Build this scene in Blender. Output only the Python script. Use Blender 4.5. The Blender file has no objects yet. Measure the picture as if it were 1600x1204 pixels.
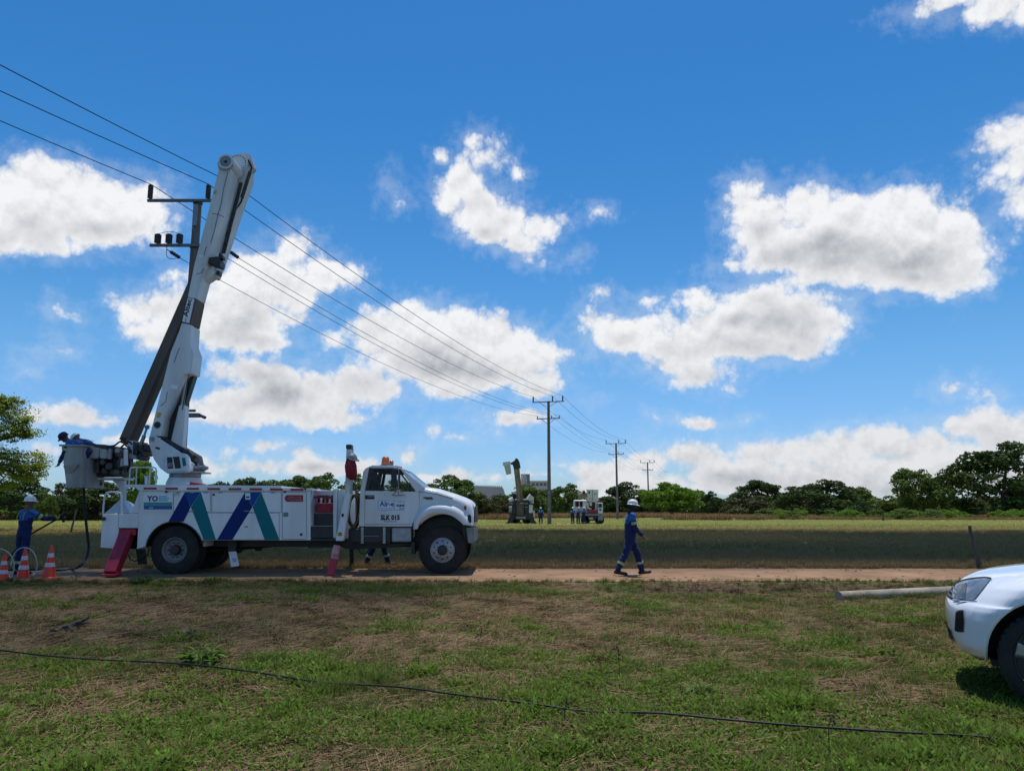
import bpy, bmesh, math, random
import numpy as np
from mathutils import Vector, Matrix, noise as mnoise
R = math.radians
scene = bpy.context.scene
COL = scene.collection
rnd = random.Random(7)

# ------------------------------------------------------------------ camera
F, CXP, CYP, TH, CAMZ = 1200.0, 800.0, 602.0, R(9.25), 1.5
cam_d = bpy.data.cameras.new('camera')
cam_d.sensor_width = 36.0
cam_d.lens = 36.0 * F / 1600.0
cam_d.clip_start = 0.1
cam_d.clip_end = 9000
cam = bpy.data.objects.new('camera', cam_d)
COL.objects.link(cam)
cam.location = (0, 0, CAMZ)
cam.rotation_euler = (R(90) + TH, 0, 0)
scene.camera = cam
scene.view_settings.view_transform = 'Standard'
scene.view_settings.look = 'None'
scene.view_settings.exposure = 0.27
scene.view_settings.gamma = 1.0
scene.view_settings.use_curve_mapping = False
scene.cycles.max_bounces = 6
scene.cycles.diffuse_bounces = 3
scene.cycles.transparent_max_bounces = 12
scene.cycles.use_denoising = True

SUN_EL, SUN_AZ = R(77), R(8)       # azimuth from +Y towards +X
sun_d = bpy.data.lights.new('sun', 'SUN')
sun_d.energy = 3.4
sun_d.angle = R(0.5)
sun_d.color = (1.0, 0.965, 0.91)
sun = bpy.data.objects.new('sun', sun_d)
COL.objects.link(sun)
SUND = Vector((math.sin(SUN_AZ) * math.cos(SUN_EL), math.cos(SUN_AZ) * math.cos(SUN_EL), math.sin(SUN_EL)))
sun.rotation_euler = SUND.to_track_quat('Z', 'Y').to_euler()
sun.location = (0, 60, 200)


def ray(px, py):
    dx, dy = (px - CXP) / F, (CYP - py) / F
    return Vector((dx, math.cos(TH) - dy * math.sin(TH), math.sin(TH) + dy * math.cos(TH)))


def S(px, py, Y):
    """A point of the photograph at the world depth Y."""
    d = ray(px, py)
    t = Y / d.y
    return Vector((d.x * t, Y, CAMZ + d.z * t))


def G(px, py, z=0.0):
    """A point of the photograph that lies on the ground."""
    d = ray(px, py)
    t = (z - CAMZ) / d.z
    return Vector((d.x * t, d.y * t, z))


# ------------------------------------------------------------------ sky
CLOUDS = [  # cx, cy, rx, ry : the cloud puffs as seen, turned into azimuth and elevation below
 (60,300,75,52),(130,308,90,58),(200,330,66,48),(40,345,90,46),(150,350,95,42),(0,300,60,40),(75,265,40,26),(232,302,38,26),(95,385,45,16),(-60,330,90,60),
 (460,385,40,32),(500,420,58,26),(400,410,45,30),(380,440,60,28),(450,440,66,22),(540,432,26,14),
 (225,480,48,28),(300,490,70,42),(400,490,72,38),(250,520,50,24),(400,535,66,22),(465,498,22,14),(350,460,50,24),(272,425,15,11),
 (420,590,80,26),(500,602,60,24),(600,612,42,22),(380,632,80,28),(480,640,80,26),(330,640,50,24),(540,655,50,14),
 (735,325,42,32),(768,358,46,32),(705,300,28,20),
 (450,622,110,40),(560,602,60,30),(350,500,110,46),(420,440,80,46),(700,560,130,60),
 (1190,360,54,56),(1160,318,34,40),(1310,392,140,56),(1150,512,110,44),(1235,512,88,42),(965,522,56,36),(1420,385,110,70),
 (742,222,17,14),(765,248,28,22),(722,285,38,28),(755,310,42,26),(790,338,42,26),(850,352,34,19),(812,383,36,21),(828,406,24,12),(690,242,8,6),(812,275,6,6),(933,327,13,6),
 (590,515,48,38),(650,500,48,32),(700,520,68,42),(770,530,70,38),(830,552,48,32),(660,560,78,38),(760,580,78,34),(850,590,32,22),(700,612,48,22),(655,470,12,8),(838,608,44,18),(570,545,28,24),(519,532,17,17),
 (800,655,48,10),(765,652,25,7),(838,655,22,9),(677,675,11,9),(770,676,15,6),(720,688,20,5),(925,626,9,5),
 (1165,300,30,27),(1185,340,42,44),(1260,320,48,46),(1330,340,60,42),(1400,335,64,48),(1460,370,58,48),(1500,410,42,42),(1430,430,80,30),(1340,410,80,44),(1250,400,80,46),(1190,410,48,28),(1140,415,30,10),(1240,448,60,18),
 (1102,466,34,12),(1185,470,70,28),(1255,488,62,32),(1293,507,34,28),(1290,470,34,14),(930,502,38,26),(1000,507,44,26),(976,535,52,28),(1070,545,80,28),(1162,540,80,33),(1232,544,58,26),(1092,586,54,20),(1139,604,13,7),(1037,572,44,18),(1013,467,28,10),(1079,451,18,7),(939,458,13,7),
 (1590,215,46,28),(1600,260,50,42),(1615,310,46,38),(1565,225,22,16),
 (1480,-2,70,20),(1570,4,80,24),(1660,0,80,30),
 (1490,610,22,14),(1540,624,14,8),(1097,659,38,10),(1150,659,7,4),
 (950,740,56,28),(1010,722,48,24),(1090,716,56,26),(1190,706,46,24),(1250,702,42,22),(1310,702,56,28),(1375,688,62,26),(1450,702,70,36),(1510,672,58,24),(1580,682,60,34),(1200,748,200,30),(1450,745,220,40),(1650,690,80,50),(1000,765,140,20),
 (120,645,44,15),(160,655,48,12),(80,650,34,9),(78,700,28,13),(30,730,60,14),
 (420,692,34,9),(470,706,28,12),(420,722,50,14),(560,722,40,12),(640,710,18,9),(500,732,80,16),(700,745,60,10),
 (250,702,60,13),(300,722,56,12),(180,688,30,9),(860,722,26,8),(820,742,60,9),(610,285,9,14),(625,312,9,8),(900,398,9,8),(880,545,22,8),(1020,655,7,4),(560,735,70,10),(240,655,40,10),(50,655,30,8),
 (90,548,17,8),(50,576,11,8),(85,485,11,13),(100,500,9,6),
]


def build_world():
    w = bpy.data.worlds.new('World')
    scene.world = w
    w.use_nodes = True
    nt = w.node_tree
    nt.nodes.clear()
    L = nt.links.new

    def plug(sock, v):
        if isinstance(v, bpy.types.NodeSocket):
            L(v, sock)
        else:
            sock.default_value = v

    def M(op, a, b=0.0, c=0.0, clamp=False):
        n = nt.nodes.new('ShaderNodeMath')
        n.operation = op
        n.use_clamp = clamp
        plug(n.inputs[0], a); plug(n.inputs[1], b); plug(n.inputs[2], c)
        return n.outputs[0]

    def V(op, a, b=(0, 0, 0), c=(0, 0, 0), scale=None):
        n = nt.nodes.new('ShaderNodeVectorMath')
        n.operation = op
        plug(n.inputs[0], a)
        if op not in ('LENGTH', 'SCALE'):
            plug(n.inputs[1], b)
        if op == 'MULTIPLY_ADD':
            plug(n.inputs[2], c)
        if scale is not None:
            plug(n.inputs['Scale'], scale)
        return n.outputs['Value'] if op == 'LENGTH' else n.outputs['Vector']

    def smooth(x, a, b):
        n = nt.nodes.new('ShaderNodeMapRange')
        n.interpolation_type = 'SMOOTHSTEP'
        plug(n.inputs['Value'], x)
        n.inputs['From Min'].default_value = a
        n.inputs['From Max'].default_value = b
        return n.outputs['Result']

    def noise(vec, scale, detail, rough=0.55):
        n = nt.nodes.new('ShaderNodeTexNoise')
        n.noise_dimensions = '3D'
        plug(n.inputs['Vector'], vec)
        n.inputs['Scale'].default_value = scale
        n.inputs['Detail'].default_value = detail
        n.inputs['Roughness'].default_value = rough
        return n

    def voro(vec, scale, detail=2.0):
        n = nt.nodes.new('ShaderNodeTexVoronoi')
        n.feature = 'F1'
        n.normalize = False
        plug(n.inputs['Vector'], vec)
        n.inputs['Scale'].default_value = scale
        n.inputs['Detail'].default_value = detail
        n.inputs['Roughness'].default_value = 0.55
        n.inputs['Lacunarity'].default_value = 2.3
        return n.outputs['Distance']

    tc = nt.nodes.new('ShaderNodeTexCoord')
    d = tc.outputs['Generated']
    sep = nt.nodes.new('ShaderNodeSeparateXYZ')
    L(d, sep.inputs[0])
    az = M('ARCTAN2', sep.outputs[0], sep.outputs[1])
    el = M('ARCSINE', sep.outputs[2])
    comb = nt.nodes.new('ShaderNodeCombineXYZ')
    L(az, comb.inputs[0]); L(el, comb.inputs[1])
    P0 = comb.outputs[0]
    # turbulence of the outline
    n1 = noise(P0, 8.0, 6.0, 0.55)
    wv = V('SCALE', V('SUBTRACT', n1.outputs['Color'], (0.5, 0.5, 0.5)), scale=0.040)
    P = V('ADD', P0, wv)
    Pz = V('MULTIPLY', P, (1, 1.25, 0))

    def sdf(p, q, blobs):
        """Signed distance to the given puffs at p and at q, in a node group of its own (which keeps building fast)."""
        g = bpy.data.node_groups.new('cloud_slice', 'ShaderNodeTree')
        for nm in ('P', 'Q'):
            g.interface.new_socket(nm, in_out='INPUT', socket_type='NodeSocketVector')
        for nm in ('D', 'U'):
            g.interface.new_socket(nm, in_out='OUTPUT', socket_type='NodeSocketFloat')
        gi, go = g.nodes.new('NodeGroupInput'), g.nodes.new('NodeGroupOutput')
        for k in (0, 1):
            acc = None
            for (a0, e0, ax, ay) in blobs:
                m = (ax * ay) ** 0.5
                n1 = g.nodes.new('ShaderNodeVectorMath'); n1.operation = 'MULTIPLY_ADD'
                g.links.new(gi.outputs[k], n1.inputs[0])
                n1.inputs[1].default_value = (1 / ax, 1 / ay, 0)
                n1.inputs[2].default_value = (-a0 / ax, -e0 / ay, 0)
                n2 = g.nodes.new('ShaderNodeVectorMath'); n2.operation = 'LENGTH'
                g.links.new(n1.outputs['Vector'], n2.inputs[0])
                n3 = g.nodes.new('ShaderNodeMath'); n3.operation = 'MULTIPLY_ADD'
                g.links.new(n2.outputs['Value'], n3.inputs[0])
                n3.inputs[1].default_value = -m
                n3.inputs[2].default_value = m
                if acc is None:
                    acc = n3.outputs[0]
                else:
                    n4 = g.nodes.new('ShaderNodeMath'); n4.operation = 'SMOOTH_MAX'
                    g.links.new(acc, n4.inputs[0]); g.links.new(n3.outputs[0], n4.inputs[1])
                    n4.inputs[2].default_value = 0.026
                    acc = n4.outputs[0]
            g.links.new(acc, go.inputs[k])
        n = nt.nodes.new('ShaderNodeGroup')
        n.node_tree = g
        L(p, n.inputs[0]); L(q, n.inputs[1])
        return n.outputs[0], n.outputs[1]

    blobs = []
    for (cx, cy, rx, ry) in CLOUDS:
        r0 = ray(cx, cy).normalized()
        a0, e0 = math.atan2(r0.x, r0.y), math.asin(r0.z)
        k = F * math.sqrt(1 + ((cx - CXP) ** 2 + (cy - CYP) ** 2) / F ** 2)
        blobs.append((a0, e0, rx / k / max(0.6, math.cos(e0)), ry / k))

    up = V('ADD', P, (-0.018, 0.066, 0))
    Pb = V('ADD', P0, V('SCALE', wv, scale=0.7))
    b1 = voro(Pb, 21.0, 3.0)
    b1u = voro(V('ADD', Pb, (-0.003, 0.011, 0)), 21.0, 3.0)
    fine = noise(P0, 55.0, 7.0, 0.6).outputs['Fac']
    soft = noise(P0, 11.0, 3.0, 0.5).outputs['Fac']
    edge = M('ADD', M('MULTIPLY', M('SUBTRACT', 0.60, b1), 0.024),
             M('MULTIPLY', M('SUBTRACT', fine, 0.5), 0.013))
    relief = M('ADD', M('MULTIPLY', M('SUBTRACT', b1u, b1), 0.24), M('MULTIPLY', M('SUBTRACT', fine, 0.5), 0.07))
    low = smooth(el, -0.02, 0.03)
    hz = smooth(el, 0.30, 0.02)

    sky = nt.nodes.new('ShaderNodeTexSky')
    sky.sky_type = 'NISHITA'
    sky.sun_disc = False
    sky.sun_elevation = SUN_EL
    sky.sun_rotation = SUN_AZ
    sky.air_density = 1.0
    sky.dust_density = 0.25
    sky.ozone_density = 3.0
    sat = nt.nodes.new('ShaderNodeHueSaturation')
    sat.inputs['Saturation'].default_value = 1.385
    sat.inputs['Value'].default_value = 1.05
    L(sky.outputs[0], sat.inputs['Color'])
    # the low sky reads clean blue in this humid noon air
    tint = nt.nodes.new('ShaderNodeMix')
    tint.data_type = 'RGBA'
    L(smooth(el, 0.24, -0.02), tint.inputs['Factor'])
    tint.inputs[6].default_value = (1, 1, 1, 1)
    tint.inputs[7].default_value = (0.43, 0.64, 1.04, 1)
    skyc = V('MULTIPLY', sat.outputs[0], tint.outputs[2])

    def cloudy(D, Du):
        """The sky with clouds of the outline D; Du is the same outline seen a little higher up."""
        Dd = M('ADD', M('ADD', D, edge), 0.0085)
        wisp = M('MULTIPLY', smooth(M('ADD', D, M('MULTIPLY', M('SUBTRACT', fine, 0.5), 0.07)), -0.024, 0.016), M('MULTIPLY', soft, 0.42))
        alpha = M('MULTIPLY', M('MAXIMUM', smooth(Dd, -0.007, 0.013), wisp), low)
        thick = smooth(Dd, 0.002, 0.045)
        above = smooth(Du, -0.030, 0.034)
        sh = M('MULTIPLY', M('MULTIPLY', above, thick), M('ADD', 0.65, M('MULTIPLY', soft, 0.7)))
        lum = M('ADD', M('SUBTRACT', 0.82, M('MULTIPLY', sh, 0.37)), relief)
        lum = M('MINIMUM', M('MAXIMUM', lum, 0.26), 0.86)
        lum = M('MULTIPLY', lum, M('SUBTRACT', 1.0, M('MULTIPLY', hz, 0.16)))
        ramp = nt.nodes.new('ShaderNodeValToRGB')
        ramp.color_ramp.elements[0].position = 0.25
        ramp.color_ramp.elements[0].color = (0.235, 0.262, 0.305, 1)
        ramp.color_ramp.elements[1].position = 0.85
        ramp.color_ramp.elements[1].color = (0.83, 0.84, 0.86, 1)
        L(lum, ramp.inputs[0])
        mix = nt.nodes.new('ShaderNodeMix')
        mix.data_type = 'RGBA'
        L(alpha, mix.inputs['Factor'])
        L(skyc, mix.inputs[6])
        L(V('SCALE', ramp.outputs[0], scale=9.0), mix.inputs[7])
        bg = nt.nodes.new('ShaderNodeBackground')
        bg.inputs['Strength'].default_value = 0.1
        L(mix.outputs[2], bg.inputs['Color'])
        return bg.outputs[0]

    def choose(cond, a, b):
        n = nt.nodes.new('ShaderNodeMixShader')
        L(cond, n.inputs[0]); L(b, n.inputs[1]); L(a, n.inputs[2])
        return n.outputs[0]

    # away from the listed clouds the dome carries the same kind of cloud from noise on a flat layer
    zc = M('MAXIMUM', M('ADD', sep.outputs[2], 0.12), 0.05)
    dv = nt.nodes.new('ShaderNodeVectorMath'); dv.operation = 'DIVIDE'
    L(d, dv.inputs[0])
    cz = nt.nodes.new('ShaderNodeCombineXYZ')
    L(zc, cz.inputs[0]); L(zc, cz.inputs[1]); L(zc, cz.inputs[2])
    L(cz.outputs[0], dv.inputs[1])
    nout = noise(dv.outputs[0], 0.9, 7.0, 0.55).outputs['Fac']
    sd_out = M('MULTIPLY', M('SUBTRACT', nout, 0.585), 0.45)
    inside = M('MULTIPLY', smooth(M('ABSOLUTE', az), 0.80, 0.70), smooth(el, 0.72, 0.64))
    sd_out = M('SUBTRACT', sd_out, M('MULTIPLY', inside, 0.5))
    res = cloudy(sd_out, M('ADD', sd_out, -0.01))
    # the listed clouds, evaluated by slices of azimuth so that each direction looks only at those near it
    edges = [-0.80, -0.40, -0.25, -0.12, 0.0, 0.10, 0.20, 0.30, 0.40, 0.80]
    def tree_of(k0, k1):
        if k1 - k0 == 1:
            lo, hi = edges[k0], edges[k1]
            part = [b for b in blobs if lo - 0.09 < b[0] + b[2] and b[0] - b[2] < hi + 0.09]
            return cloudy(*sdf(P, up, part))
        m = (k0 + k1) // 2
        return choose(M('GREATER_THAN', az, edges[m]), tree_of(m, k1), tree_of(k0, m))
    tree = tree_of(0, len(edges) - 1)
    cond = M('MULTIPLY', M('LESS_THAN', M('ABSOLUTE', az), 0.72), M('LESS_THAN', el, 0.66))
    cond = M('MULTIPLY', cond, M('GREATER_THAN', el, -0.02))
    res = choose(cond, tree, res)
    w.cycles.sampling_method = 'MANUAL'
    w.cycles.sample_map_resolution = 512
    out = nt.nodes.new('ShaderNodeOutputWorld')
    L(res, out.inputs['Surface'])


build_world()

# ------------------------------------------------------------------ materials
MATS = {}


def mat(name, col, rough=0.6, metal=0.0, var=0.15, scale=3.0, bump=0.0, bscale=40.0, col2=None, coat=0.0, alpha=None,
        island=0.0, trans=0.0, spec=0.5, streak=False):
    """A principled material whose colour wanders between col and col2 (grime, wear, leaf tone)."""
    if name in MATS:
        return MATS[name]
    m = bpy.data.materials.new(name)
    m.use_nodes = True
    nt = m.node_tree
    b = nt.nodes['Principled BSDF']
    L = nt.links.new
    b.inputs['Roughness'].default_value = rough
    b.inputs['Metallic'].default_value = metal
    b.inputs['Coat Weight'].default_value = coat
    b.inputs['Coat Roughness'].default_value = 0.08
    b.inputs['Specular IOR Level'].default_value = spec
    if col2 is None:
        col2 = tuple(c * (1 - var) for c in col)
    tc = nt.nodes.new('ShaderNodeTexCoord')
    n = nt.nodes.new('ShaderNodeTexNoise')
    n.inputs['Scale'].default_value = scale
    n.inputs['Detail'].default_value = 6
    n.inputs['Roughness'].default_value = 0.62
    if streak:
        mp = nt.nodes.new('ShaderNodeMapping')
        mp.inputs['Scale'].default_value = (1, 1, 0.16)
        L(tc.outputs['Object'], mp.inputs[0])
        L(mp.outputs[0], n.inputs['Vector'])
    else:
        L(tc.outputs['Object'], n.inputs['Vector'])
    mr = nt.nodes.new('ShaderNodeMapRange')
    mr.inputs['From Min'].default_value = 0.35
    mr.inputs['From Max'].default_value = 0.68
    L(n.outputs['Fac'], mr.inputs['Value'])
    mx = nt.nodes.new('ShaderNodeMix')
    mx.data_type = 'RGBA'
    mx.inputs[6].default_value = (*col, 1)
    mx.inputs[7].default_value = (*col2, 1)
    L(mr.outputs['Result'], mx.inputs['Factor'])
    cout = mx.outputs[2]
    if island:
        g = nt.nodes.new('ShaderNodeNewGeometry')
        hs = nt.nodes.new('ShaderNodeHueSaturation')
        r1 = nt.nodes.new('ShaderNodeMapRange')
        r1.inputs['To Min'].default_value = 1 - island
        r1.inputs['To Max'].default_value = 1 + island
        L(g.outputs['Random Per Island'], r1.inputs['Value'])
        L(r1.outputs['Result'], hs.inputs['Value'])
        r2 = nt.nodes.new('ShaderNodeMapRange')
        r2.inputs['To Min'].default_value = 0.5 - 0.06 * island
        r2.inputs['To Max'].default_value = 0.5 + 0.05 * island
        L(g.outputs['Random Per Island'], r2.inputs['Value'])
        L(r2.outputs['Result'], hs.inputs['Hue'])
        L(cout, hs.inputs['Color'])
        cout = hs.outputs['Color']
    L(cout, b.inputs['Base Color'])
    if bump:
        n2 = nt.nodes.new('ShaderNodeTexNoise')
        n2.inputs['Scale'].default_value = bscale
        n2.inputs['Detail'].default_value = 5
        L(tc.outputs['Object'], n2.inputs['Vector'])
        bp = nt.nodes.new('ShaderNodeBump')
        bp.inputs['Strength'].default_value = bump
        bp.inputs['Distance'].default_value = 0.02
        L(n2.outputs['Fac'], bp.inputs['Height'])
        L(bp.outputs['Normal'], b.inputs['Normal'])
    if trans:
        t = nt.nodes.new('ShaderNodeBsdfTranslucent')
        L(cout, t.inputs['Color'])
        ms = nt.nodes.new('ShaderNodeMixShader')
        ms.inputs[0].default_value = trans
        L(b.outputs[0], ms.inputs[1]); L(t.outputs[0], ms.inputs[2])
        L(ms.outputs[0], nt.nodes['Material Output'].inputs['Surface'])
    MATS[name] = m
    return m


def glass(name, tint, through):
    m = bpy.data.materials.new(name)
    m.use_nodes = True
    nt = m.node_tree
    b = nt.nodes['Principled BSDF']
    b.inputs['Base Color'].default_value = (*tint, 1)
    b.inputs['Roughness'].default_value = 0.04
    t = nt.nodes.new('ShaderNodeBsdfTransparent')
    ms = nt.nodes.new('ShaderNodeMixShader')
    ms.inputs[0].default_value = through
    nt.links.new(b.outputs[0], ms.inputs[1]); nt.links.new(t.outputs[0], ms.inputs[2])
    nt.links.new(ms.outputs[0], nt.nodes['Material Output'].inputs['Surface'])
    MATS[name] = m
    return m


WHITE = mat('white_paint', (0.80, 0.81, 0.83), 0.32, 0, scale=1.3, col2=(0.60, 0.595, 0.57), coat=0.35, streak=True, bump=0.02, bscale=9)
WHITE2 = mat('boom_white', (0.74, 0.76, 0.76), 0.45, 0, scale=2.2, col2=(0.52, 0.53, 0.51), streak=True, bump=0.05, bscale=14)
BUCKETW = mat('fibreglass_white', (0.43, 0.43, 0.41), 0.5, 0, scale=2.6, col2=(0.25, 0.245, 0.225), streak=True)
BLACK = mat('black_paint', (0.018, 0.018, 0.02), 0.5, 0, scale=4, col2=(0.04, 0.037, 0.034))
RUBBER = mat('rubber', (0.013, 0.013, 0.014), 0.85, 0, scale=6, col2=(0.032, 0.028, 0.024), bump=0.15, bscale=60)
GRIME = mat('greasy_steel', (0.035, 0.033, 0.032), 0.55, 0.4, scale=8, col2=(0.11, 0.10, 0.09), bump=0.2, bscale=30)
STEEL = mat('grey_steel', (0.30, 0.31, 0.32), 0.45, 0.5, scale=6, col2=(0.18, 0.18, 0.18))
CHROME = mat('polished_metal', (0.40, 0.41, 0.43), 0.38, 0.35, scale=7, col2=(0.24, 0.24, 0.24))
REDP = mat('red_paint', (0.42, 0.022, 0.045), 0.5, 0, scale=4, col2=(0.26, 0.015, 0.03), bump=0.05)
REDWORN = mat('worn_red_paint', (0.50, 0.06, 0.09), 0.55, 0, scale=5, col2=(0.55, 0.42, 0.38))
REFL = mat('red_reflector', (0.33, 0.01, 0.03), 0.3, 0, scale=6)
BROWNT = mat('brown_fibreglass', (0.150, 0.104, 0.074), 0.65, 0, scale=1.8, col2=(0.095, 0.066, 0.048), streak=True)
ORANGE = mat('amber_plastic', (0.78, 0.16, 0.015), 0.25, 0, scale=10, col2=(0.6, 0.09, 0.01), coat=0.5)
BLUE1 = mat('dark_blue_decal', (0.002, 0.022, 0.15), 0.5, 0, var=0.1, spec=0.2)
BLUE2 = mat('mid_blue_decal', (0.003, 0.075, 0.30), 0.5, 0, var=0.1, spec=0.2)
TEAL = mat('teal_decal', (0.004, 0.17, 0.20), 0.5, 0, var=0.1, spec=0.2)
DECALW = mat('white_decal', (0.78, 0.80, 0.82), 0.4, 0, var=0.05)
DECALG = mat('green_decal', (0.03, 0.32, 0.25), 0.4, 0, var=0.05)
DECALB = mat('blue_decal', (0.01, 0.09, 0.36), 0.4, 0, var=0.05)
DECALT = mat('light_blue_decal', (0.10, 0.42, 0.62), 0.4, 0, var=0.05)
INK = mat('black_lettering', (0.01, 0.01, 0.012), 0.5, 0, var=0.05)
YELLOWI = mat('yellow_lettering', (0.6, 0.38, 0.03), 0.5, 0, var=0.05)
DARKIN = mat('dark_interior', (0.03, 0.03, 0.033), 0.8, 0, var=0.3)
CONCRETE = mat('pole_concrete', (0.19, 0.17, 0.15), 0.9, 0, scale=3, col2=(0.115, 0.10, 0.088), bump=0.25, bscale=45, streak=True)
CONCRETE2 = mat('pale_concrete', (0.36, 0.31, 0.24), 0.9, 0, scale=3, col2=(0.20, 0.16, 0.115), bump=0.3, bscale=45)
GALV = mat('galvanised_steel', (0.17, 0.17, 0.18), 0.5, 0.5, scale=9, col2=(0.09, 0.09, 0.09))
INSUL = mat('grey_insulator', (0.07, 0.075, 0.09), 0.35, 0, scale=5, col2=(0.045, 0.045, 0.05))
WIREM = mat('weathered_wire', (0.03, 0.034, 0.045), 0.6, 0.3, scale=3)
CONEO = mat('cone_orange', (0.86, 0.055, 0.012), 0.45, 0, scale=6, col2=(0.66, 0.04, 0.012))
CONEW = mat('cone_reflective', (0.62, 0.63, 0.66), 0.35, 0, scale=14, col2=(0.45, 0.45, 0.47))
HOSEW = mat('pale_hose', (0.36, 0.37, 0.34), 0.45, 0, scale=5)
HOSEB = mat('black_hose', (0.012, 0.013, 0.016), 0.6, 0, scale=5, col2=(0.02, 0.02, 0.02), spec=0.25)
HOSEY = mat('yellow_hose', (0.30, 0.18, 0.03), 0.5, 0, scale=5)
WOOD = mat('weathered_wood', (0.13, 0.10, 0.075), 0.9, 0, scale=7, col2=(0.065, 0.05, 0.04), bump=0.4, bscale=30, streak=True)
BARK = mat('bark', (0.085, 0.065, 0.05), 0.9, 0, scale=4, col2=(0.04, 0.033, 0.027), bump=0.4, bscale=12)
OVERALL = mat('royal_blue_cloth', (0.005, 0.018, 0.100), 0.9, 0, scale=7, col2=(0.004, 0.010, 0.055), bump=0.25, bscale=28)
YOKE = mat('bright_blue_cloth', (0.022, 0.115, 0.42), 0.85, 0, scale=7, col2=(0.015, 0.08, 0.30), bump=0.25, bscale=28)
BAND = mat('lime_band', (0.36, 0.52, 0.04), 0.5, 0, scale=14, var=0.2)
BANDS = mat('silver_band', (0.38, 0.42, 0.44), 0.4, 0, scale=14, var=0.2)
SKIN = mat('skin', (0.16, 0.08, 0.05), 0.6, 0, var=0.2)
HELMET = mat('white_helmet', (0.80, 0.80, 0.79), 0.3, 0, scale=5, col2=(0.68, 0.67, 0.64))
BLACKC = mat('black_cloth', (0.014, 0.014, 0.016), 0.85, 0, var=0.3)
NAVYC = mat('navy_cloth', (0.012, 0.016, 0.045), 0.85, 0, var=0.3)
BOOTM = mat('black_leather', (0.012, 0.011, 0.011), 0.5, 0, var=0.3)
GLOVEY = mat('yellow_glove', (0.42, 0.28, 0.03), 0.8, 0, scale=12, col2=(0.25, 0.15, 0.03))
GLASS = glass('clear_glass', (0.02, 0.025, 0.03), 0.86)
WSHIELD = glass('windshield_glass', (0.015, 0.05, 0.09), 0.35)


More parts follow.
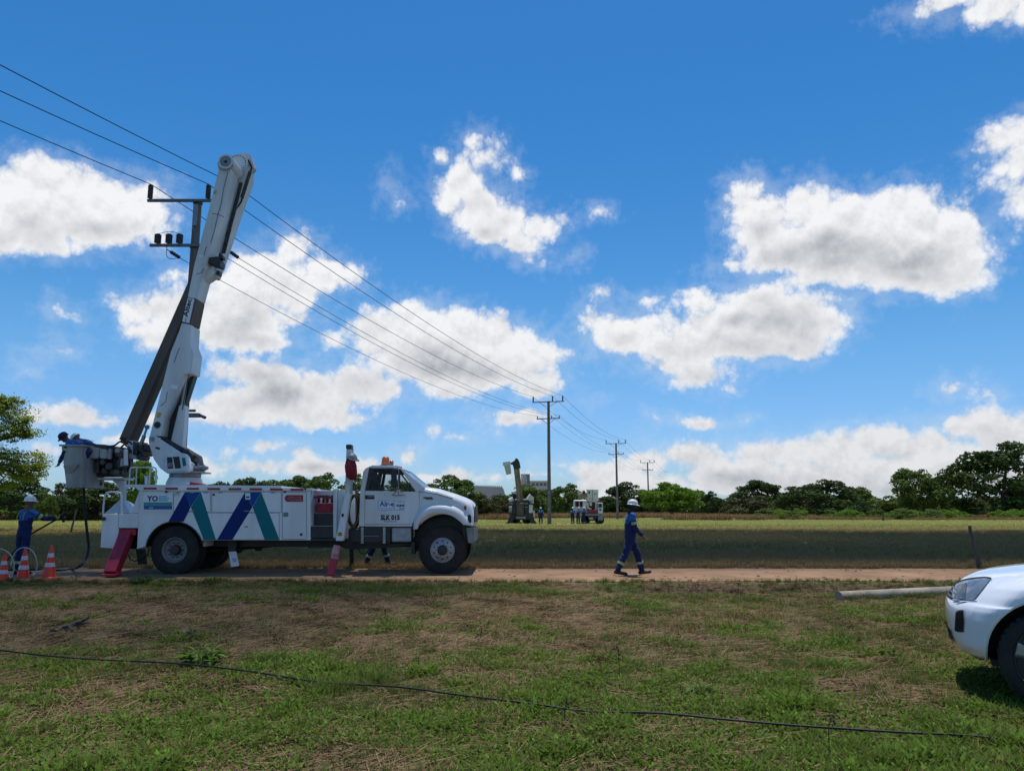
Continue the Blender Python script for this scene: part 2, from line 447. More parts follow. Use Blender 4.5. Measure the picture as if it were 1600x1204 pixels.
# ------------------------------------------------------------------ building blocks
class MB:
    """Collects shapes into one mesh object.  org is the base of the thing the mesh belongs to."""

    def __init__(self, org=(0, 0, 0)):
        self.bm = bmesh.new()
        self.org = Vector(org)

    def face(self, pts):
        vs = [self.bm.verts.new(p) for p in pts]
        return self.bm.faces.new(vs)

    def box(self, x0, x1, y0, y1, z0, z1):
        v = [self.bm.verts.new(p) for p in ((x0, y0, z0), (x1, y0, z0), (x1, y1, z0), (x0, y1, z0),
                                            (x0, y0, z1), (x1, y0, z1), (x1, y1, z1), (x0, y1, z1))]
        for f in ((0, 3, 2, 1), (4, 5, 6, 7), (0, 1, 5, 4), (1, 2, 6, 5), (2, 3, 7, 6), (3, 0, 4, 7)):
            self.bm.faces.new([v[i] for i in f])
        return self

    def obox(self, c, size, rot=None):
        """A box of the given size round c, turned by the matrix rot."""
        c = Vector(c); sx, sy, sz = [s / 2 for s in size]
        v = []
        for p in ((-sx, -sy, -sz), (sx, -sy, -sz), (sx, sy, -sz), (-sx, sy, -sz), (-sx, -sy, sz), (sx, -sy, sz), (sx, sy, sz), (-sx, sy, sz)):
            q = Vector(p)
            if rot is not None:
                q = rot @ q
            v.append(self.bm.verts.new(c + q))
        for f in ((0, 3, 2, 1), (4, 5, 6, 7), (0, 1, 5, 4), (1, 2, 6, 5), (2, 3, 7, 6), (3, 0, 4, 7)):
            self.bm.faces.new([v[i] for i in f])
        return self

    def beam(self, a, b, w, h, upv=(0, 1, 0)):
        """A rectangular bar from a to b; w along upv, h across."""
        a, b = Vector(a), Vector(b)
        d = (b - a).normalized()
        u = Vector(upv); u = (u - d * u.dot(d)).normalized()
        s = d.cross(u)
        self._rings([[a + u * w / 2 * i + s * h / 2 * j for i, j in ((-1, -1), (1, -1), (1, 1), (-1, 1))],
                     [b + u * w / 2 * i + s * h / 2 * j for i, j in ((-1, -1), (1, -1), (1, 1), (-1, 1))]])
        return self

    def _rings(self, rings, caps=True, closed=True):
        vr = [[self.bm.verts.new(p) for p in r] for r in rings]
        n = len(vr[0])
        for a, b in zip(vr, vr[1:]):
            for i in range(n if closed else n - 1):
                j = (i + 1) % n
                self.bm.faces.new((a[i], a[j], b[j], b[i]))
        if caps:
            self.bm.faces.new(vr[0][::-1]); self.bm.faces.new(vr[-1])
        return vr

    def prism(self, poly, y0, y1):
        """An outline given in X and Z (Vectors or pairs), pushed from depth y0 to y1."""
        pts = [(p[0], p[-1]) for p in poly]
        self._rings([[Vector((x, y0, z)) for x, z in pts], [Vector((x, y1, z)) for x, z in pts]])
        return self

    def ring(self, outer, inner, y0, y1):
        """A frame between two outlines with the same number of corners."""
        n = len(outer)
        o = [(p[0], p[-1]) for p in outer]; i_ = [(p[0], p[-1]) for p in inner]
        vs = {}
        for k, (pts) in enumerate((o, i_)):
            for q, y in enumerate((y0, y1)):
                vs[k, q] = [self.bm.verts.new((x, y, z)) for x, z in pts]
        for a in range(n):
            b = (a + 1) % n
            self.bm.faces.new((vs[0, 0][a], vs[0, 0][b], vs[1, 0][b], vs[1, 0][a]))
            self.bm.faces.new((vs[0, 1][b], vs[0, 1][a], vs[1, 1][a], vs[1, 1][b]))
            self.bm.faces.new((vs[0, 0][b], vs[0, 0][a], vs[0, 1][a], vs[0, 1][b]))
            self.bm.faces.new((vs[1, 0][a], vs[1, 0][b], vs[1, 1][b], vs[1, 1][a]))
        return self

    def cyl(self, a, b, r1, r2=None, seg=16, caps=True):
        a, b = Vector(a), Vector(b)
        if r2 is None:
            r2 = r1
        d = (b - a).normalized()
        u = d.orthogonal().normalized(); w = d.cross(u)
        rings = []
        for p, r in ((a, r1), (b, r2)):
            rings.append([p + (u * math.cos(t) + w * math.sin(t)) * r for t in [2 * math.pi * k / seg for k in range(seg)]])
        self._rings(rings, caps)
        return self

    def tube(self, pts, r, seg=8, rads=None):
        pts = [Vector(p) for p in pts]
        rings = []
        u = None
        for k, p in enumerate(pts):
            d = (pts[min(k + 1, len(pts) - 1)] - pts[max(k - 1, 0)]).normalized()
            if u is None:
                u = d.orthogonal().normalized()
            u = (u - d * u.dot(d)).normalized()
            w = d.cross(u)
            rr = rads[k] if rads else r
            rings.append([p + (u * math.cos(t) + w * math.sin(t)) * rr for t in [2 * math.pi * i / seg for i in range(seg)]])
        self._rings(rings)
        return self

    def lathe(self, prof, c, axis, seg=32, caps=True):
        """Profile of (distance along axis, radius) turned round axis through c."""
        c = Vector(c); d = Vector(axis).normalized()
        u = d.orthogonal().normalized(); w = d.cross(u)
        rings = [[c + d * t + (u * math.cos(a) + w * math.sin(a)) * max(r, 1e-4) for a in [2 * math.pi * i / seg for i in range(seg)]] for t, r in prof]
        self._rings(rings, caps)
        return self

    def ball(self, c, r, seg=14, rings=8):
        m = Matrix.Translation(c) @ Matrix.Diagonal((*(r if hasattr(r, '__len__') else (r, r, r)), 1))
        bmesh.ops.create_uvsphere(self.bm, u_segments=seg, v_segments=rings, radius=1, matrix=m)
        return self

    def bevel(self, w, seg=2, ang=30):
        bmesh.ops.recalc_face_normals(self.bm, faces=self.bm.faces)
        es = [e for e in self.bm.edges if len(e.link_faces) == 2 and e.calc_face_angle(0) > R(ang)]
        bmesh.ops.bevel(self.bm, geom=es, offset=w, segments=seg, affect='EDGES', clamp_overlap=True)
        return self

    def finish(self, name, m, parent=None, smooth=True, ang=35, recalc=True):
        bm = self.bm
        if recalc:
            bmesh.ops.recalc_face_normals(bm, faces=bm.faces)
        if self.org.length:
            bmesh.ops.translate(bm, verts=bm.verts, vec=-self.org)
        me = bpy.data.meshes.new(name)
        if smooth:
            for f in bm.faces:
                f.smooth = True
            for e in bm.edges:
                if len(e.link_faces) == 2 and e.calc_face_angle(0) > R(ang):
                    e.smooth = False
        bm.to_mesh(me)
        bm.free()
        for q in (m if isinstance(m, (list, tuple)) else [m]):
            me.materials.append(q)
        return link(name, me, parent, None if parent else self.org)


def link(name, me, parent=None, loc=None):
    o = bpy.data.objects.new(name, me)
    COL.objects.link(o)
    if parent is not None:
        o.parent = parent
    elif loc is not None:
        o.location = loc
    return o


def tag(o, label=None, cat=None, group=None, kind=None):
    for k, v in (('label', label), ('category', cat), ('group', group), ('kind', kind)):
        if v:
            o[k] = v
    return o


def thing(name, label, cat, loc=(0, 0, 0), rz=0.0, group=None, scale=1.0):
    o = bpy.data.objects.new(name, None)
    o.empty_display_size = 0.3
    COL.objects.link(o)
    o.location = loc
    o.rotation_euler = (0, 0, rz)
    o.scale = (scale, scale, scale)
    return tag(o, label, cat, group)


def dup(root, loc, rz=0.0, scale=None, label=None):
    """A copy of a thing with copies of its parts and their sub-parts."""
    r = root.copy()
    COL.objects.link(r)
    r.location = loc
    r.rotation_euler = (0, 0, rz)
    if scale is not None:
        r.scale = scale if hasattr(scale, '__len__') else (scale, scale, scale)
    if label:
        r['label'] = label

    def rec(a, b):
        for ch in list(a.children):
            c = ch.copy()
            COL.objects.link(c)
            c.parent = b
            rec(ch, c)
    rec(root, r)
    return r


def spline(pts, n=8):
    """A smooth curve through the points (Catmull-Rom)."""
    P = [Vector(p) for p in pts]
    P = [P[0] * 2 - P[1]] + P + [P[-1] * 2 - P[-2]]
    out = []
    for i in range(1, len(P) - 2):
        for k in range(n):
            t = k / n
            out.append(0.5 * ((2 * P[i]) + (P[i + 1] - P[i - 1]) * t + (2 * P[i - 1] - 5 * P[i] + 4 * P[i + 1] - P[i + 2]) * t * t
                              + (3 * P[i] - P[i - 1] - 3 * P[i + 1] + P[i + 2]) * t ** 3))
    out.append(P[-2])
    return out


def lettering(name, text, m, parent, org, loc, height, width=None, rot=(R(90), 0, 0), depth=0.002, bold=0.0, shear=0.0):
    """Flat lettering as a thin mesh; loc is the left end of its base line."""
    cu = bpy.data.curves.new(name, 'FONT')
    cu.body = text
    cu.size = 1.0
    cu.offset = bold
    cu.shear = shear
    cu.extrude = depth
    cu.resolution_u = 2
    ob = bpy.data.objects.new(name, cu)
    COL.objects.link(ob)
    bpy.context.view_layer.update()
    dg = bpy.context.evaluated_depsgraph_get()
    me = bpy.data.meshes.new_from_object(ob.evaluated_get(dg))
    COL.objects.unlink(ob)
    bpy.data.objects.remove(ob)
    co = np.empty(len(me.vertices) * 3)
    me.vertices.foreach_get('co', co)
    co = co.reshape(-1, 3)
    lo, hi = co.min(0), co.max(0)
    sy = height / (hi[1] - lo[1])
    sx = sy if width is None else width / (hi[0] - lo[0])
    co[:, 0] = (co[:, 0] - lo[0]) * sx
    co[:, 1] = (co[:, 1] - lo[1]) * sy
    from mathutils import Euler
    rm = np.array(Euler(rot).to_matrix())
    co = co @ rm.T + np.array(Vector(loc) - Vector(org))
    me.vertices.foreach_set('co', co.ravel())
    me.materials.clear()
    me.materials.append(m)
    me.update()
    return link(name, me, parent)


def mesh_from(name, verts, faces, m, parent=None, smooth=False, loc=None):
    me = bpy.data.meshes.new(name)
    v = np.asarray(verts, dtype=np.float32)
    f = np.asarray(faces, dtype=np.int32)
    me.vertices.add(len(v)); me.vertices.foreach_set('co', v.ravel())
    k = f.shape[1]
    me.loops.add(f.size); me.loops.foreach_set('vertex_index', f.ravel())
    me.polygons.add(len(f))
    me.polygons.foreach_set('loop_start', np.arange(0, f.size, k, dtype=np.int32))
    if smooth:
        me.polygons.foreach_set('use_smooth', np.ones(len(f), dtype=bool))
    me.update(calc_edges=True)
    for q in (m if isinstance(m, (list, tuple)) else [m]):
        me.materials.append(q)
    return link(name, me, parent, loc)

# ------------------------------------------------------------------ ground
NR = np.random.default_rng(11)


def _lat(ix, iy, seed):
    h = (ix.astype(np.int64) * 374761393 + iy.astype(np.int64) * 668265263 + seed * 974711) & 0x7fffffff
    h = ((h ^ (h >> 13)) * 1274126177) & 0x7fffffff
    return ((h ^ (h >> 16)) & 0xffff) / 65535.0


def vnoise(x, y, seed=0):
    x = np.asarray(x, float); y = np.asarray(y, float)
    ix, iy = np.floor(x), np.floor(y)
    fx, fy = x - ix, y - iy
    fx = fx * fx * (3 - 2 * fx); fy = fy * fy * (3 - 2 * fy)
    ix = ix.astype(np.int64); iy = iy.astype(np.int64)
    a, b = _lat(ix, iy, seed), _lat(ix + 1, iy, seed)
    c, d = _lat(ix, iy + 1, seed), _lat(ix + 1, iy + 1, seed)
    return (a * (1 - fx) + b * fx) * (1 - fy) + (c * (1 - fx) + d * fx) * fy


def fbm(x, y, seed=0, oct=4, gain=0.5):
    s, a, t = 0, 1.0, 0
    for k in range(oct):
        s = s + a * vnoise(np.asarray(x) * 2 ** k + 17.3 * k, np.asarray(y) * 2 ** k - 9.1 * k, seed + k)
        t += a; a *= gain
    return s / t


def sstep(x, a, b):
    t = np.clip((np.asarray(x, float) - a) / (b - a), 0, 1)
    return t * t * (3 - 2 * t)


def road_near(x):
    return 17.05 + 0.30 * (fbm(np.asarray(x) * 0.35, 3.1, 5) - 0.5) + 0.55 * (fbm(np.asarray(x) * 1.3, 8.2, 6) - 0.5)


def road_far(x):
    return 20.55 + 0.25 * (fbm(np.asarray(x) * 0.3, 1.7, 7) - 0.5) + 0.45 * (fbm(np.asarray(x) * 1.2, 4.4, 8) - 0.5)


def height(x, y):
    x = np.asarray(x, float); y = np.asarray(y, float)
    h = 0.05 * (fbm(x * 0.5, y * 0.5, 21) - 0.5) + 0.045 * (fbm(x * 2.6, y * 2.6, 22) - 0.5)
    far = sstep(y, 25, 60)
    h = h + far * 0.25 * (fbm(x * 0.06, y * 0.06, 23) - 0.5)
    # the little bank between the road and the verge, deeper to the right
    side = 0.25 + 0.75 * sstep(x, 0.5, 2.5) * (0.55 + 0.9 * (fbm(x * 0.5, 0.7, 24) - 0.3))
    edge = road_near(x)
    dip = sstep(y, edge - 3.4, edge - 0.9) * (1 - sstep(y, edge - 0.55, edge + 0.05))
    h = h - 0.26 * dip * side * 1.35
    road = sstep(y, edge - 0.5, edge + 0.2) * (1 - sstep(y, road_far(x) - 0.2, road_far(x) + 0.8))
    return h * (1 - 0.8 * road)


def greenness(x, y):
    """How green (1) or dry and bare (0) the cover is."""
    x = np.asarray(x, float); y = np.asarray(y, float)
    g = 0.55 * fbm(x * 0.45, y * 0.45, 31, 5, 0.6) + 0.45 * fbm(x * 1.5, y * 1.5, 35, 4, 0.6)
    # the trampled dry patch in front of the truck
    dry = np.exp(-(((x + 3.0) / 7.0) ** 2 + ((y - 11.3) / 2.6) ** 2))
    dry = np.maximum(dry, 0.55 * np.exp(-(((x + 3.8) / 2.2) ** 2 + ((y - 6.6) / 1.0) ** 2)))
    dry = np.maximum(dry, 0.6 * np.exp(-(((x + 8.0) / 2.6) ** 2 + ((y - 15.0) / 1.3) ** 2)))
    strip = np.exp(-((y - 15.9) / 0.8) ** 2) * (0.55 - 0.35 * sstep(x, 0.5, 2.0))
    g = g + 0.09 - 0.42 * dry + 0.35 * strip
    bank = np.exp(-((y - road_near(x) + 0.75) / 0.55) ** 2) * (0.25 + 0.75 * sstep(x, -0.5, 1.2)) * sstep(fbm(x * 0.9, 5.0, 38), 0.30, 0.52)
    g = g - 0.6 * bank
    g = np.where(y > 20.0, fbm(x * 0.10, y * 0.13, 33, 4) * 0.9 + 0.08, g)
    return np.clip((g - 0.30) / 0.42, 0, 1)


def build_ground():
    ys = [-12.0]
    while ys[-1] < 24:
        ys.append(ys[-1] + (0.5 if ys[-1] < 3 else 0.085))
    while ys[-1] < 5200:
        ys.append(ys[-1] * 1.035)
    ys = np.array(ys)
    t = np.linspace(-1, 1, 331)
    xs = np.sign(t) * (14 * np.abs(t) / 0.72) if False else None
    k = np.linspace(-1, 1, 331)
    base = k * 16.5
    X = np.empty((len(ys), len(k))); Y = np.empty_like(X)
    for i, y in enumerate(ys):
        wide = max(1.0, abs(y) / 20.0)
        X[i] = base * wide * (1 + 2.2 * np.abs(k) ** 7)
        Y[i] = y
    Z = height(X, Y)
    verts = np.stack([X.ravel(), Y.ravel(), Z.ravel()], 1)
    ny, nx = X.shape
    a = (np.arange(ny - 1)[:, None] * nx + np.arange(nx - 1)[None, :]).ravel()
    faces = np.stack([a, a + 1, a + nx + 1, a + nx], 1)
    m = bpy.data.materials.new('field_soil')
    m.use_nodes = True
    nt = m.node_tree; L = nt.links.new
    b = nt.nodes['Principled BSDF']
    b.inputs['Roughness'].default_value = 0.95
    b.inputs['Specular IOR Level'].default_value = 0.1
    at = nt.nodes.new('ShaderNodeAttribute'); at.attribute_name = 'green'
    af = nt.nodes.new('ShaderNodeAttribute'); af.attribute_name = 'meadow'
    ad = nt.nodes.new('ShaderNodeAttribute'); ad.attribute_name = 'tan'
    tc = nt.nodes.new('ShaderNodeTexCoord')

    def noise(scale, detail, rough=0.6):
        n = nt.nodes.new('ShaderNodeTexNoise')
        n.inputs['Scale'].default_value = scale
        n.inputs['Detail'].default_value = detail
        n.inputs['Roughness'].default_value = rough
        L(tc.outputs['Object'], n.inputs['Vector'])
        return n.outputs['Fac']

    def mixc(f, c1, c2):
        n = nt.nodes.new('ShaderNodeMix'); n.data_type = 'RGBA'
        for s, v in ((n.inputs['Factor'], f), (n.inputs[6], c1), (n.inputs[7], c2)):
            if isinstance(v, bpy.types.NodeSocket):
                L(v, s)
            else:
                s.default_value = v if not isinstance(v, tuple) else (*v, 1)
        return n.outputs[2]

    def rng(v, a, b_):
        n = nt.nodes.new('ShaderNodeMapRange')
        L(v, n.inputs['Value'])
        n.inputs['From Min'].default_value = a; n.inputs['From Max'].default_value = b_
        return n.outputs['Result']
    soil = mixc(rng(noise(6, 8), 0.35, 0.65), (0.080, 0.050, 0.031), (0.155, 0.100, 0.062))
    soil = mixc(rng(noise(34, 6, 0.7), 0.42, 0.66), soil, (0.23, 0.155, 0.092))
    green = mixc(rng(noise(9, 8), 0.35, 0.65), (0.045, 0.070, 0.018), (0.085, 0.110, 0.030))
    near = mixc(at.outputs['Fac'], soil, green)
    far = mixc(rng(noise(0.35, 6), 0.38, 0.62), (0.30, 0.33, 0.085), (0.38, 0.37, 0.13))
    far = mixc(rng(noise(2.2, 8, 0.7), 0.45, 0.7), far, (0.21, 0.24, 0.065))
    far = mixc(ad.outputs['Fac'], far, (0.34, 0.27, 0.17))
    L(mixc(af.outputs['Fac'], near, far), b.inputs['Base Color'])
    bp = nt.nodes.new('ShaderNodeBump')
    bp.inputs['Strength'].default_value = 0.7
    bp.inputs['Distance'].default_value = 0.04
    L(noise(22, 8, 0.65), bp.inputs['Height'])
    L(bp.outputs['Normal'], b.inputs['Normal'])
    o = mesh_from('ground', verts, faces, m, smooth=True)
    tag(o, kind='structure')
    xf, yf = X.ravel(), Y.ravel()
    gr = greenness(xf, yf)
    meadow = sstep(yf, 21.0, 40.0)
    tan = sstep(yf, 105, 150) * (0.6 + 0.4 * fbm(xf * 0.03, yf * 0.02, 41)) * (1 - 0.7 * sstep(xf, 40, 70))
    tan = np.clip(tan + 0.5 * sstep(fbm(xf * 0.05, yf * 0.09, 43), 0.52, 0.68), 0, 1)
    for nm, arr in (('green', gr), ('meadow', meadow), ('tan', tan)):
        att = o.data.attributes.new(nm, 'FLOAT', 'POINT')
        att.data.foreach_set('value', arr.astype(np.float32))

    # the road: one sheet a little above the ground, with ruts
    rx = np.concatenate([np.linspace(-150, -22, 60), np.linspace(-21.9, 21.9, 420), np.linspace(22, 150, 60)])
    nv = 34
    RX = np.repeat(rx[:, None], nv, 1)
    tt = np.linspace(0, 1, nv)[None, :]
    RY = road_near(RX) * (1 - tt) + road_far(RX) * tt
    ruts = -0.03 * np.exp(-((tt - 0.25) / 0.09) ** 2) - 0.03 * np.exp(-((tt - 0.78) / 0.09) ** 2)
    RZ = height(RX, RY) + 0.016 * np.minimum(1, np.minimum(tt, 1 - tt) * 10) + 0.006 + ruts * 0.4 + 0.02 * (fbm(RX * 3, RY * 3, 51) - 0.5) * np.minimum(1, np.minimum(tt, 1 - tt) * 8)
    verts = np.stack([RX.ravel(), RY.ravel(), RZ.ravel()], 1)
    a = (np.arange(len(rx) - 1)[:, None] * nv + np.arange(nv - 1)[None, :]).ravel()
    faces = np.stack([a, a + nv, a + nv + 1, a + 1], 1)
    rm = mat('road_dirt', (0.32, 0.195, 0.112), 0.95, 0, scale=0.9, col2=(0.19, 0.112, 0.064), bump=0.5, bscale=25, spec=0.1)
    tag(mesh_from('dirt_road', verts, faces, rm, smooth=True), kind='structure')


build_ground()


# ------------------------------------------------------------------ ground cover
def blade_mesh(name, n, hgt, wid, spread, lean, m, seed, flat=False, seg=2, broad=False):
    """A clump of n bent blades (or, when broad, small pointed leaves) round its root."""
    r = random.Random(seed)
    vs, fs = [], []
    for _ in range(n):
        a = r.uniform(0, 2 * math.pi)
        d = Vector((math.cos(a), math.sin(a), 0))
        s = Vector((-d.y, d.x, 0))
        p = d * r.uniform(0, spread) + s * r.uniform(-spread, spread) * 0.5
        h = hgt * r.uniform(0.45, 1.1)
        w = wid * r.uniform(0.7, 1.3)
        ln = lean * r.uniform(0.3, 1.3)
        if flat:
            z0 = r.uniform(0.004, hgt * 0.5)
            q = p + d * r.uniform(0.08, 0.3) * (spread / 0.12)
            q.z = z0 + r.uniform(-0.006, 0.03)
            p.z = z0
            i = len(vs)
            up = Vector((0, 0, 1)) * w * 0.4
            vs += [p - s * w, p + s * w + up, q + s * w * 0.4 + up, q - s * w * 0.4]
            fs += [(i, i + 1, i + 2), (i, i + 2, i + 3)]
            continue
        if broad:
            # a short stalk with a leaf blade spread out towards the light
            base = p + d * ln * h * 0.4 + Vector((0, 0, h * r.uniform(0.5, 1.0)))
            el = r.uniform(-0.1, 0.9)
            dd = (d * math.cos(el) + Vector((0, 0, math.sin(el)))).normalized()
            nn = s.cross(dd).normalized()
            lw, ll = w, w * r.uniform(1.5, 2.4)
            i = len(vs)
            vs += [base, base + dd * ll * 0.45 + s * lw * 0.5 + nn * lw * 0.12, base + dd * ll - nn * lw * 0.1, base + dd * ll * 0.45 - s * lw * 0.5 + nn * lw * 0.12]
            fs += [(i, i + 1, i + 2), (i, i + 2, i + 3)]
            continue
        i = len(vs)
        prev = None
        for k in range(seg + 1):
            t = k / seg
            c = p + d * ln * h * t * t + Vector((0, 0, h * t * (1 - 0.25 * ln * t)))
            ww = w * (1 - t) ** 0.7
            if k < seg:
                vs += [c - s * ww / 2, c + s * ww / 2]
            else:
                vs += [c]
        for k in range(seg - 1):
            j = i + 2 * k
            fs += [(j, j + 1, j + 3), (j, j + 3, j + 2)]
        j = i + 2 * (seg - 1)
        fs += [(j, j + 1, j + 2)]
    me = bpy.data.meshes.new(name)
    me.from_pydata([tuple(v) for v in vs], [], fs)
    me.materials.append(m)
    return bpy.data.objects.new(name, me)


GREENW = mat('weed_leaf', (0.138, 0.212, 0.022), 0.75, 0, scale=2.2, col2=(0.054, 0.094, 0.012), island=0.4, trans=0.3, spec=0.15)
GREENG = mat('grass_blade', (0.100, 0.130, 0.022), 0.75, 0, scale=1.0, col2=(0.062, 0.082, 0.016), island=0.35, trans=0.3, spec=0.15)
STRAW = mat('dry_straw', (0.23, 0.15, 0.080), 0.85, 0, scale=1.4, col2=(0.12, 0.075, 0.040), island=0.45, spec=0.15)
DRYG = mat('dry_grass_blade', (0.30, 0.195, 0.088), 0.85, 0, scale=0.4, col2=(0.18, 0.115, 0.052), island=0.35, trans=0.15, spec=0.15)
MEADOW = mat('meadow_blade', (0.37, 0.38, 0.095), 0.8, 0, scale=0.12, col2=(0.25, 0.255, 0.085), island=0.35, trans=0.25)


def scatter(name, pts, sc, rot, idx, sources, label=None):
    """One object of ground cover: instances of the source clumps on its points."""
    me = bpy.data.meshes.new(name)
    me.vertices.add(len(pts))
    me.vertices.foreach_set('co', np.asarray(pts, np.float32).ravel())
    for nm, typ, arr in (('sc', 'FLOAT', sc), ('rotz', 'FLOAT', rot), ('idx', 'INT', idx)):
        a = me.attributes.new(nm, typ, 'POINT')
        a.data.foreach_set('value', np.asarray(arr, np.int32 if typ == 'INT' else np.float32))
    o = link(name, me)
    tag(o, kind='stuff')
    ng = bpy.data.node_groups.new(name + '_nodes', 'GeometryNodeTree')
    ng.interface.new_socket('Geometry', in_out='INPUT', socket_type='NodeSocketGeometry')
    ng.interface.new_socket('Geometry', in_out='OUTPUT', socket_type='NodeSocketGeometry')
    N, L = ng.nodes.new, ng.links.new
    gi, go = N('NodeGroupInput'), N('NodeGroupOutput')
    join = N('GeometryNodeJoinGeometry')
    for s in sources:
        oi = N('GeometryNodeObjectInfo')
        oi.inputs['Object'].default_value = s
        oi.inputs['As Instance'].default_value = True
        L(oi.outputs['Geometry'], join.inputs[0])
    iop = N('GeometryNodeInstanceOnPoints')
    L(gi.outputs[0], iop.inputs['Points'])
    L(join.outputs[0], iop.inputs['Instance'])
    iop.inputs['Pick Instance'].default_value = True

    def attr(nm, typ):
        n = N('GeometryNodeInputNamedAttribute')
        n.data_type = typ
        n.inputs['Name'].default_value = nm
        return n.outputs[0]
    L(attr('idx', 'INT'), iop.inputs['Instance Index'])
    L(attr('sc', 'FLOAT'), iop.inputs['Scale'])
    cx = N('ShaderNodeCombineXYZ')
    L(attr('rotz', 'FLOAT'), cx.inputs[2])
    L(cx.outputs[0], iop.inputs['Rotation'])
    L(iop.outputs[0], go.inputs[0])
    md = o.modifiers.new('scatter', 'NODES')
    md.node_group = ng
    return o


def spread_pts(n, y0, y1, power=1.0, slope=0.80, pad=1.8, seed=0):
    """Points over the wedge of ground the photo shows and somewhat beyond, thinning with distance by power."""
    r = np.random.default_rng(seed)
    u = r.random(n)
    if abs(power - 1) < 1e-3:
        y = y0 * (y1 / y0) ** u
    else:
        e = 1 - power
        y = (y0 ** e + u * (y1 ** e - y0 ** e)) ** (1 / e)
    x = (r.random(n) * 2 - 1) * (y * slope + pad)
    return x, y


def build_cover():
    r = np.random.default_rng(5)
    weeds = [blade_mesh('weed_clump', 24, 0.042, 0.0145, 0.070, 0.7, GREENW, 100 + k, broad=True) for k in range(4)]
    tufts = [blade_mesh('grass_tuft', 16, 0.105, 0.0055, 0.035, 0.75, GREENG, 200 + k) for k in range(4)]
    straw = [blade_mesh('straw_litter', 13, 0.050, 0.0036, 0.12, 0.3, STRAW, 300 + k, flat=True) for k in range(4)]
    dryt = [blade_mesh('dry_tuft', 12, 0.11, 0.005, 0.04, 0.7, DRYG, 350 + k) for k in range(3)]
    # verge in front of the road; row density such that the cover keeps even as it recedes
    x, y = spread_pts(225000, 3.6, 17.2, 0.55, seed=1)
    g = greenness(x, y)
    ok = (y < road_near(x) + 0.05) & (r.random(len(x)) < 0.05 + 0.90 * g ** 1.4)
    w = fbm(x * 0.9, y * 0.9, 61)
    isw = ok & (w + 0.22 * (8.5 - y) / 6 > 0.46) & (r.random(len(x)) < 0.50)
    isg = ok & ~isw & (r.random(len(x)) < 0.52)
    for nm, sel, src, s0, s1 in (('ground_weeds', isw, weeds, 0.6, 1.5), ('grass', isg, tufts, 0.45, 1.35)):
        X, Y = x[sel], y[sel]
        k = len(X)
        boost = 1 + 0.45 * sstep(fbm(X * 1.3, Y * 1.3, 63), 0.55, 0.75)
        scatter(nm, np.stack([X, Y, height(X, Y) - 0.004], 1), r.uniform(s0, s1, k) * boost, r.uniform(0, 6.28, k), r.integers(0, len(src), k), src)
    x, y = spread_pts(92000, 3.6, 17.2, 0.5, seed=2)
    g = greenness(x, y)
    ok = (y < road_near(x) - 0.1) & (r.random(len(x)) < 0.32 + 0.68 * (1 - g))
    X, Y = x[ok], y[ok]; k = len(X)
    scatter('dry_straw', np.stack([X, Y, height(X, Y)], 1), r.uniform(0.6, 1.3, k), r.uniform(0, 6.28, k), r.integers(0, 4, k), straw)
    x, y = spread_pts(12000, 3.6, 17.2, 0.4, seed=3)
    ok = (y < road_near(x) - 0.15) & (fbm(x * 0.8, y * 0.8, 66) > 0.52)
    X, Y = x[ok], y[ok]; k = len(X)
    scatter('dry_grass', np.stack([X, Y, height(X, Y)], 1), r.uniform(0.5, 1.5, k), r.uniform(0, 6.28, k), r.integers(0, 3, k), dryt)
    # beyond the road: taller pasture, green and straw coloured
    mt = [blade_mesh('pasture_tuft', 22, 0.22, 0.012, 0.11, 0.7, GREENG, 400 + k) for k in range(3)]
    md = [blade_mesh('pasture_dry_tuft', 20, 0.26, 0.010, 0.10, 0.6, DRYG, 420 + k) for k in range(3)]
    x, y = spread_pts(72000, 20.3, 75, 1.15, seed=4)
    ok = (y > road_far(x) - 0.05)
    x, y = x[ok], y[ok]
    g = greenness(x, y)
    dry = r.random(len(x)) > -0.02 + 0.36 * g - 0.10 * sstep(y, 30, 45)
    for nm, sel, src in (('pasture_grass', ~dry, mt), ('pasture_dry_grass', dry, md)):
        X, Y = x[sel], y[sel]; k = len(X)
        scatter(nm, np.stack([X, Y, height(X, Y) - 0.01], 1), r.uniform(0.5, 1.15, k) * (0.75 + 0.5 * sstep(Y, 25, 60)), r.uniform(0, 6.28, k), r.integers(0, 3, k), src)
    # ragged verges along both edges of the road, and loose stones on it
    n = 2600
    x = r.uniform(-21, 21, n)
    near = r.random(n) < .5
    y = np.where(near, road_near(x) + r.normal(0, .13, n) - .02, road_far(x) + r.normal(0, .14, n) + .03)
    keep = fbm(x * 1.6, y * .7, 81) > .44
    x, y = x[keep], y[keep]; n = len(x)
    vt = [blade_mesh('verge_tuft', 14, .085, .006, .045, .7, (GREENG, DRYG)[k % 2], 480 + k) for k in range(4)]
    scatter('verge_grass', np.stack([x, y, height(x, y)], 1), r.uniform(.5, 1.3, n), r.uniform(0, 6.28, n), r.integers(0, 4, n), vt)
    st = []
    for k in range(3):
        b = MB()
        b.ball((0, 0, .006), (.03, .024, .016), 8, 5)
        for v in b.bm.verts:
            v.co *= 1 + .35 * math.sin(7 * v.co.x * 40 + k) * .5
        o = b.finish('stone_source', mat('road_stone', (.26, .19, .14), .9, 0, scale=9, col2=(.13, .09, .065)))
        COL.objects.unlink(o)
        st.append(o)
    n = 900
    x = r.uniform(-21, 21, n); t = r.random(n)
    y = road_near(x) * (1 - t) + road_far(x) * t
    scatter('road_stones', np.stack([x, y, height(x, y) + .012], 1), r.uniform(.3, 1.2, n) ** 1.6, r.uniform(0, 6.28, n), r.integers(0, 3, n), st)
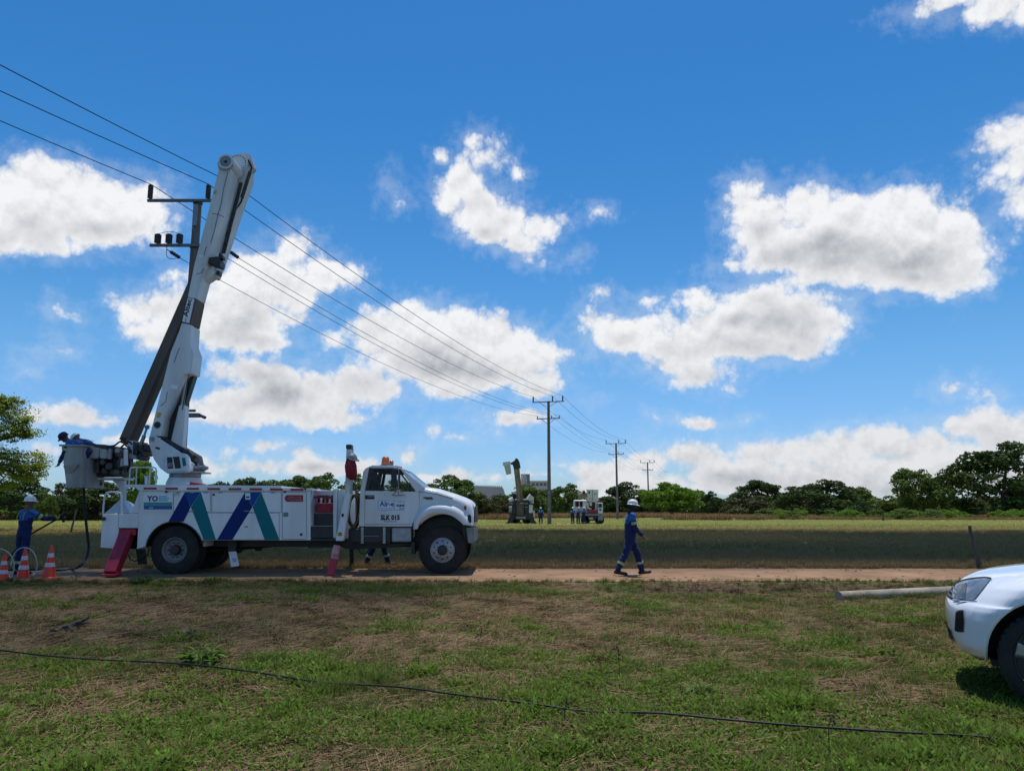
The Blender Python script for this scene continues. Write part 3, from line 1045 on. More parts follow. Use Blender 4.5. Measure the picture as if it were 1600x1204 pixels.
    me_ = [blade_mesh('meadow_tuft', 26, 0.24, 0.035, 0.35, 0.8, MEADOW, 440 + k) for k in range(3)]
    td = [blade_mesh('tall_dry_tuft', 30, 0.75, 0.05, 0.45, 0.5, DRYG, 460 + k) for k in range(3)]
    x, y = spread_pts(48000, 60, 150, 1.3, seed=6)
    k = len(x)
    scatter('meadow_grass', np.stack([x, y, height(x, y) - 0.02], 1), r.uniform(0.5, 1.2, k), r.uniform(0, 6.28, k), r.integers(0, 3, k), me_)
    x, y = spread_pts(30000, 118, 235, 0.8, seed=7)
    ok = fbm(x * 0.03, y * 0.03, 67) > 0.36
    x, y = x[ok], y[ok]
    k = len(x)
    scatter('tall_dry_grass', np.stack([x, y, height(x, y) - 0.02], 1), r.uniform(0.8, 1.9, k) * (1 - 0.45 * sstep(x, 30, 60)), r.uniform(0, 6.28, k), r.integers(0, 3, k), td)


build_cover()

# ------------------------------------------------------------------ the bucket truck
def pp(pts, Y):
    return [S(x, y, Y) for x, y in pts]


def wheel(parent, org, c, rad, width, style, inner=1, mirror=False):
    """A truck wheel whose outer face looks along -Y (or +Y when mirrored): the tyre carries rim, hub and nuts as sub-parts."""
    s = -1 if mirror else 1
    ax = (0, s, 0)
    k = rad / 0.565
    w = width
    prof = [(0.03, 0.285), (0.005, 0.31), (0.0, 0.36), (0.004, 0.42), (0.0, 0.425), (0.006, 0.47), (0.012, 0.475), (0.02, 0.52), (0.035, 0.553),
            (0.045, 0.563), (0.075, 0.565), (0.08, 0.55), (0.095, 0.55), (0.10, 0.565), (w - .10, 0.565), (w - .095, 0.55), (w - .08, 0.55), (w - .075, 0.565), (w - .045, 0.563), (w - .035, 0.553),
            (w - .01, 0.47), (w, 0.36), (w - .03, 0.285)]
    prof = [(t, r * k) for t, r in prof]
    mb = MB(org)
    mb.lathe(prof, c, ax, 56, caps=False)
    # lugs of the tread
    for i in range(44):
        a = 2 * math.pi * i / 44
        rm = Matrix.Rotation(a, 3, 'Y')
        for t in (0.055, w - 0.055):
            mb.obox(Vector(c) + Vector((0, s * t, 0)) + rm @ Vector((0, 0, 0.562 * k)), (0.045, 0.075, 0.022), rm)
    ty = mb.finish('wheel', RUBBER, parent, ang=28)
    C = Vector(c)
    if style == 'front':
        rp = [(0.03, 0.285), (0.012, 0.292), (0.012, 0.275), (0.028, 0.262), (0.022, 0.235), (-0.005, 0.205), (-0.02, 0.17), (-0.022, 0.12), (0.0, 0.115)]
        rm_ = CHROME
    else:
        rp = [(0.03, 0.285), (0.008, 0.296), (0.008, 0.28), (0.04, 0.262), (0.085, 0.235), (0.095, 0.19), (0.095, 0.12), (0.095, 0.05)]
        rm_ = mat('painted_rim', (.22, .22, .23), .5, .1, scale=6, col2=(.16, .155, .15))
    MB(org).lathe([(t, r * k) for t, r in rp] + [(0.2, 0.10 * k), (0.2, 0.28 * k)], c, ax, 44, caps=False).finish('rim', rm_, ty)
    if style == 'front':
        h = MB(org)
        h.lathe([(-0.02, 0.115 * k), (-0.05, 0.11 * k), (-0.075, 0.085 * k), (-0.08, 0.01)], c, ax, 24)
        h.finish('hub', BLACK, ty)
        hb = MB(org)
        for i in range(10):
            a = 2 * math.pi * (i + .5) / 10
            p = C + Vector((math.cos(a) * 0.205 * k, s * -0.012, math.sin(a) * 0.205 * k))
            hb.cyl(p, p + Vector((0, s * 0.02, 0)), 0.021, seg=10)
        tag(hb.finish('hand_hole', BLACK, ty), kind='stuff')
        nb = MB(org)
        for i in range(10):
            a = 2 * math.pi * i / 10
            p = C + Vector((math.cos(a) * 0.155 * k, s * -0.02, math.sin(a) * 0.155 * k))
            nb.cyl(p, p + Vector((0, s * -0.03, 0)), 0.016, seg=6)
        tag(nb.finish('wheel_nut', STEEL, ty), kind='stuff')
    else:
        h = MB(org)
        h.lathe([(0.10, 0.13 * k), (0.02, 0.115 * k), (-0.01, 0.10 * k), (-0.015, 0.01)], c, ax, 20)
        h.finish('hub', BLACK, ty)
        nb = MB(org)
        for i in range(10):
            a = 2 * math.pi * i / 10
            p = C + Vector((math.cos(a) * 0.17 * k, s * 0.094, math.sin(a) * 0.17 * k))
            nb.cyl(p, p + Vector((0, s * -0.04, 0)), 0.018, seg=6)
        tag(nb.finish('wheel_nut', GRIME, ty), kind='stuff')
        # the inner tyre of the pair
        MB(org).lathe([(t + w + 0.05, r) for t, r in prof], c, ax, 40, caps=False).finish('inner_tyre', RUBBER, ty)
    return ty


def build_truck():
    Y0 = 18.45                      # near face of the utility body
    base = Vector((S(470, 890, 19.6).x, 19.6, 0.0))
    O = base
    T = thing('bucket_truck', 'big white bucket truck with blue and teal zigzag stripes and raised boom', 'bucket truck', base)

    def prism(name, pts, y0, y1, m, parent=None, bev=0.0, plane=None, seg=2):
        mb = MB(O).prism(pp(pts, y0 if plane is None else plane), y0, y1)
        if bev:
            mb.bevel(bev, seg)
        return mb.finish(name, m, parent or T)

    def dbl(x0, y0, x1, y1):
        return [(x0, y0), (x1, y0), (x1, y1), (x0, y1)]

    # --- chassis
    fr = MB(O)
    for yy in (19.1, 20.0):
        fr.prism(pp(dbl(180, 843, 733, 854), 19.1), yy, yy + 0.09)
    for x in (225, 330, 420, 500, 560, 640, 720):
        a = S(x, 848, 19.1)
        fr.box(a.x - .05, a.x + .05, 19.18, 20.0, a.z - .08, a.z + .08)
    fr.bevel(0.008, 1)
    fr.finish('chassis_frame', BLACK, T)
    sh = MB(O)
    sh.tube([S(*p, 19.6) for p in ((272, 866), (330, 860), (362, 857), (400, 853), (440, 850), (620, 846), (690, 852))], 0.055, 10)
    for x, y, r in ((362, 857, .1), (404, 853, .12), (374, 858, .09), (272, 866, .2)):
        sh.ball(S(x, y, 19.6), r, 12, 8)
    sh.finish('drive_shaft', BLACK, T)
    for cx, cy in ((272, 864), (691, 858)):
        c = S(cx, cy, 18.6)
        MB(O).cyl((c.x, 18.8, c.z), (c.x, 20.5, c.z), 0.075, seg=12).finish('axle', BLACK, T)

    # --- wheels
    WR = 0.567
    cR, cF = S(272, 863.6, 18.52), S(691.3, 857.6, 18.55)
    cR.z = cF.z = WR + 0.015
    wheel(T, O, cR, WR, 0.27, 'rear')
    wheel(T, O, (cR.x, 20.82, cR.z), WR, 0.27, 'rear', mirror=True)
    wheel(T, O, cF, WR * 0.985, 0.29, 'front')
    wheel(T, O, (cF.x, 20.75, cF.z), WR * 0.985, 0.29, 'front', mirror=True)

    # --- utility body
    arch = []
    for k in range(17):
        a = math.pi * (1.02 - 1.04 * k / 16)
        arch.append((272.5 + 45 * math.cos(a), 860 - 45.5 * math.sin(a)))
    arch[0] = (228, 853); arch[-1] = (317, 843.5)
    outline = [(217.5, 766.5), (485, 766.5), (485, 843.5)] + arch[::-1] + [(214, 857), (216, 824), (217.5, 802)]
    ub = MB(O)
    ub.prism(pp(outline, Y0), Y0, Y0 + 0.72)
    ub.prism(pp(outline, Y0), 20.10, 20.82)
    a, b = S(217.5, 768, Y0), S(485, 800, Y0)
    ub.box(a.x, b.x, Y0 + 0.7, 20.12, b.z - 0.05, b.z + 0.05)
    ub.box(a.x, a.x + 0.05, Y0 + 0.7, 20.12, b.z, a.z)
    ub.bevel(0.006, 1)
    body = ub.finish('utility_body', WHITE, T)
    # arch lip and dark liner
    lip = MB(O)
    lip.tube([S(x, y, Y0 - 0.012) for x, y in arch], 0.016, 6)
    lip.finish('wheel_arch_lip', BLACK, T)
    ln = MB(O)
    for (x0, y0), (x1, y1) in zip(arch, arch[1:]):
        a, b = S(x0, y0, Y0), S(x1, y1, Y0)
        ln.face([(a.x, Y0 + .02, a.z - .004), (b.x, Y0 + .02, b.z - .004), (b.x, 20.8, b.z - .004), (a.x, 20.8, a.z - .004)])
    ln.finish('wheel_arch_liner', BLACK, T)
    prism('rear_gusset', [(217.2, 767.5), (217.2, 801), (204.5, 801)], Y0 + .02, Y0 + 0.06, WHITE, bev=0.004)
    edge = prism('deck', [(195.7, 756.6), (439, 758.6), (439, 762), (487, 762.4), (487, 766.3), (217, 766.3), (211, 761.2), (195.7, 760.6)], Y0 - 0.035, 20.86, WHITE, bev=0.008)
    segs = [(224.4, 244.7), (258, 278), (291.5, 311), (324, 344), (357, 377), (390, 409.4), (422, 441.7), (454, 474)]
    for k, (x0, x1) in enumerate(segs):
        t0 = 761.0 + k * 0.23 + 0.1
        prism('reflector_strip', dbl(x0, t0, x1, t0 + 3.3), Y0 - 0.041, Y0 - 0.036, REFL, edge)
    # compartment doors, each with its hinge line and latch
    for (x0, y0, x1, y1) in ((271.5, 768.6, 328.3, 799.2), (331.2, 768.6, 439.2, 799.8)):
        d = prism('compartment_door', dbl(x0, y0, x1, y1), Y0 - 0.014, Y0 - 0.0045, WHITE, bev=0.004)
        prism('door_seal', dbl(x0 - .55, y0 - .5, x1 + .55, y1 + .5), Y0 - .004, Y0 - .001, INK, d)
        for hx in (.12, .5, .88):
            q = S(x0 + (x1 - x0) * hx, y0 + .6, Y0 - .02)
            MB(O).obox((q.x, Y0 - .018, q.z), (.10, .012, .022)).finish('hinge', STEEL, d)
        q = S((x0 + x1) / 2, y1 - 1.8, Y0 - 0.02)
        MB(O).box(q.x - .06, q.x + .06, Y0 - 0.022, Y0 - .015, q.z - .012, q.z + .012).bevel(.004, 1).finish('latch', STEEL, d)
    d = prism('compartment_door', dbl(219.3, 768.6, 270.8, 799.2), Y0 - 0.014, Y0 - 0.001, WHITE, bev=0.005)
    for (x0, y0, x1, y1) in ((319.5, 801.2, 436, 842.5),):
        d = prism('lower_door', dbl(x0, y0, x1, y1), Y0 - 0.013, Y0 - 0.0045, WHITE, bev=0.004)
        prism('door_seal', dbl(x0 - .5, y0 - .5, x1 + .5, y1 + .5), Y0 - .004, Y0 - .001, INK, d)
        q = S(385, 822.5, Y0)
        MB(O).box(q.x - .045, q.x + .045, Y0 - 0.021, Y0 - .014, q.z - .014, q.z + .014).bevel(.004, 1).finish('latch', STEEL, d)
    tall = prism('tall_door', dbl(441.5, 768.6, 478.4, 841.5), Y0 - 0.016, Y0 - 0.0045, WHITE, bev=0.004)
    prism('door_seal', dbl(441, 768.1, 478.9, 842), Y0 - .004, Y0 - .001, INK, tall)
    mb = MB(O)
    q = S(447.3, 803.5, Y0)
    mb.box(q.x - .07, q.x + .05, Y0 - 0.024, Y0 - .017, q.z - .05, q.z + .05)
    mb.box(q.x - .03, q.x + .045, Y0 - 0.045, Y0 - .025, q.z - .012, q.z + .03)
    mb.bevel(.004, 1).finish('handle', STEEL, tall)
    q = S(471, 834.6, Y0)
    MB(O).cyl((q.x, Y0 - .03, q.z), (q.x, Y0 - .017, q.z), 0.032, seg=16).finish('knob', BLACK, tall)
    pill = [(473.6, 773), (473.6, 783.6)] + [(449 + 4.2 * math.cos(t), 778.3 + 5.3 * math.sin(t)) for t in [R(90 + 20 * k) for k in range(10)]]
    lab = prism('red_label', pill, Y0 - 0.02, Y0 - .0165, REFL, tall)
    lt = MB(O)
    for yy, x0, x1 in ((776.2, 452, 470), (778.6, 450, 471), (781.0, 452, 472)):
        a, b = S(x0, yy - .35, Y0), S(x1, yy + .35, Y0)
        lt.box(a.x, b.x, Y0 - .022, Y0 - .0205, b.z, a.z)
    tag(lt.finish('label_text', REDWORN, tall), kind='stuff')
    for (x, y) in ((445.5, 768.2), (334.5, 772.3), (260.5, 768), (477.5, 763.8)):
        q = S(x, y, Y0)
        MB(O).cyl((q.x, Y0 - .05, q.z), (q.x, Y0 - .015, q.z), 0.024, seg=12).finish('marker_lamp', BLACK, body)
    # zigzag stripes: thin vinyl, proud of the doors
    def vinyl(pts, m):
        return prism('stripe', pts, Y0 - 0.0185, Y0 - 0.0165, m)
    vinyl([(288.7, 768.4), (297.8, 792), (286.5, 814.3), (278, 814.0), (262.5, 815.6)], BLUE1)
    vinyl([(288.9, 768.4), (313.5, 768.4), (298, 791.6)], BLUE2)
    vinyl([(313.8, 768.4), (337.4, 843), (317.4, 843), (317.0, 839), (298.3, 792)], TEAL)
    vinyl([(383, 768.4), (394.3, 791.6), (362.8, 843), (338.9, 843)], BLUE1)
    vinyl([(383.2, 768.4), (407.7, 768.4), (394.6, 791.2)], BLUE2)
    vinyl([(408, 768.4), (436.6, 843), (413.6, 843), (394.8, 791.8)], TEAL)
    st = prism('sticker', dbl(383.2, 769.8, 391, 780), Y0 - 0.0215, Y0 - 0.019, DECALW)
    prism('sticker_mark', dbl(384.2, 775.2, 390, 777.6), Y0 - 0.0232, Y0 - 0.022, INK, st)
    # the YO sign
    sg = prism('sign', dbl(224, 771.5, 269.4, 796), Y0 - 0.022, Y0 - 0.0145, DECALW, bev=0.002)
    for (y0, y1, m_) in ((784.2, 789.2, DECALG), (789.4, 795.4, DECALB)):
        prism('sign_band', dbl(224.6, y0, 268.8, y1), Y0 - 0.0245, Y0 - 0.0226, m_, sg)
    Zt = Y0 - 0.0245
    q = S(229.3, 783.0, Zt)
    lettering('lettering', 'YO', BLUE1, sg, O, (q.x, Zt, q.z), 0.135, S(246.5, 783, Zt).x - q.x, bold=0.035)
    for k, tx in enumerate(('somos energía', 'que transforma', 'el Caribe')):
        pass
    fp = MB(O)
    for y0, x1 in ((774.3, 261), (777.4, 264.5), (780.4, 262)):
        for j in range(7):
            xa = 248 + j * (x1 - 248) / 7
            a, b = S(xa, y0, Zt), S(xa + (x1 - 248) / 7 * 0.82, y0 + 1.9, Zt)
            fp.box(a.x, b.x, Zt, Zt + .002, b.z, a.z)
    tag(fp.finish('small_print', DECALT, sg), kind='stuff')
    q = MB(O)
    for j in range(4):
        a, b = S(233 + j * 1.6, 792.2, Zt - .003), S(234.1 + j * 1.6, 793.5, Zt - .003)
        q.box(a.x, b.x, Zt - .003, Zt - .001, b.z, a.z)
    tag(q.finish('small_print', DECALW, sg), kind='stuff')
    hd = MB(O)
    hd.tube([S(*p, Y0 - .045) for p in ((273.5, 774.5), (273.5, 771.3), (279, 771.3), (279, 774.5))], .007, 6)
    hd.finish('grab_loop', STEEL, body)

    # --- tail shelf with the outrigger bay
    ts = MB(O)
    ts.prism(pp([(160, 802), (185, 802), (184.5, 857), (156.6, 855)], Y0 + .02), Y0 + .02, 20.8)
    ts.prism(pp([(185.2, 802), (217.3, 802), (215.8, 824.6), (185.2, 824.6)], Y0 + .02), Y0 + .02, 20.8)
    ts.bevel(0.008, 1)
    tail = ts.finish('tail_shelf', WHITE, T)
    bay = MB(O).prism(pp(dbl(185.4, 825, 214, 857), Y0 + .5), Y0 + .5, 20.3)
    bay.finish('outrigger_bay', DARKIN, T)
    q = S(162, 810, Y0)
    MB(O).cyl((q.x, Y0 - .03, q.z), (q.x, Y0 + .019, q.z), .045, seg=18).finish('tail_lamp', BLACK, tail)
    MB(O).tube([S(*p, Y0 + .1) for p in ((160.8, 801.5), (162, 786), (164, 773), (166.5, 769.5), (172, 768.4), (184, 768.4), (188.5, 770), (190.2, 776), (190.2, 801.5))], .022, 8).finish('rear_grab_rail', WHITE2, tail)
    # boom rest
    br = MB(O)
    br.prism(pp(dbl(138, 746.2, 197, 749.4), 19.5), 19.35, 19.85)
    br.bevel(.006, 1)
    br.finish('boom_rest', WHITE2, T)
    MB(O).prism(pp([(174, 749.6), (192.5, 749.6), (192, 801), (186.8, 801), (186.5, 768), (182, 757)], 19.5), 19.52, 19.68).bevel(.006, 1).finish('boom_rest_post', WHITE2, T)
    pyr = MB(O)
    b4 = [S(164, 801.3, 19.1), S(203.5, 801.3, 19.1)]
    top = [S(186.6, 781, 19.5), S(192.2, 781, 19.5)]
    pyr._rings([[(b4[0].x, 19.1, b4[0].z), (b4[1].x, 19.1, b4[0].z), (b4[1].x, 20.1, b4[0].z), (b4[0].x, 20.1, b4[0].z)],
                [(top[0].x, 19.5, top[0].z), (top[1].x, 19.5, top[0].z), (top[1].x, 19.7, top[0].z), (top[0].x, 19.7, top[0].z)]])
    pyr.finish('boom_rest_foot', WHITE, T, ang=20)
    # guard rail on the deck
    gr = MB(O)
    yy = 19.0
    gr.tube([S(*p, yy) for p in ((201.5, 756.5), (203.2, 733), (205, 730.5), (210, 730), (240, 730), (243, 731), (244.6, 735), (243.4, 756.5))], .018, 7)
    for x0, x1 in ((212.4, 213.6), (233.2, 235.3)):
        gr.tube([S(x0, 756.5, yy), S(x1, 730, yy)], .016, 7)
    gr.tube([S(225.5, 744, yy), S(234, 743, yy)], .014, 6)
    gr.prism(pp(dbl(226, 744.5, 230, 756.5), yy), yy, yy + .1)
    gr.finish('guard_rail', WHITE2, T)

    # --- outriggers
    def leg(name, pts, y0, y1, m, parent=None, bev=.008):
        return prism(name, pts, y0, y1, m, parent, bev)
    og = MB(O)
    a, b = [S(198, 834, Y0 + .1), S(172, 897, Y0 - .55)]
    a.y, b.y = Y0 + .12, Y0 - .5
    og.beam(a, b, 0.25, 0.27, (0, 1, 0))
    og.bevel(.01, 1)
    o1 = og.finish('rear_outrigger', REDP, T)
    og = MB(O)
    og.obox(b + Vector((0, 0, -0.01)), (0.34, 0.34, 0.05))
    og.bevel(.006, 1).finish('foot_pad', REDP, o1)
    MB(O).prism(pp(dbl(188, 826, 213, 836), Y0 + .1), Y0 + .06, Y0 + .45).bevel(.006, 1).finish('outrigger_housing', REDP, T)
    # front outrigger: white inclined sleeve with the red-and-white inner leg
    sl = MB(O)
    sl.prism(pp([(538.6, 772.5), (547.4, 773), (536.6, 844.5), (524, 844.5)], 18.25), 18.25, 18.43)
    sl.bevel(.012, 2)
    slo = sl.finish('front_outrigger', WHITE, T)
    q = S(535.5, 804.5, 18.25)
    MB(O).obox((q.x, 18.246, q.z), (.05, .012, .075)).finish('slot', INK, slo)
    q = S(531.3, 834, 18.25)
    w_ = MB(O).obox((q.x, 18.247, q.z), (.10, .006, .085)).finish('caution_label', YELLOWI, slo)
    mb = MB(O)
    for i in range(3):
        mb.obox((q.x, 18.2428, q.z + .026 - .026 * i), (.08 - .02 * (i % 2), .002, .011))
    tag(mb.finish('label_text', INK, slo), kind='stuff')
    a, b = S(529.5, 842, 18.34), S(518, 898, 18.25)
    b.y = 18.15
    m1 = a + (b - a) * 0.18; m2 = a + (b - a) * 0.55
    MB(O).beam(m1, m2, .13, .15).finish('inner_leg', REDWORN, slo)
    MB(O).beam(m2, b, .13, .152).finish('inner_leg_end', REDP, slo)
    # far outrigger
    fo = MB(O)
    fo.prism(pp(dbl(546, 845, 552.5, 884), 21.0), 21.0, 21.12)
    fo.prism(pp(dbl(541, 884, 557, 886.5), 21.0), 20.92, 21.2)
    fo.prism(pp([(549, 760), (556, 760), (556, 846), (546, 846)], 20.7), 20.7, 20.85)
    fo.finish('far_outrigger', BARK, T)
    # the upright masts of the outrigger frame
    for (x0, xt, x1, y1, yy) in ((539.8, 541.2, 7.0, 772, 18.62), (545, 545.8, 5.6, 772, 18.95)):
        MB(O).prism(pp([(x0 - 1, y1), (x0 + x1 - 1, y1), (xt + x1, 699), (xt, 699)], yy), yy, yy + .12).bevel(.008, 1).finish('mast', WHITE2, T)
    MB(O).prism(pp(dbl(540.4, 694, 549, 701), 18.58), 18.58, 18.82).bevel(.012, 2).finish('mast_head', BLACK, T)
    sk = MB(O)
    sk.prism(pp([(538, 771), (545.5, 771), (536, 843), (528.5, 843)], 18.5), 18.46, 18.6)
    sk.bevel(.006, 1).finish('mast_foot', WHITE2, T)

    # --- step bay between body and cab
    wl = MB(O)
    wl.prism(pp(dbl(520.5, 763, 526, 839.5), Y0 + .02), Y0 + .02, 20.8)
    wl.prism(pp(dbl(526.3, 764, 536, 839.5), Y0 + .1), Y0 + .1, Y0 + .16)
    wl.bevel(.006, 1).finish('bay_wall', WHITE, T)
    for (x0, y0, x1, y1, dy) in ((485.3, 802, 520, 820.4, .32), (481.5, 822, 520, 840, .04)):
        st = prism('step', dbl(x0, y0, x1, y1), Y0 + dy, Y0 + dy + .35, BLACK, bev=.004)
        prism('step_nose', dbl(x0, y0 - .9, x1, y0 - .1), Y0 + dy - .02, Y0 + dy + .35, STEEL, st)
    prism('bay_back', dbl(485.5, 767, 520, 840), Y0 + .75, Y0 + .8, DARKIN)
    prism('bay_floor', dbl(480, 841, 536, 844.5), Y0 + .03, 20.6, BLACK)
    prism('red_bar', dbl(489, 774.4, 520, 778.2), Y0 + .3, Y0 + .36, REDP, bev=.004)
    prism('side_rail', [(487, 767), (490.2, 766.5), (485.6, 789), (483.4, 789)], Y0 + .05, Y0 + .09, WHITE2)
    prism('upper_panel', dbl(492, 767.6, 519.5, 773.4), Y0 + .5, Y0 + .56, WHITE2, bev=.004)
    cage = MB(O)
    cage.tube([S(*p, Y0 + .05) for p in ((481.5, 845), (481.5, 854.5), (516.8, 854.5), (516.8, 845))], .018, 6)
    cage.tube([S(*p, Y0 + .3) for p in ((494, 845), (500, 848.5), (508, 849), (515, 845))], .012, 6)
    cage.finish('step_frame', BLACK, T)

    # --- mud flaps and the white flap sign
    prism('mud_flap', [(212.3, 857.3), (226.5, 857.3), (229.5, 880.5), (215.5, 881.5)], Y0 + .12, Y0 + .14, RUBBER)
    MB(O).tube([S(*p, Y0 + .1) for p in ((200.5, 866), (203.5, 873), (209, 876), (214, 875.5), (222, 873), (230, 867), (233.3, 858), (231, 853))], .014, 6).finish('air_line', HOSEB, T)
    fl = MB(O)
    a = [S(356.5, 861.5, 18.9), S(368.5, 861, 18.9), S(373.5, 883.5, 18.9), S(361.2, 885.4, 18.9)]
    fl._rings([[Vector((p.x, p.y + (0.02 if i in (0, 1) else 0), p.z)) for i, p in enumerate(a)], [Vector((p.x, p.y + .02, p.z)) for p in a]])
    flo = fl.finish('mud_flap_sign', DECALW, T)
    q = S(362.2, 877.5, 18.88)
    lettering('lettering', 'YO', DECALT, flo, O, (q.x, 18.893, q.z), .09, .10, bold=.03)
    prism('hanger_bracket', [(355.5, 843), (371, 843), (367, 861), (356, 861.5), (357, 850)], 18.92, 19.0, BLACK)

    # --- fuel tank and battery box
    tk = prism('fuel_tank', dbl(544, 824, 612, 848.5), 18.62, 19.15, BLACK, bev=.035, seg=3)
    for x in (566, 600.3):
        prism('tank_strap', dbl(x - 2, 823.6, x + 2, 848.8), 18.605, 18.63, CHROME, tk)
    prism('tank_line', dbl(568, 836.6, 592, 837.5), 18.606, 18.619, STEEL, tk)
    bb = prism('battery_box', dbl(612.5, 824.5, 642, 846), 18.58, 19.1, CHROME, bev=.012)
    prism('box_step', dbl(613.5, 844.2, 641, 845.8), 18.55, 18.579, STEEL, bb)
    prism('underframe', [(536, 845), (642, 848.5), (626, 854.5), (550, 858), (536, 856)], 18.9, 19.6, BLACK, bev=.01)
    prism('front_bracket', dbl(642.5, 846, 648, 865.5), 18.7, 18.9, BLACK)
    MB(O).tube([S(*p, 18.75) for p in ((560, 857), (562, 862.5), (568, 865.5), (574, 862), (577, 857))], .012, 6).finish('hose', HOSEB, T)

    build_cab(T, O, prism, dbl)
    build_boom(T, O, prism, dbl)
    return T


def build_cab(T, O, prism, dbl):
    yn, yf = 18.60, 20.62
    # rear strip and pillars (near and far side alike)
    shell = MB(O)
    for y0, y1 in ((yn, yn + .06), (yf - .06, yf)):
        shell.prism(pp([(560.5, 822), (569.8, 822), (570.2, 766.2), (576.8, 730), (571.5, 730.5), (567.2, 737), (562.8, 768)], yn), y0, y1)
        shell.prism(pp([(577, 729.4), (581.5, 727.4), (613, 727.8), (624.5, 731.3), (623.5, 733.3), (612, 731.2), (580.8, 731)], yn), y0, y1)
        shell.prism(pp([(624.8, 731.4), (629.2, 733), (664.5, 762), (655.2, 767.5), (649.5, 767.5)], yn), y0, y1)
        shell.prism(pp([(569.8, 818.8), (645, 818.8), (644, 822), (569.8, 822)], yn), y0, y1)
    # roof, back wall, floor
    shell.prism(pp([(572, 730.2), (581, 726.2), (613, 726.6), (628.5, 731.6), (626, 734), (612, 730), (581, 730)], yn), yn + .061, yf - .061)
    shell.bevel(.012, 2)
    cab = shell.finish('cab', WHITE, T)
    prism('cab_back_wall', [(561.5, 822), (565, 822), (566.5, 768), (564, 768)], yn + .062, yf - .062, WHITE)
    prism('sill', dbl(561, 821.8, 645, 826.5), yn + .03, yf - .03, BLACK)
    prism('cab_lining', [(573, 768), (594, 768), (592, 744), (590, 737), (584, 733), (578, 735)], yf - .14, yf - .07, DARKIN, plane=yf)
    prism('headliner', [(579, 732.2), (624, 734), (622, 736.5), (580, 735.5)], yn + .07, yf - .15, DARKIN)
    prism('cab_floor', dbl(566, 817, 650, 822), yn + .062, yf - .062, DARKIN)
    # rear window frame above the back wall
    a, b = S(564.4, 768, yn), S(573, 731, yn)
    for y0, y1 in ((yn + .065, yn + .35), (yf - .35, yf - .065)):
        fr = MB(O)
        fr._rings([[(a.x, y0, a.z), (a.x + .05, y0, a.z), (b.x + .05, y0, b.z), (b.x, y0, b.z)], [(a.x, y1, a.z), (a.x + .05, y1, a.z), (b.x + .05, y1, b.z), (b.x, y1, b.z)]])
        fr.finish('rear_window_frame', DARKIN, T)
    # doors
    low = [(570.6, 766.3), (655, 768), (655, 797.8), (645.3, 816.5), (644.3, 818.4), (570.2, 818.4)]
    win_o = [(570.9, 765.8), (577.6, 731.6), (611.8, 731.6), (623.2, 734), (649, 767.4)]
    win_i = [(576.4, 764.2), (582, 733.4), (611, 733.6), (621.6, 735.4), (645, 765.8)]
    for near in (True, False):
        y0, y1 = (yn - .012, yn + .05) if near else (yf - .05, yf + .012)
        mb = MB(O).prism(pp(low, yn), y0, y1)
        mb.bevel(.010, 2)
        door = mb.finish('door', WHITE, T)
        MB(O).ring(pp(win_o, yn), pp(win_i, yn), y0 + .004, y1 - .004).finish('window_frame', BLACK, door)
        MB(O).prism(pp(win_i, yn), (y0 + y1) / 2 - .003, (y0 + y1) / 2 + .003).finish('window', GLASS, door)
        # quarter-light bar
        MB(O).prism(pp([(622.4, 737), (625, 740), (625, 765.6), (622.4, 765.6)], yn), y0 + .003, y1 - .003).finish('window_bar', BLACK, door)
        if near:
            D = door
    yd = yn - .012
    MB(O).prism(pp(dbl(570.7, 773.2, 585, 779.4), yd), yd - .008, yd + .001).bevel(.003, 1).finish('handle', INK, D)
    MB(O).prism(pp(dbl(574.5, 774.6, 584, 776.4), yd), yd - .03, yd - .0085).bevel(.004, 1).finish('handle_lever', STEEL, D)
    MB(O).prism(pp([(571, 799.4), (653.5, 798.6), (653, 800), (571, 800.8)], yd), yd - .006, yd + .001).finish('door_crease', WHITE, D)
    # company sign, drawn as the letters that can be read
    sg = MB(O).prism(pp(dbl(591.4, 781.6, 632, 796.6), yd), yd - .006, yd - .0005).bevel(.0015, 1).finish('door_sign', DECALW, D)
    ys = yd - .008
    MB(O).ring(pp(dbl(591.4, 781.6, 632, 796.6), yd), pp(dbl(592.0, 782.2, 631.4, 796.0), yd), ys, ys + .0016).finish('sign_border', DECALT, sg)
    MB(O).prism(pp(dbl(592, 793.4, 616, 794.1), ys), ys, ys + .0015).finish('sign_rule', DECALT, sg)
    MB(O).prism(pp(dbl(616.4, 782, 616.9, 796.2), ys), ys, ys + .0015).finish('sign_rule', DECALB, sg)
    q = S(593, 790.8, ys)
    lettering('lettering', 'Aír-e', DECALB, sg, O, (q.x, ys, q.z), .125, S(615.6, 790, ys).x - q.x, bold=.025)
    q = S(619.2, 791.2, ys)
    lettering('lettering', 'SiM', INK, sg, O, (q.x, ys, q.z), .055, S(630.8, 790, ys).x - q.x, bold=.03)
    fp = MB(O)
    for x0, x1, y0 in ((621, 629, 783.6), (623, 631, 793), (624, 630, 794.8)):
        fp.prism(pp(dbl(x0, y0, x1, y0 + .9), ys), ys, ys + .0015)
    tag(fp.finish('small_print', DECALG, sg), kind='stuff')
    # plate number painted on the door
    q = S(594.6, 812.3, yd)
    lettering('plate_number', 'SLK 015', INK, D, O, (q.x, yd - .004, q.z), .128, S(624.6, 812, yd).x - q.x, bold=.045)
    fp = MB(O)
    for j in range(9):
        x0 = 599.5 + j * 2.3
        fp.prism(pp(dbl(x0, 813.9, x0 + 1.8, 815), yd - .002), yd - .003, yd - .0006)
    tag(fp.finish('small_print', INK, D), kind='stuff')
    # windscreen
    ws = MB(O)
    a, b = S(628.6, 733.2, yn), S(663.5, 761.6, yn)
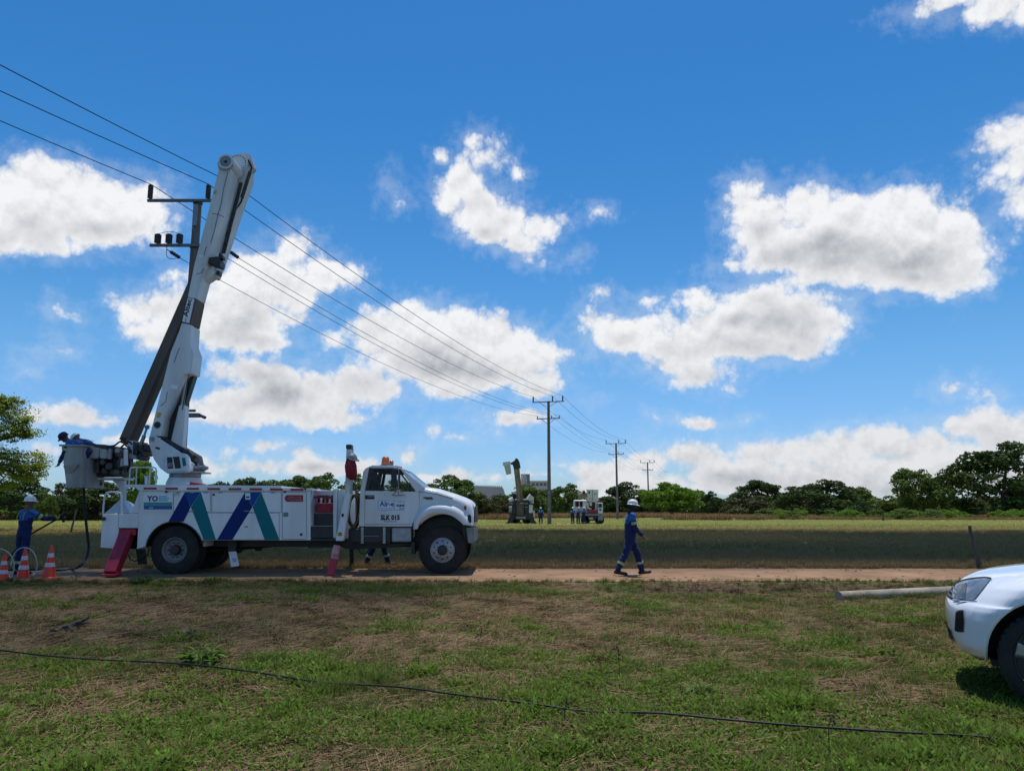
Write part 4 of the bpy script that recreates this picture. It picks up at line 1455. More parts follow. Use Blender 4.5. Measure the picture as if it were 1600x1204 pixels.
    ws._rings([[(a.x, yn + .02, a.z), (a.x, yf - .02, a.z), (a.x - .012, yf - .02, a.z), (a.x - .012, yn + .02, a.z)],
               [(b.x, yn + .02, b.z), (b.x, yf - .02, b.z), (b.x - .012, yf - .02, b.z), (b.x - .012, yn + .02, b.z)]])
    ws.finish('windscreen', WSHIELD, T)
    # seats, wheel, dashboard
    for yy in (yn + .25, yf - .8):
        se = MB(O)
        se.prism(pp([(574, 800), (592, 800), (592, 793), (582, 791), (580, 752), (576, 750), (572, 754)], yn + .25), yy, yy + .5)
        se.bevel(.03, 2).finish('seat', DARKIN, T)
    prism('dashboard', [(640, 770), (655, 768.5), (655, 798), (644, 798)], yn + .07, yf - .07, DARKIN, bev=.02)
    sw = MB(O)
    q = S(633, 772, yn + .5)
    rot = Matrix.Rotation(R(-35), 3, 'Y')
    sw.tube([q + rot @ Vector((0.21 * math.cos(t), 0.21 * math.sin(t), 0)) for t in [2 * math.pi * k / 24 for k in range(25)]], .014, 6)
    sw.tube([q, S(644, 785, yn + .5)], .02, 6)
    sw.finish('steering_wheel', BLACK, T)

    # hood with its flared fender: lofted from the cowl to the nose
    st = []
    prof = [(655.5, 764.2), (664, 762.4), (683, 765.6), (707, 773), (724, 779.2), (733, 783.6), (737.6, 788.2), (739.4, 797), (739.5, 809), (739.0, 819.5)]
    yc = (yn + yf) / 2
    rings = []
    for i, (x, y) in enumerate(prof[:8]):
        p = S(x, y, yn)
        zt = p.z
        zb = S(x, 822, yn).z
        half = (yf - yn) / 2 - .0 + (0.02 if i > 0 else 0)
        if i >= 6:
            half -= [0.04, 0.10][i - 6]
        taper = [.02, .03, .08, .13, .16, .19, .21, .22][i]
        row = [(0, zt + .05), (half * .45, zt + .045), (half * .75, zt + .03), (half - taper - .03, zt + .005), (half - taper * .5, zt - .035), (half - taper * .25, zt - .12), (half - .02, (zt * .55 + zb * .45)), (half, zb + .22), (half, zb + .015)]
        rings.append([Vector((p.x, yc - yy_, zz)) for yy_, zz in row] + [Vector((p.x, yc + yy_, zz)) for yy_, zz in row[::-1]])
    # nose end: pull in to a flat grille
    p = S(739.9, 800, yn)
    rings.append([Vector((p.x, yc + (v.y - yc) * .93, p.z + (v.z - p.z) * .88)) for v in rings[-1]])
    mb = MB(O)
    mb._rings(rings, caps=True, closed=False)
    hood = mb.finish('hood', WHITE, T, ang=50)
    # cut the wheel arch into the hood sides
    cut = MB((0, 0, 0))
    c = S(691.5, 852.5, yn)
    cut.cyl((c.x - O.x, -3, c.z - O.z), (c.x - O.x, 3, c.z - O.z), 0.745, seg=64)
    cu = cut.finish('arch_cutter', BLACK)
    md = hood.modifiers.new('arch', 'BOOLEAN')
    md.object = cu
    md.operation = 'DIFFERENCE'
    cu.location = O
    bpy.context.view_layer.update()
    dg = bpy.context.evaluated_depsgraph_get()
    me = bpy.data.meshes.new_from_object(hood.evaluated_get(dg))
    hood.modifiers.clear()
    hood.data = me
    bpy.data.objects.remove(cu)
    # flared fender: a swept lip round the arch
    for side in (-1, 1):
        yb = yn if side < 0 else yf
        ou = [(645.4, 826.5), (646.2, 815), (650.5, 803), (657.5, 793.5), (668, 787.8), (683, 785.8), (700, 787.2), (714, 791.5), (726, 799.5), (735.5, 811), (738.8, 818.6)]
        inn = [(652.5, 826), (655, 818.5), (659, 812.2), (664.5, 807), (672.5, 803.2), (683.5, 801.6), (697, 802.8), (708, 806.2), (716, 811.5), (722, 817), (724.5, 819.6)]
        mid = [((a[0] * .45 + b[0] * .55), (a[1] * .45 + b[1] * .55)) for a, b in zip(ou, inn)]
        rows = [(ou, .015), ([(a[0] * .75 + b[0] * .25, a[1] * .75 + b[1] * .25) for a, b in zip(ou, inn)], -.085), (mid, -.125), ([(a[0] * .12 + b[0] * .88, a[1] * .12 + b[1] * .88) for a, b in zip(ou, inn)], -.13), (inn, -.115), (inn, .10)]
        fm = MB(O)
        grid = []
        for poly, off in rows:
            dense = spline([S(x, y, yn) for x, y in poly], 4)
            grid.append([Vector((v.x, yb + (off if side < 0 else -off), v.z)) for v in dense])
        vr = [[fm.bm.verts.new(v) for v in g] for g in grid]
        for a, b in zip(vr, vr[1:]):
            for i in range(len(a) - 1):
                fm.bm.faces.new((a[i], a[i + 1], b[i + 1], b[i]))
        f_ = fm.finish('fender', WHITE, T, ang=60)
        if side < 0:
            q = S(727, 792.8, yn)
            MB(O).obox((q.x, yn - .004, q.z), (.055, .05, .10)).bevel(.012, 2).finish('side_marker', REFL, f_)
            MB(O).prism(pp([(730.9, 804), (734.2, 803.4), (736, 806), (736.4, 816.4), (731, 816.4)], yn - .08), yn - .09, yn + .05).bevel(.01, 2).finish('headlight', INK, f_)
    lin = MB(O)
    c = S(691.5, 854, yn)
    pts = [(c.x + .73 * math.cos(t), c.z + .73 * math.sin(t)) for t in [R(-12 + 204 * k / 20) for k in range(21)]]
    for (x0, z0), (x1, z1) in zip(pts, pts[1:]):
        lin.face([(x0, yn + .10, z0), (x1, yn + .10, z1), (x1, yf - .10, z1), (x0, yf - .10, z0)])
    lin.finish('wheel_arch_liner', BLACK, T)
    for yy in (yn + .42, yf - .46):
        prism('inner_guard', [(648, 806), (668, 796), (716, 796), (734, 810), (734, 842), (648, 846)], yy, yy + .04, BLACK)
    eng = prism('engine_block', [(650, 815), (735, 815), (730, 850), (655, 850)], 19.1, 20.1, BLACK, bev=.02)
    # grille and bumper
    gx = S(740.4, 800, yn).x
    gz0, gz1 = S(740, 816, yn).z, S(740, 790, yn).z
    MB(O).box(gx, gx + .02, yn + .3, yf - .3, gz0, gz1).bevel(.01, 1).finish('grille', BLACK, T)
    bm_ = MB(O)
    x0, x1 = S(727.6, 824, yn).x, S(740.8, 824, yn).x
    z0, z1 = S(735, 848, yn).z, S(735, 823.6, yn).z
    bm_.box(x1 - .09, x1, yn - .06, yf + .06, z0 + .02, z1)
    bm_.prism(pp([(728.5, 824), (739.5, 824), (739, 847.5), (731.5, 848.2)], yn - .06), yn - .07, yn - .03)
    bm_.prism(pp([(728.5, 824), (739.5, 824), (739, 847.5), (731.5, 848.2)], yn - .06), yf + .03, yf + .07)
    bm_.bevel(.012, 2).finish('bumper', STEEL, T)
    prism('bumper_bracket', [(722, 818), (730, 818), (729, 850.5), (724, 850.5)], yn + .1, yn + .2, BLACK)
    # badge
    bd = MB(O)
    for j in range(6):
        x0 = 661.5 + j * 2.4
        bd.prism(pp([(x0, 776.2), (x0 + 1.7, 776.0), (x0 + 1.7, 778.2), (x0, 778.4)], yn - .03), yn - .03, yn + .06)
    bd.prism(pp(dbl(665, 778.6, 676.5, 779.6), yn - .03), yn - .03, yn + .06)
    tag(bd.finish('hood_badge', INK, T), kind='stuff')
    prism('hood_seam', [(655.8, 767.5), (683, 771), (707, 777.6), (707, 778.1), (683, 771.5), (655.8, 768)], yn - .015, yn + .05, INK)
    # mirror with its tubular bracket
    ym = yn - .22
    mr = MB(O).prism(pp([(610.6, 733), (619, 731.6), (620, 760.5), (611.3, 761.6)], ym), ym, ym + .09)
    mr.bevel(.02, 2)
    mo = mr.finish('mirror', BLACK, T)
    MB(O).tube([S(*p, ym + .05) for p in ((620, 730), (622.6, 733), (622.6, 774.5))], .014, 6).finish('mirror_arm', STEEL, mo)
    MB(O).tube([S(613, 773.3, ym + .1), S(620, 766.5, ym + .05), S(625, 766.5, ym + .05), S(632.3, 773.3, ym + .1), S(613, 773.6, ym + .1)], .012, 6).finish('mirror_bracket', STEEL, mo)
    # beacons
    bb = MB(O).prism(pp(dbl(594, 726.2, 612.5, 728), 19.2), 19.1, 19.7)
    bar = bb.bevel(.006, 1).finish('beacon_bar', BLACK, T)
    for x, w, y0, y1, yy in ((602.3, 6.6, 713.2, 726.0, 19.2), (611.6, 3.6, 719.2, 725.5, 19.55)):
        a, b = S(x, y1, yy), S(x, y0, yy)
        r = w / 1200 * yy
        MB(O).lathe([(0, r), (a.z * 0 + .02, r), ((b.z - a.z) * .86, r * .86), (b.z - a.z, r * .6)], a, (0, 0, 1), 20).finish('beacon', ORANGE, T)
    MB(O).prism(pp(dbl(605, 724, 614, 730), 19.0), 18.95, 19.1).bevel(.02, 2).finish('horn', STEEL, bar)
    for k in range(3):
        q = S(618 + 3.2 * k, 729.5 + .5 * k, 19.0 + .6 * k)
        MB(O).obox(q + Vector((0, 0, .01)), (.13, .10, .045)).bevel(.012, 2).finish('roof_marker', ORANGE, T)


def build_boom(T, O, prism, dbl):
    # --- pedestal, turntable, turret plates
    c = S(288.5, 757, 19.6)
    def zz(y):
        return S(288, y, 19.6).z - c.z
    MB(O).lathe([(-0.02, .44), (zz(754), .44), (zz(746), .385), (zz(745), .30)], c, (0, 0, 1), 36).finish('pedestal', WHITE2, T)
    rg = MB(O)
    rg.lathe([(zz(745.5), .36), (zz(745), .38), (zz(740), .38), (zz(739.6), .42), (zz(736.8), .42), (zz(736.5), .1)], c, (0, 0, 1), 40)
    for k in range(28):
        a = 2 * math.pi * k / 28
        p = c + Vector((.40 * math.cos(a), .40 * math.sin(a), zz(736.6)))
        rg.cyl(p, p + Vector((0, 0, .03)), .014, seg=6)
    rg.finish('turntable', STEEL, T)
    plate = [(240, 679), (234.5, 679.6), (232.6, 683), (232.2, 690.8), (240, 717), (250, 731), (260.5, 739), (300, 738.5), (303, 725), (279.2, 704.8)]
    for y0 in (19.18, 19.92):
        MB(O).prism(pp(plate, 19.18), y0, y0 + .06).bevel(.008, 1).finish('turret_plate', WHITE2, T)
    prism('turret_back', [(232.4, 691), (236, 690), (254, 731), (250, 731)], 19.245, 19.915, WHITE2)
    prism('turret_core', [(255, 700), (279, 706), (300, 726), (296, 737), (262, 737)], 19.26, 19.9, GRIME)
    q = S(237.5, 685.5, 19.17)
    MB(O).cyl((q.x, 19.14, q.z), (q.x, 20.02, q.z), .055, seg=18).finish('pivot_pin', STEEL, T)
    # --- lower boom
    lb = MB(O)
    lb.prism(pp([(233.6, 681), (266.4, 550), (279.7, 517), (283.7, 504.3), (298.5, 507.4), (296.5, 537), (302, 551), (298, 583), (288, 584), (256.5, 652), (252, 681)], 19.27), 19.27, 19.86)
    lb.bevel(.014, 2)
    low = lb.finish('lower_boom', WHITE2, T)
    prism('boom_insert', [(284.0, 503.6), (293.2, 464.6), (306.6, 467), (298.3, 506.6)], 19.285, 19.845, BROWNT)
    lab = prism('boom_label', [(284.6, 502.2), (293.4, 465.4), (303.8, 467.2), (295.6, 504.6)], 19.278, 19.2845, DECALW)
    # maker's name running up the label
    p0, p1 = S(293.0, 495.5, 19.27), S(299.6, 467.5, 19.27)
    ang = math.atan2(p1.z - p0.z, p1.x - p0.x)
    lettering('lettering', 'Altec', INK, lab, O, (p0.x, 19.2762, p0.z), .125, (p1 - p0).length, rot=Matrix.Rotation(-ang, 3, 'Y').to_4x4().to_3x3().__matmul__(Matrix.Rotation(R(90), 3, 'X')).to_euler(), bold=.03)
    q = S(290.0, 499.4, 19.27)
    mb = MB(O)
    rotm = Matrix.Rotation(-ang, 3, 'Y')
    for k in range(3):
        mb.obox((q.x, 19.2768, q.z + .03 * (k - 1)), (.07, .002, .016), rotm)
    tag(mb.finish('label_emblem', YELLOWI, lab), kind='stuff')
    ub = MB(O)
    ub.prism(pp([(293.2, 464.4), (302.8, 416), (323.7, 337), (341.0, 266), (341, 250), (364, 250), (356.5, 281), (344, 333), (326.8, 393), (318, 424), (306.8, 466.4)], 19.27), 19.27, 19.84)
    ub.bevel(.012, 2)
    upo = ub.finish('lower_boom_head', WHITE2, T)
    # seam, covers and small fittings on the near face
    sm = MB(O)
    for pts in ([(356, 269), (349, 296), (345.5, 318), (340, 337), (334.5, 362), (329, 380)], [(331, 333.5), (341, 334.8), (350, 339)], [(319, 399), (321, 389), (323.5, 386)], [(307, 428), (315, 426), (318, 420)],
                [(250.5, 634), (259, 627.5), (261.5, 612)], [(272, 566), (277, 552), (280.5, 543)]):
        sm.tube([S(*p, 19.268) for p in pts], .007, 5)
    tag(sm.finish('seam', INK, low), kind='stuff')
    MB(O).cyl(S(245.8, 663.6, 19.262), S(245.8, 663.6, 19.262) + Vector((0, .006, 0)), .085, seg=28).finish('inspection_hole', INK, low)
    MB(O).prism(pp([(318, 424), (329, 421), (337, 424), (334, 431), (318, 441), (311, 449)], 19.5), 19.45, 19.8).bevel(.01, 1).finish('latch_bracket', WHITE2, T)
    lt = MB(O)
    lt.prism(pp([(325, 403), (341, 401), (346, 410), (344, 417), (333, 414), (326, 411)], 19.4), 19.36, 19.7)
    lt.prism(pp([(340, 392), (345, 396), (346, 402), (338, 402)], 19.4), 19.5, 19.7)
    lt.prism(pp([(336, 420), (341, 421), (340, 428), (335, 426)], 19.4), 19.5, 19.7)
    lt.bevel(.012, 1).finish('boom_latch', BLACK, T)
    for pts, y in (([(300, 552), (296, 536), (303, 500), (312, 470), (322, 430)], 19.9), ([(301.5, 556), (298, 538), (305, 500), (314, 470), (325, 430)], 19.94)):
        MB(O).tube(spline([S(*p, y) for p in pts], 5), .014, 6).finish('hydraulic_line', HOSEB, T)
    for (x, y, w, h, m_) in ((272, 604, .16, .10, DECALW), (248, 648, .10, .13, YELLOWI), (313, 400, .10, .06, DECALW), (262, 724, .09, .07, DECALW), (247, 700, .12, .05, INK), (336, 300, .07, .10, YELLOWI)):
        q = S(x, y, 19.2 if y > 690 else 19.26)
        MB(O).obox((q.x, 19.176 if y > 690 else 19.266, q.z), (w, .003, h), Matrix.Rotation(R(16), 3, 'Y')).finish('warning_label', m_, T)
    # --- elbow
    c = S(352.6, 252.5, 19.2)
    def ring_at(name, r0, r1, y0, y1, m):
        return MB(O).lathe([(y1 - y0, r0), (0, r0), (0, r1), (y1 - y0, r1)], (c.x, y0, c.z), (0, 1, 0), 40, caps=False).finish(name, m, elbow, ang=40, recalc=True)
    elbow = MB(O).cyl((c.x, 19.215, c.z), (c.x, 19.9, c.z), .212, seg=44).finish('elbow', WHITE2, T)
    ring_at('elbow_ring', .15, .20, 19.19, 19.212, WHITE2)
    ring_at('elbow_ring', .08, .118, 19.195, 19.212, STEEL)
    MB(O).cyl((c.x, 19.2, c.z), (c.x, 19.213, c.z), .149, seg=30).finish('elbow_recess', STEEL, elbow)
    MB(O).cyl((c.x, 19.192, c.z), (c.x, 19.199, c.z), .045, seg=16).finish('elbow_pin', INK, elbow)
    bt = MB(O)
    for k in range(12):
        a = R(180 + 15 * k)
        p = Vector((c.x + .185 * math.cos(a), 19.213, c.z + .185 * math.sin(a)))
        p = Vector((c.x + .208 * math.cos(a) * 1.0, 19.208, c.z - .05 + .2 * math.sin(a)))
        bt.cyl(p, p + Vector((0, -.012, 0)), .013, seg=6)
    tag(bt.finish('bolt', INK, elbow), kind='stuff')
    c2 = S(373, 258, 20.0)
    e2 = MB(O).cyl((c2.x, 19.9, c2.z), (c2.x, 20.36, c2.z), .27, seg=44).finish('elbow_drum', WHITE2, T)
    bt = MB(O)
    for k in range(20):
        a = 2 * math.pi * k / 20
        p = Vector((c2.x + 0.23 * math.cos(a), 19.9, c2.z + 0.23 * math.sin(a)))
        bt.cyl(p, p + Vector((0, -.014, 0)), .014, seg=6)
    tag(bt.finish('bolt', INK, e2), kind='stuff')
    prism('boom_gap_shade', [(374, 284), (379, 286), (352, 396), (345, 396)], 19.955, 19.969, GRIME)  # dark strip laid on the beam face as the shade between the beams
    prism('elbow_link', [(366, 241), (381, 238), (391, 241), (397, 262), (390, 268), (374, 252)], 20.05, 20.3, WHITE2, bev=.02)
    MB(O).tube([S(388, 250, 20.0), S(393.5, 262, 20.0), S(390, 272, 20.0), S(377, 315, 20.0), S(366, 332, 20.0)], .022, 7).finish('hydraulic_hose', HOSEB, T)
    ec = MB(O)
    ec.cyl(S(391, 268, 20.0), S(378, 309, 20.0), .05, seg=12)
    ec.finish('elbow_cylinder', GRIME, T)
    # --- upper boom: steel base on the far side, then the brown fibreglass tube down to the bucket
    us = MB(O)
    us.prism(pp([(370, 258), (385, 246), (390, 266), (388.5, 280), (374, 319), (346, 402), (335, 432), (316, 428), (328, 388)], 20.0), 19.97, 20.42)
    us.bevel(.02, 2)
    us.finish('upper_boom_base', WHITE2, T)
    a, b = S(325, 404, 20.2), S(205.5, 696, 20.0)
    b.y = 19.75
    tb = MB(O).beam(a, b, .40, .36, (0, 1, 0))
    tb.bevel(.07, 3)
    tb.finish('upper_boom', BROWNT, T)
    tip = MB(O).prism(pp([(199.5, 700), (202, 688), (221, 690), (213, 716.5), (203, 716.5)], 19.55), 19.5, 19.95)
    tip.bevel(.015, 2).finish('boom_tip', WHITE2, T)
    jn = MB(O)
    jn.prism(pp([(214, 715), (219, 696), (228, 693), (232.5, 696), (232, 702), (227, 709), (222, 720), (217, 718)], 19.6), 19.55, 19.85)
    jn.prism(pp([(212, 690), (220, 692), (218, 712), (212, 710)], 19.6), 19.45, 19.6)
    for x, y, r in ((222, 700, .09), (228, 698, .07), (219, 714, .07), (225, 708, .06)):
        q = S(x, y, 19.5)
        jn.cyl((q.x, 19.44, q.z), (q.x, 19.9, q.z), r, seg=12)
    jn.bevel(.008, 1).finish('tip_joint', GRIME, T)
    cy = MB(O)
    cy.cyl(S(219.5, 696, 19.5), S(225.5, 680, 19.5), .05, seg=12)
    cy.cyl(S(225.5, 680, 19.5), S(229.5, 668, 19.5), .03, seg=10)
    q = S(230, 667, 19.5)
    cy.ball(q, .06, 12, 8)
    cy.finish('levelling_cylinder', STEEL, T)
    # --- lift cylinder and black plate behind it, painted shade of the boom's underside
    cyl_ = MB(O)
    cyl_.prism(pp([(280.6, 631.5), (290, 633), (284, 700), (264.5, 700)], 19.45), 19.42, 19.72)
    cyl_.bevel(.03, 3)
    cyl_.finish('lift_cylinder', WHITE2, T)
    rd = MB(O)
    rd.cyl(S(284.5, 634, 19.55), S(293, 583, 19.55), .045, seg=12)
    rd.finish('cylinder_rod', CHROME, T)
    MB(O).tube([S(297, 576, 19.4), S(294, 590, 19.4), S(288, 622, 19.4), S(285, 640, 19.4)], .012, 6).finish('hydraulic_hose', HOSEB, T)
    prism('boom_underside_shade', [(302.5, 552), (303, 588), (270, 690), (254, 690), (256, 655), (289, 583)], 19.62, 19.84, BLACK)
    br = MB(O)
    br.prism(pp([(250, 681), (262, 684), (284, 697), (309, 712), (312.5, 730), (296, 730), (288, 714), (268, 700)], 19.5), 19.4, 19.8)
    for x, y in ((300, 712), (304, 720), (292, 704)):
        q = S(x, y, 19.36)
        br.cyl((q.x, 19.34, q.z), (q.x, 19.42, q.z), .05, seg=10)
    br.bevel(.01, 1).finish('turret_bracket', GRIME, T)
    wn = MB(O)
    a, b = S(300, 733, 19.3), S(321, 731, 19.3)
    wn.cyl(a, b, .07, seg=16)
    wn.cyl(S(320, 731, 19.3), S(325, 731, 19.3), .045, seg=12)
    wn.prism(pp(dbl(296, 736.6, 318, 739), 19.2), 19.1, 19.7)
    for x in (299, 304, 309):
        wn.cyl(S(x, 733, 19.15), S(x + .5, 724.5, 19.1), .014, seg=8)
    wn.bevel(.006, 1).finish('rotation_motor', STEEL, T)
    # --- control station
    cs = MB(O).prism(pp([(256.6, 711), (260, 707.6), (284.5, 707), (289.5, 711), (295.2, 728), (295, 737), (262, 737.4), (259.5, 725)], 18.9), 18.9, 19.17)
    cs.bevel(.03, 3)
    cso = cs.finish('control_station', WHITE2, T)
    for pts in ([(260.8, 714), (269, 713.6), (270.6, 731.4), (262, 732.2)], [(270.2, 713.2), (280, 713), (282.6, 731), (273.6, 732)]):
        prism('control_opening', pts, 18.893, 18.9, INK, cso)
    for k in range(4):
        q = S(263 + 1.8 * k, 729, 18.88)
        MB(O).cyl(q, q + Vector((0, .01, .10)), .010, seg=6).finish('lever', STEEL, cso)
    prism('control_label', [(284, 715), (289, 715), (291, 727), (286, 728)], 18.894, 18.9, TEAL, cso)
    bl = MB(O)
    bl.prism(pp([(291, 753.2), (297, 752.4), (316, 755.3), (318, 757), (291, 757)], 18.8), 18.8, 19.05)
    bl.bevel(.01, 1).finish('deck_light_bar', REDP, T)
    prism('deck_light', dbl(290.8, 752.8, 296, 756.6), 18.78, 18.799, DECALW)
    # --- bucket on the far end of the upper boom
    yb0, yb1 = 18.65, 19.75
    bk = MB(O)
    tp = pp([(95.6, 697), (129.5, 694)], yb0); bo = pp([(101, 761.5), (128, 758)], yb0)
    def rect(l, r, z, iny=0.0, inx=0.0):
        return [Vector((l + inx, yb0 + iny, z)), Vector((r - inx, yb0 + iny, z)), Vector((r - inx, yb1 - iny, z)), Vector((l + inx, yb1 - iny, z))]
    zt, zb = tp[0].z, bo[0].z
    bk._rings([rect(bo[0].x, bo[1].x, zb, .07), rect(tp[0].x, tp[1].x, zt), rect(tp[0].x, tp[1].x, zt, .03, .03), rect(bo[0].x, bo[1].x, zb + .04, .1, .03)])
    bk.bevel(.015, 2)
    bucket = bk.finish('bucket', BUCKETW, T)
    rim = MB(O)
    rim._rings([rect(tp[0].x, tp[1].x, zt + .002, -.035, -.035), rect(tp[0].x, tp[1].x, zt + .045, -.035, -.035), rect(tp[0].x, tp[1].x, zt + .045, .03, .03), rect(tp[0].x, tp[1].x, zt + .002, .03, .03)], caps=False)
    bmv = rim.bm
    bmv.verts.ensure_lookup_table()
    n = len(bmv.verts)
    for i in range(4):
        j = (i + 1) % 4
        bmv.faces.new((bmv.verts[i], bmv.verts[j], bmv.verts[n - 4 + j], bmv.verts[n - 4 + i]))
    rim.finish('bucket_rim', BUCKETW, bucket)
    # moulded step: a pocket with a dark sloping roof
    sp = MB(O)
    a0, a1 = S(101.5, 727, yb0 + .02), S(123, 727, yb0 + .02)
    z2 = S(110, 739, yb0).z
    sp._rings([[(a0.x, yb0 + .06, a0.z + .04), (a1.x, yb0 + .06, a0.z + .04), (a1.x, yb0 - .055, a0.z), (a0.x, yb0 - .055, a0.z)],
               [(a0.x + .02, yb0 + .06, z2), (a1.x - .16, yb0 + .06, z2), (a1.x - .16, yb0 + .04, z2), (a0.x + .02, yb0 + .04, z2)]])
    sp.finish('bucket_step', BUCKETW, bucket)
    for pts, y0 in (([(135.2, 697), (154, 699), (153.6, 713.5), (151.5, 716.2), (141.5, 715.4), (135.4, 713.5)], 18.95), ([(154.6, 700.5), (164, 701.5), (168.2, 715.8), (158, 716.6), (155.2, 715)], 18.98)):
        MB(O).prism(pp(pts, y0), y0, y0 + .3).bevel(.02, 2).finish('control_cover', BUCKETW, T)
    dk = MB(O)
    dk.prism(pp([(138, 712), (172, 703), (198, 704), (199, 744), (150, 744.5), (141, 735)], 19.4), 19.3, 19.75)
    dk.prism(pp([(140, 693.4), (166, 694.5), (178, 697), (196, 699), (198, 706), (160, 702), (139, 698)], 19.2), 19.1, 19.5)
    dk.bevel(.015, 1).finish('platform_mount', BLACK, T)
    eq = MB(O)
    for x, y, w, h, yy in ((186, 706, 11, 12, 19.05), (189, 718, 7, 26, 19.0), (183, 724, 6, 14, 19.1), (170, 728, 7, 8, 19.15), (164, 735, 10, 9, 19.15), (178, 736, 12, 10, 19.1), (152, 728, 6, 20, 19.1), (194, 735, 6, 16, 19.05)):
        q = S(x, y, yy)
        eq.obox((q.x, yy + .08, q.z), (w / 1200 * yy, .2, h / 1200 * yy))
    for x, y, r in ((187, 708, .10), (170, 728, .09), (181, 738, .08), (160, 722, .07)):
        q = S(x, y, 18.98)
        eq.cyl((q.x, 18.97, q.z), (q.x, 19.2, q.z), r, seg=14)
    eq.bevel(.012, 1).finish('platform_machinery', GRIME, T)
    wb = MB(O)
    for x, y, w, h in ((184, 703.5, 8, 7), (191, 722, 4.5, 12), (171.5, 709, 4, 16)):
        q = S(x, y, 18.96)
        wb.obox((q.x, 18.98, q.z), (w / 1200 * 19, .1, h / 1200 * 19))
    wb.bevel(.012, 2).finish('valve_block', BUCKETW, T)
    q0, q1 = S(196.5, 727, 18.95), S(196.5, 702, 18.95)
    MB(O).cyl(q0, q1, .05, seg=16).bevel(.01, 1).finish('canister', WHITE2, T)
    hs = MB(O)
    for k, pts in enumerate(([(166, 697), (178, 696), (186, 690.5), (191, 689.5), (197, 696), (203, 699)], [(192, 684), (196, 690), (200, 694)], [(175, 700), (180, 712), (178, 726), (186, 736)], [(188, 700), (194, 694), (202, 690), (206, 694)], [(160, 716), (162, 728), (170, 736)], [(199, 712), (203, 722), (200, 734), (196, 741)])):
        hs.tube(spline([S(*p, 18.98 + .03 * k) for p in pts], 5), .022, 6)
    hs.ball(S(193.5, 684.5, 19.1), .06, 10, 8)
    hs.finish('hydraulic_hose', HOSEB, T)


TRUCK = build_truck()

# ------------------------------------------------------------------ people
def rotx(v, a):
    return Matrix.Rotation(a, 3, 'X') @ Vector(v)


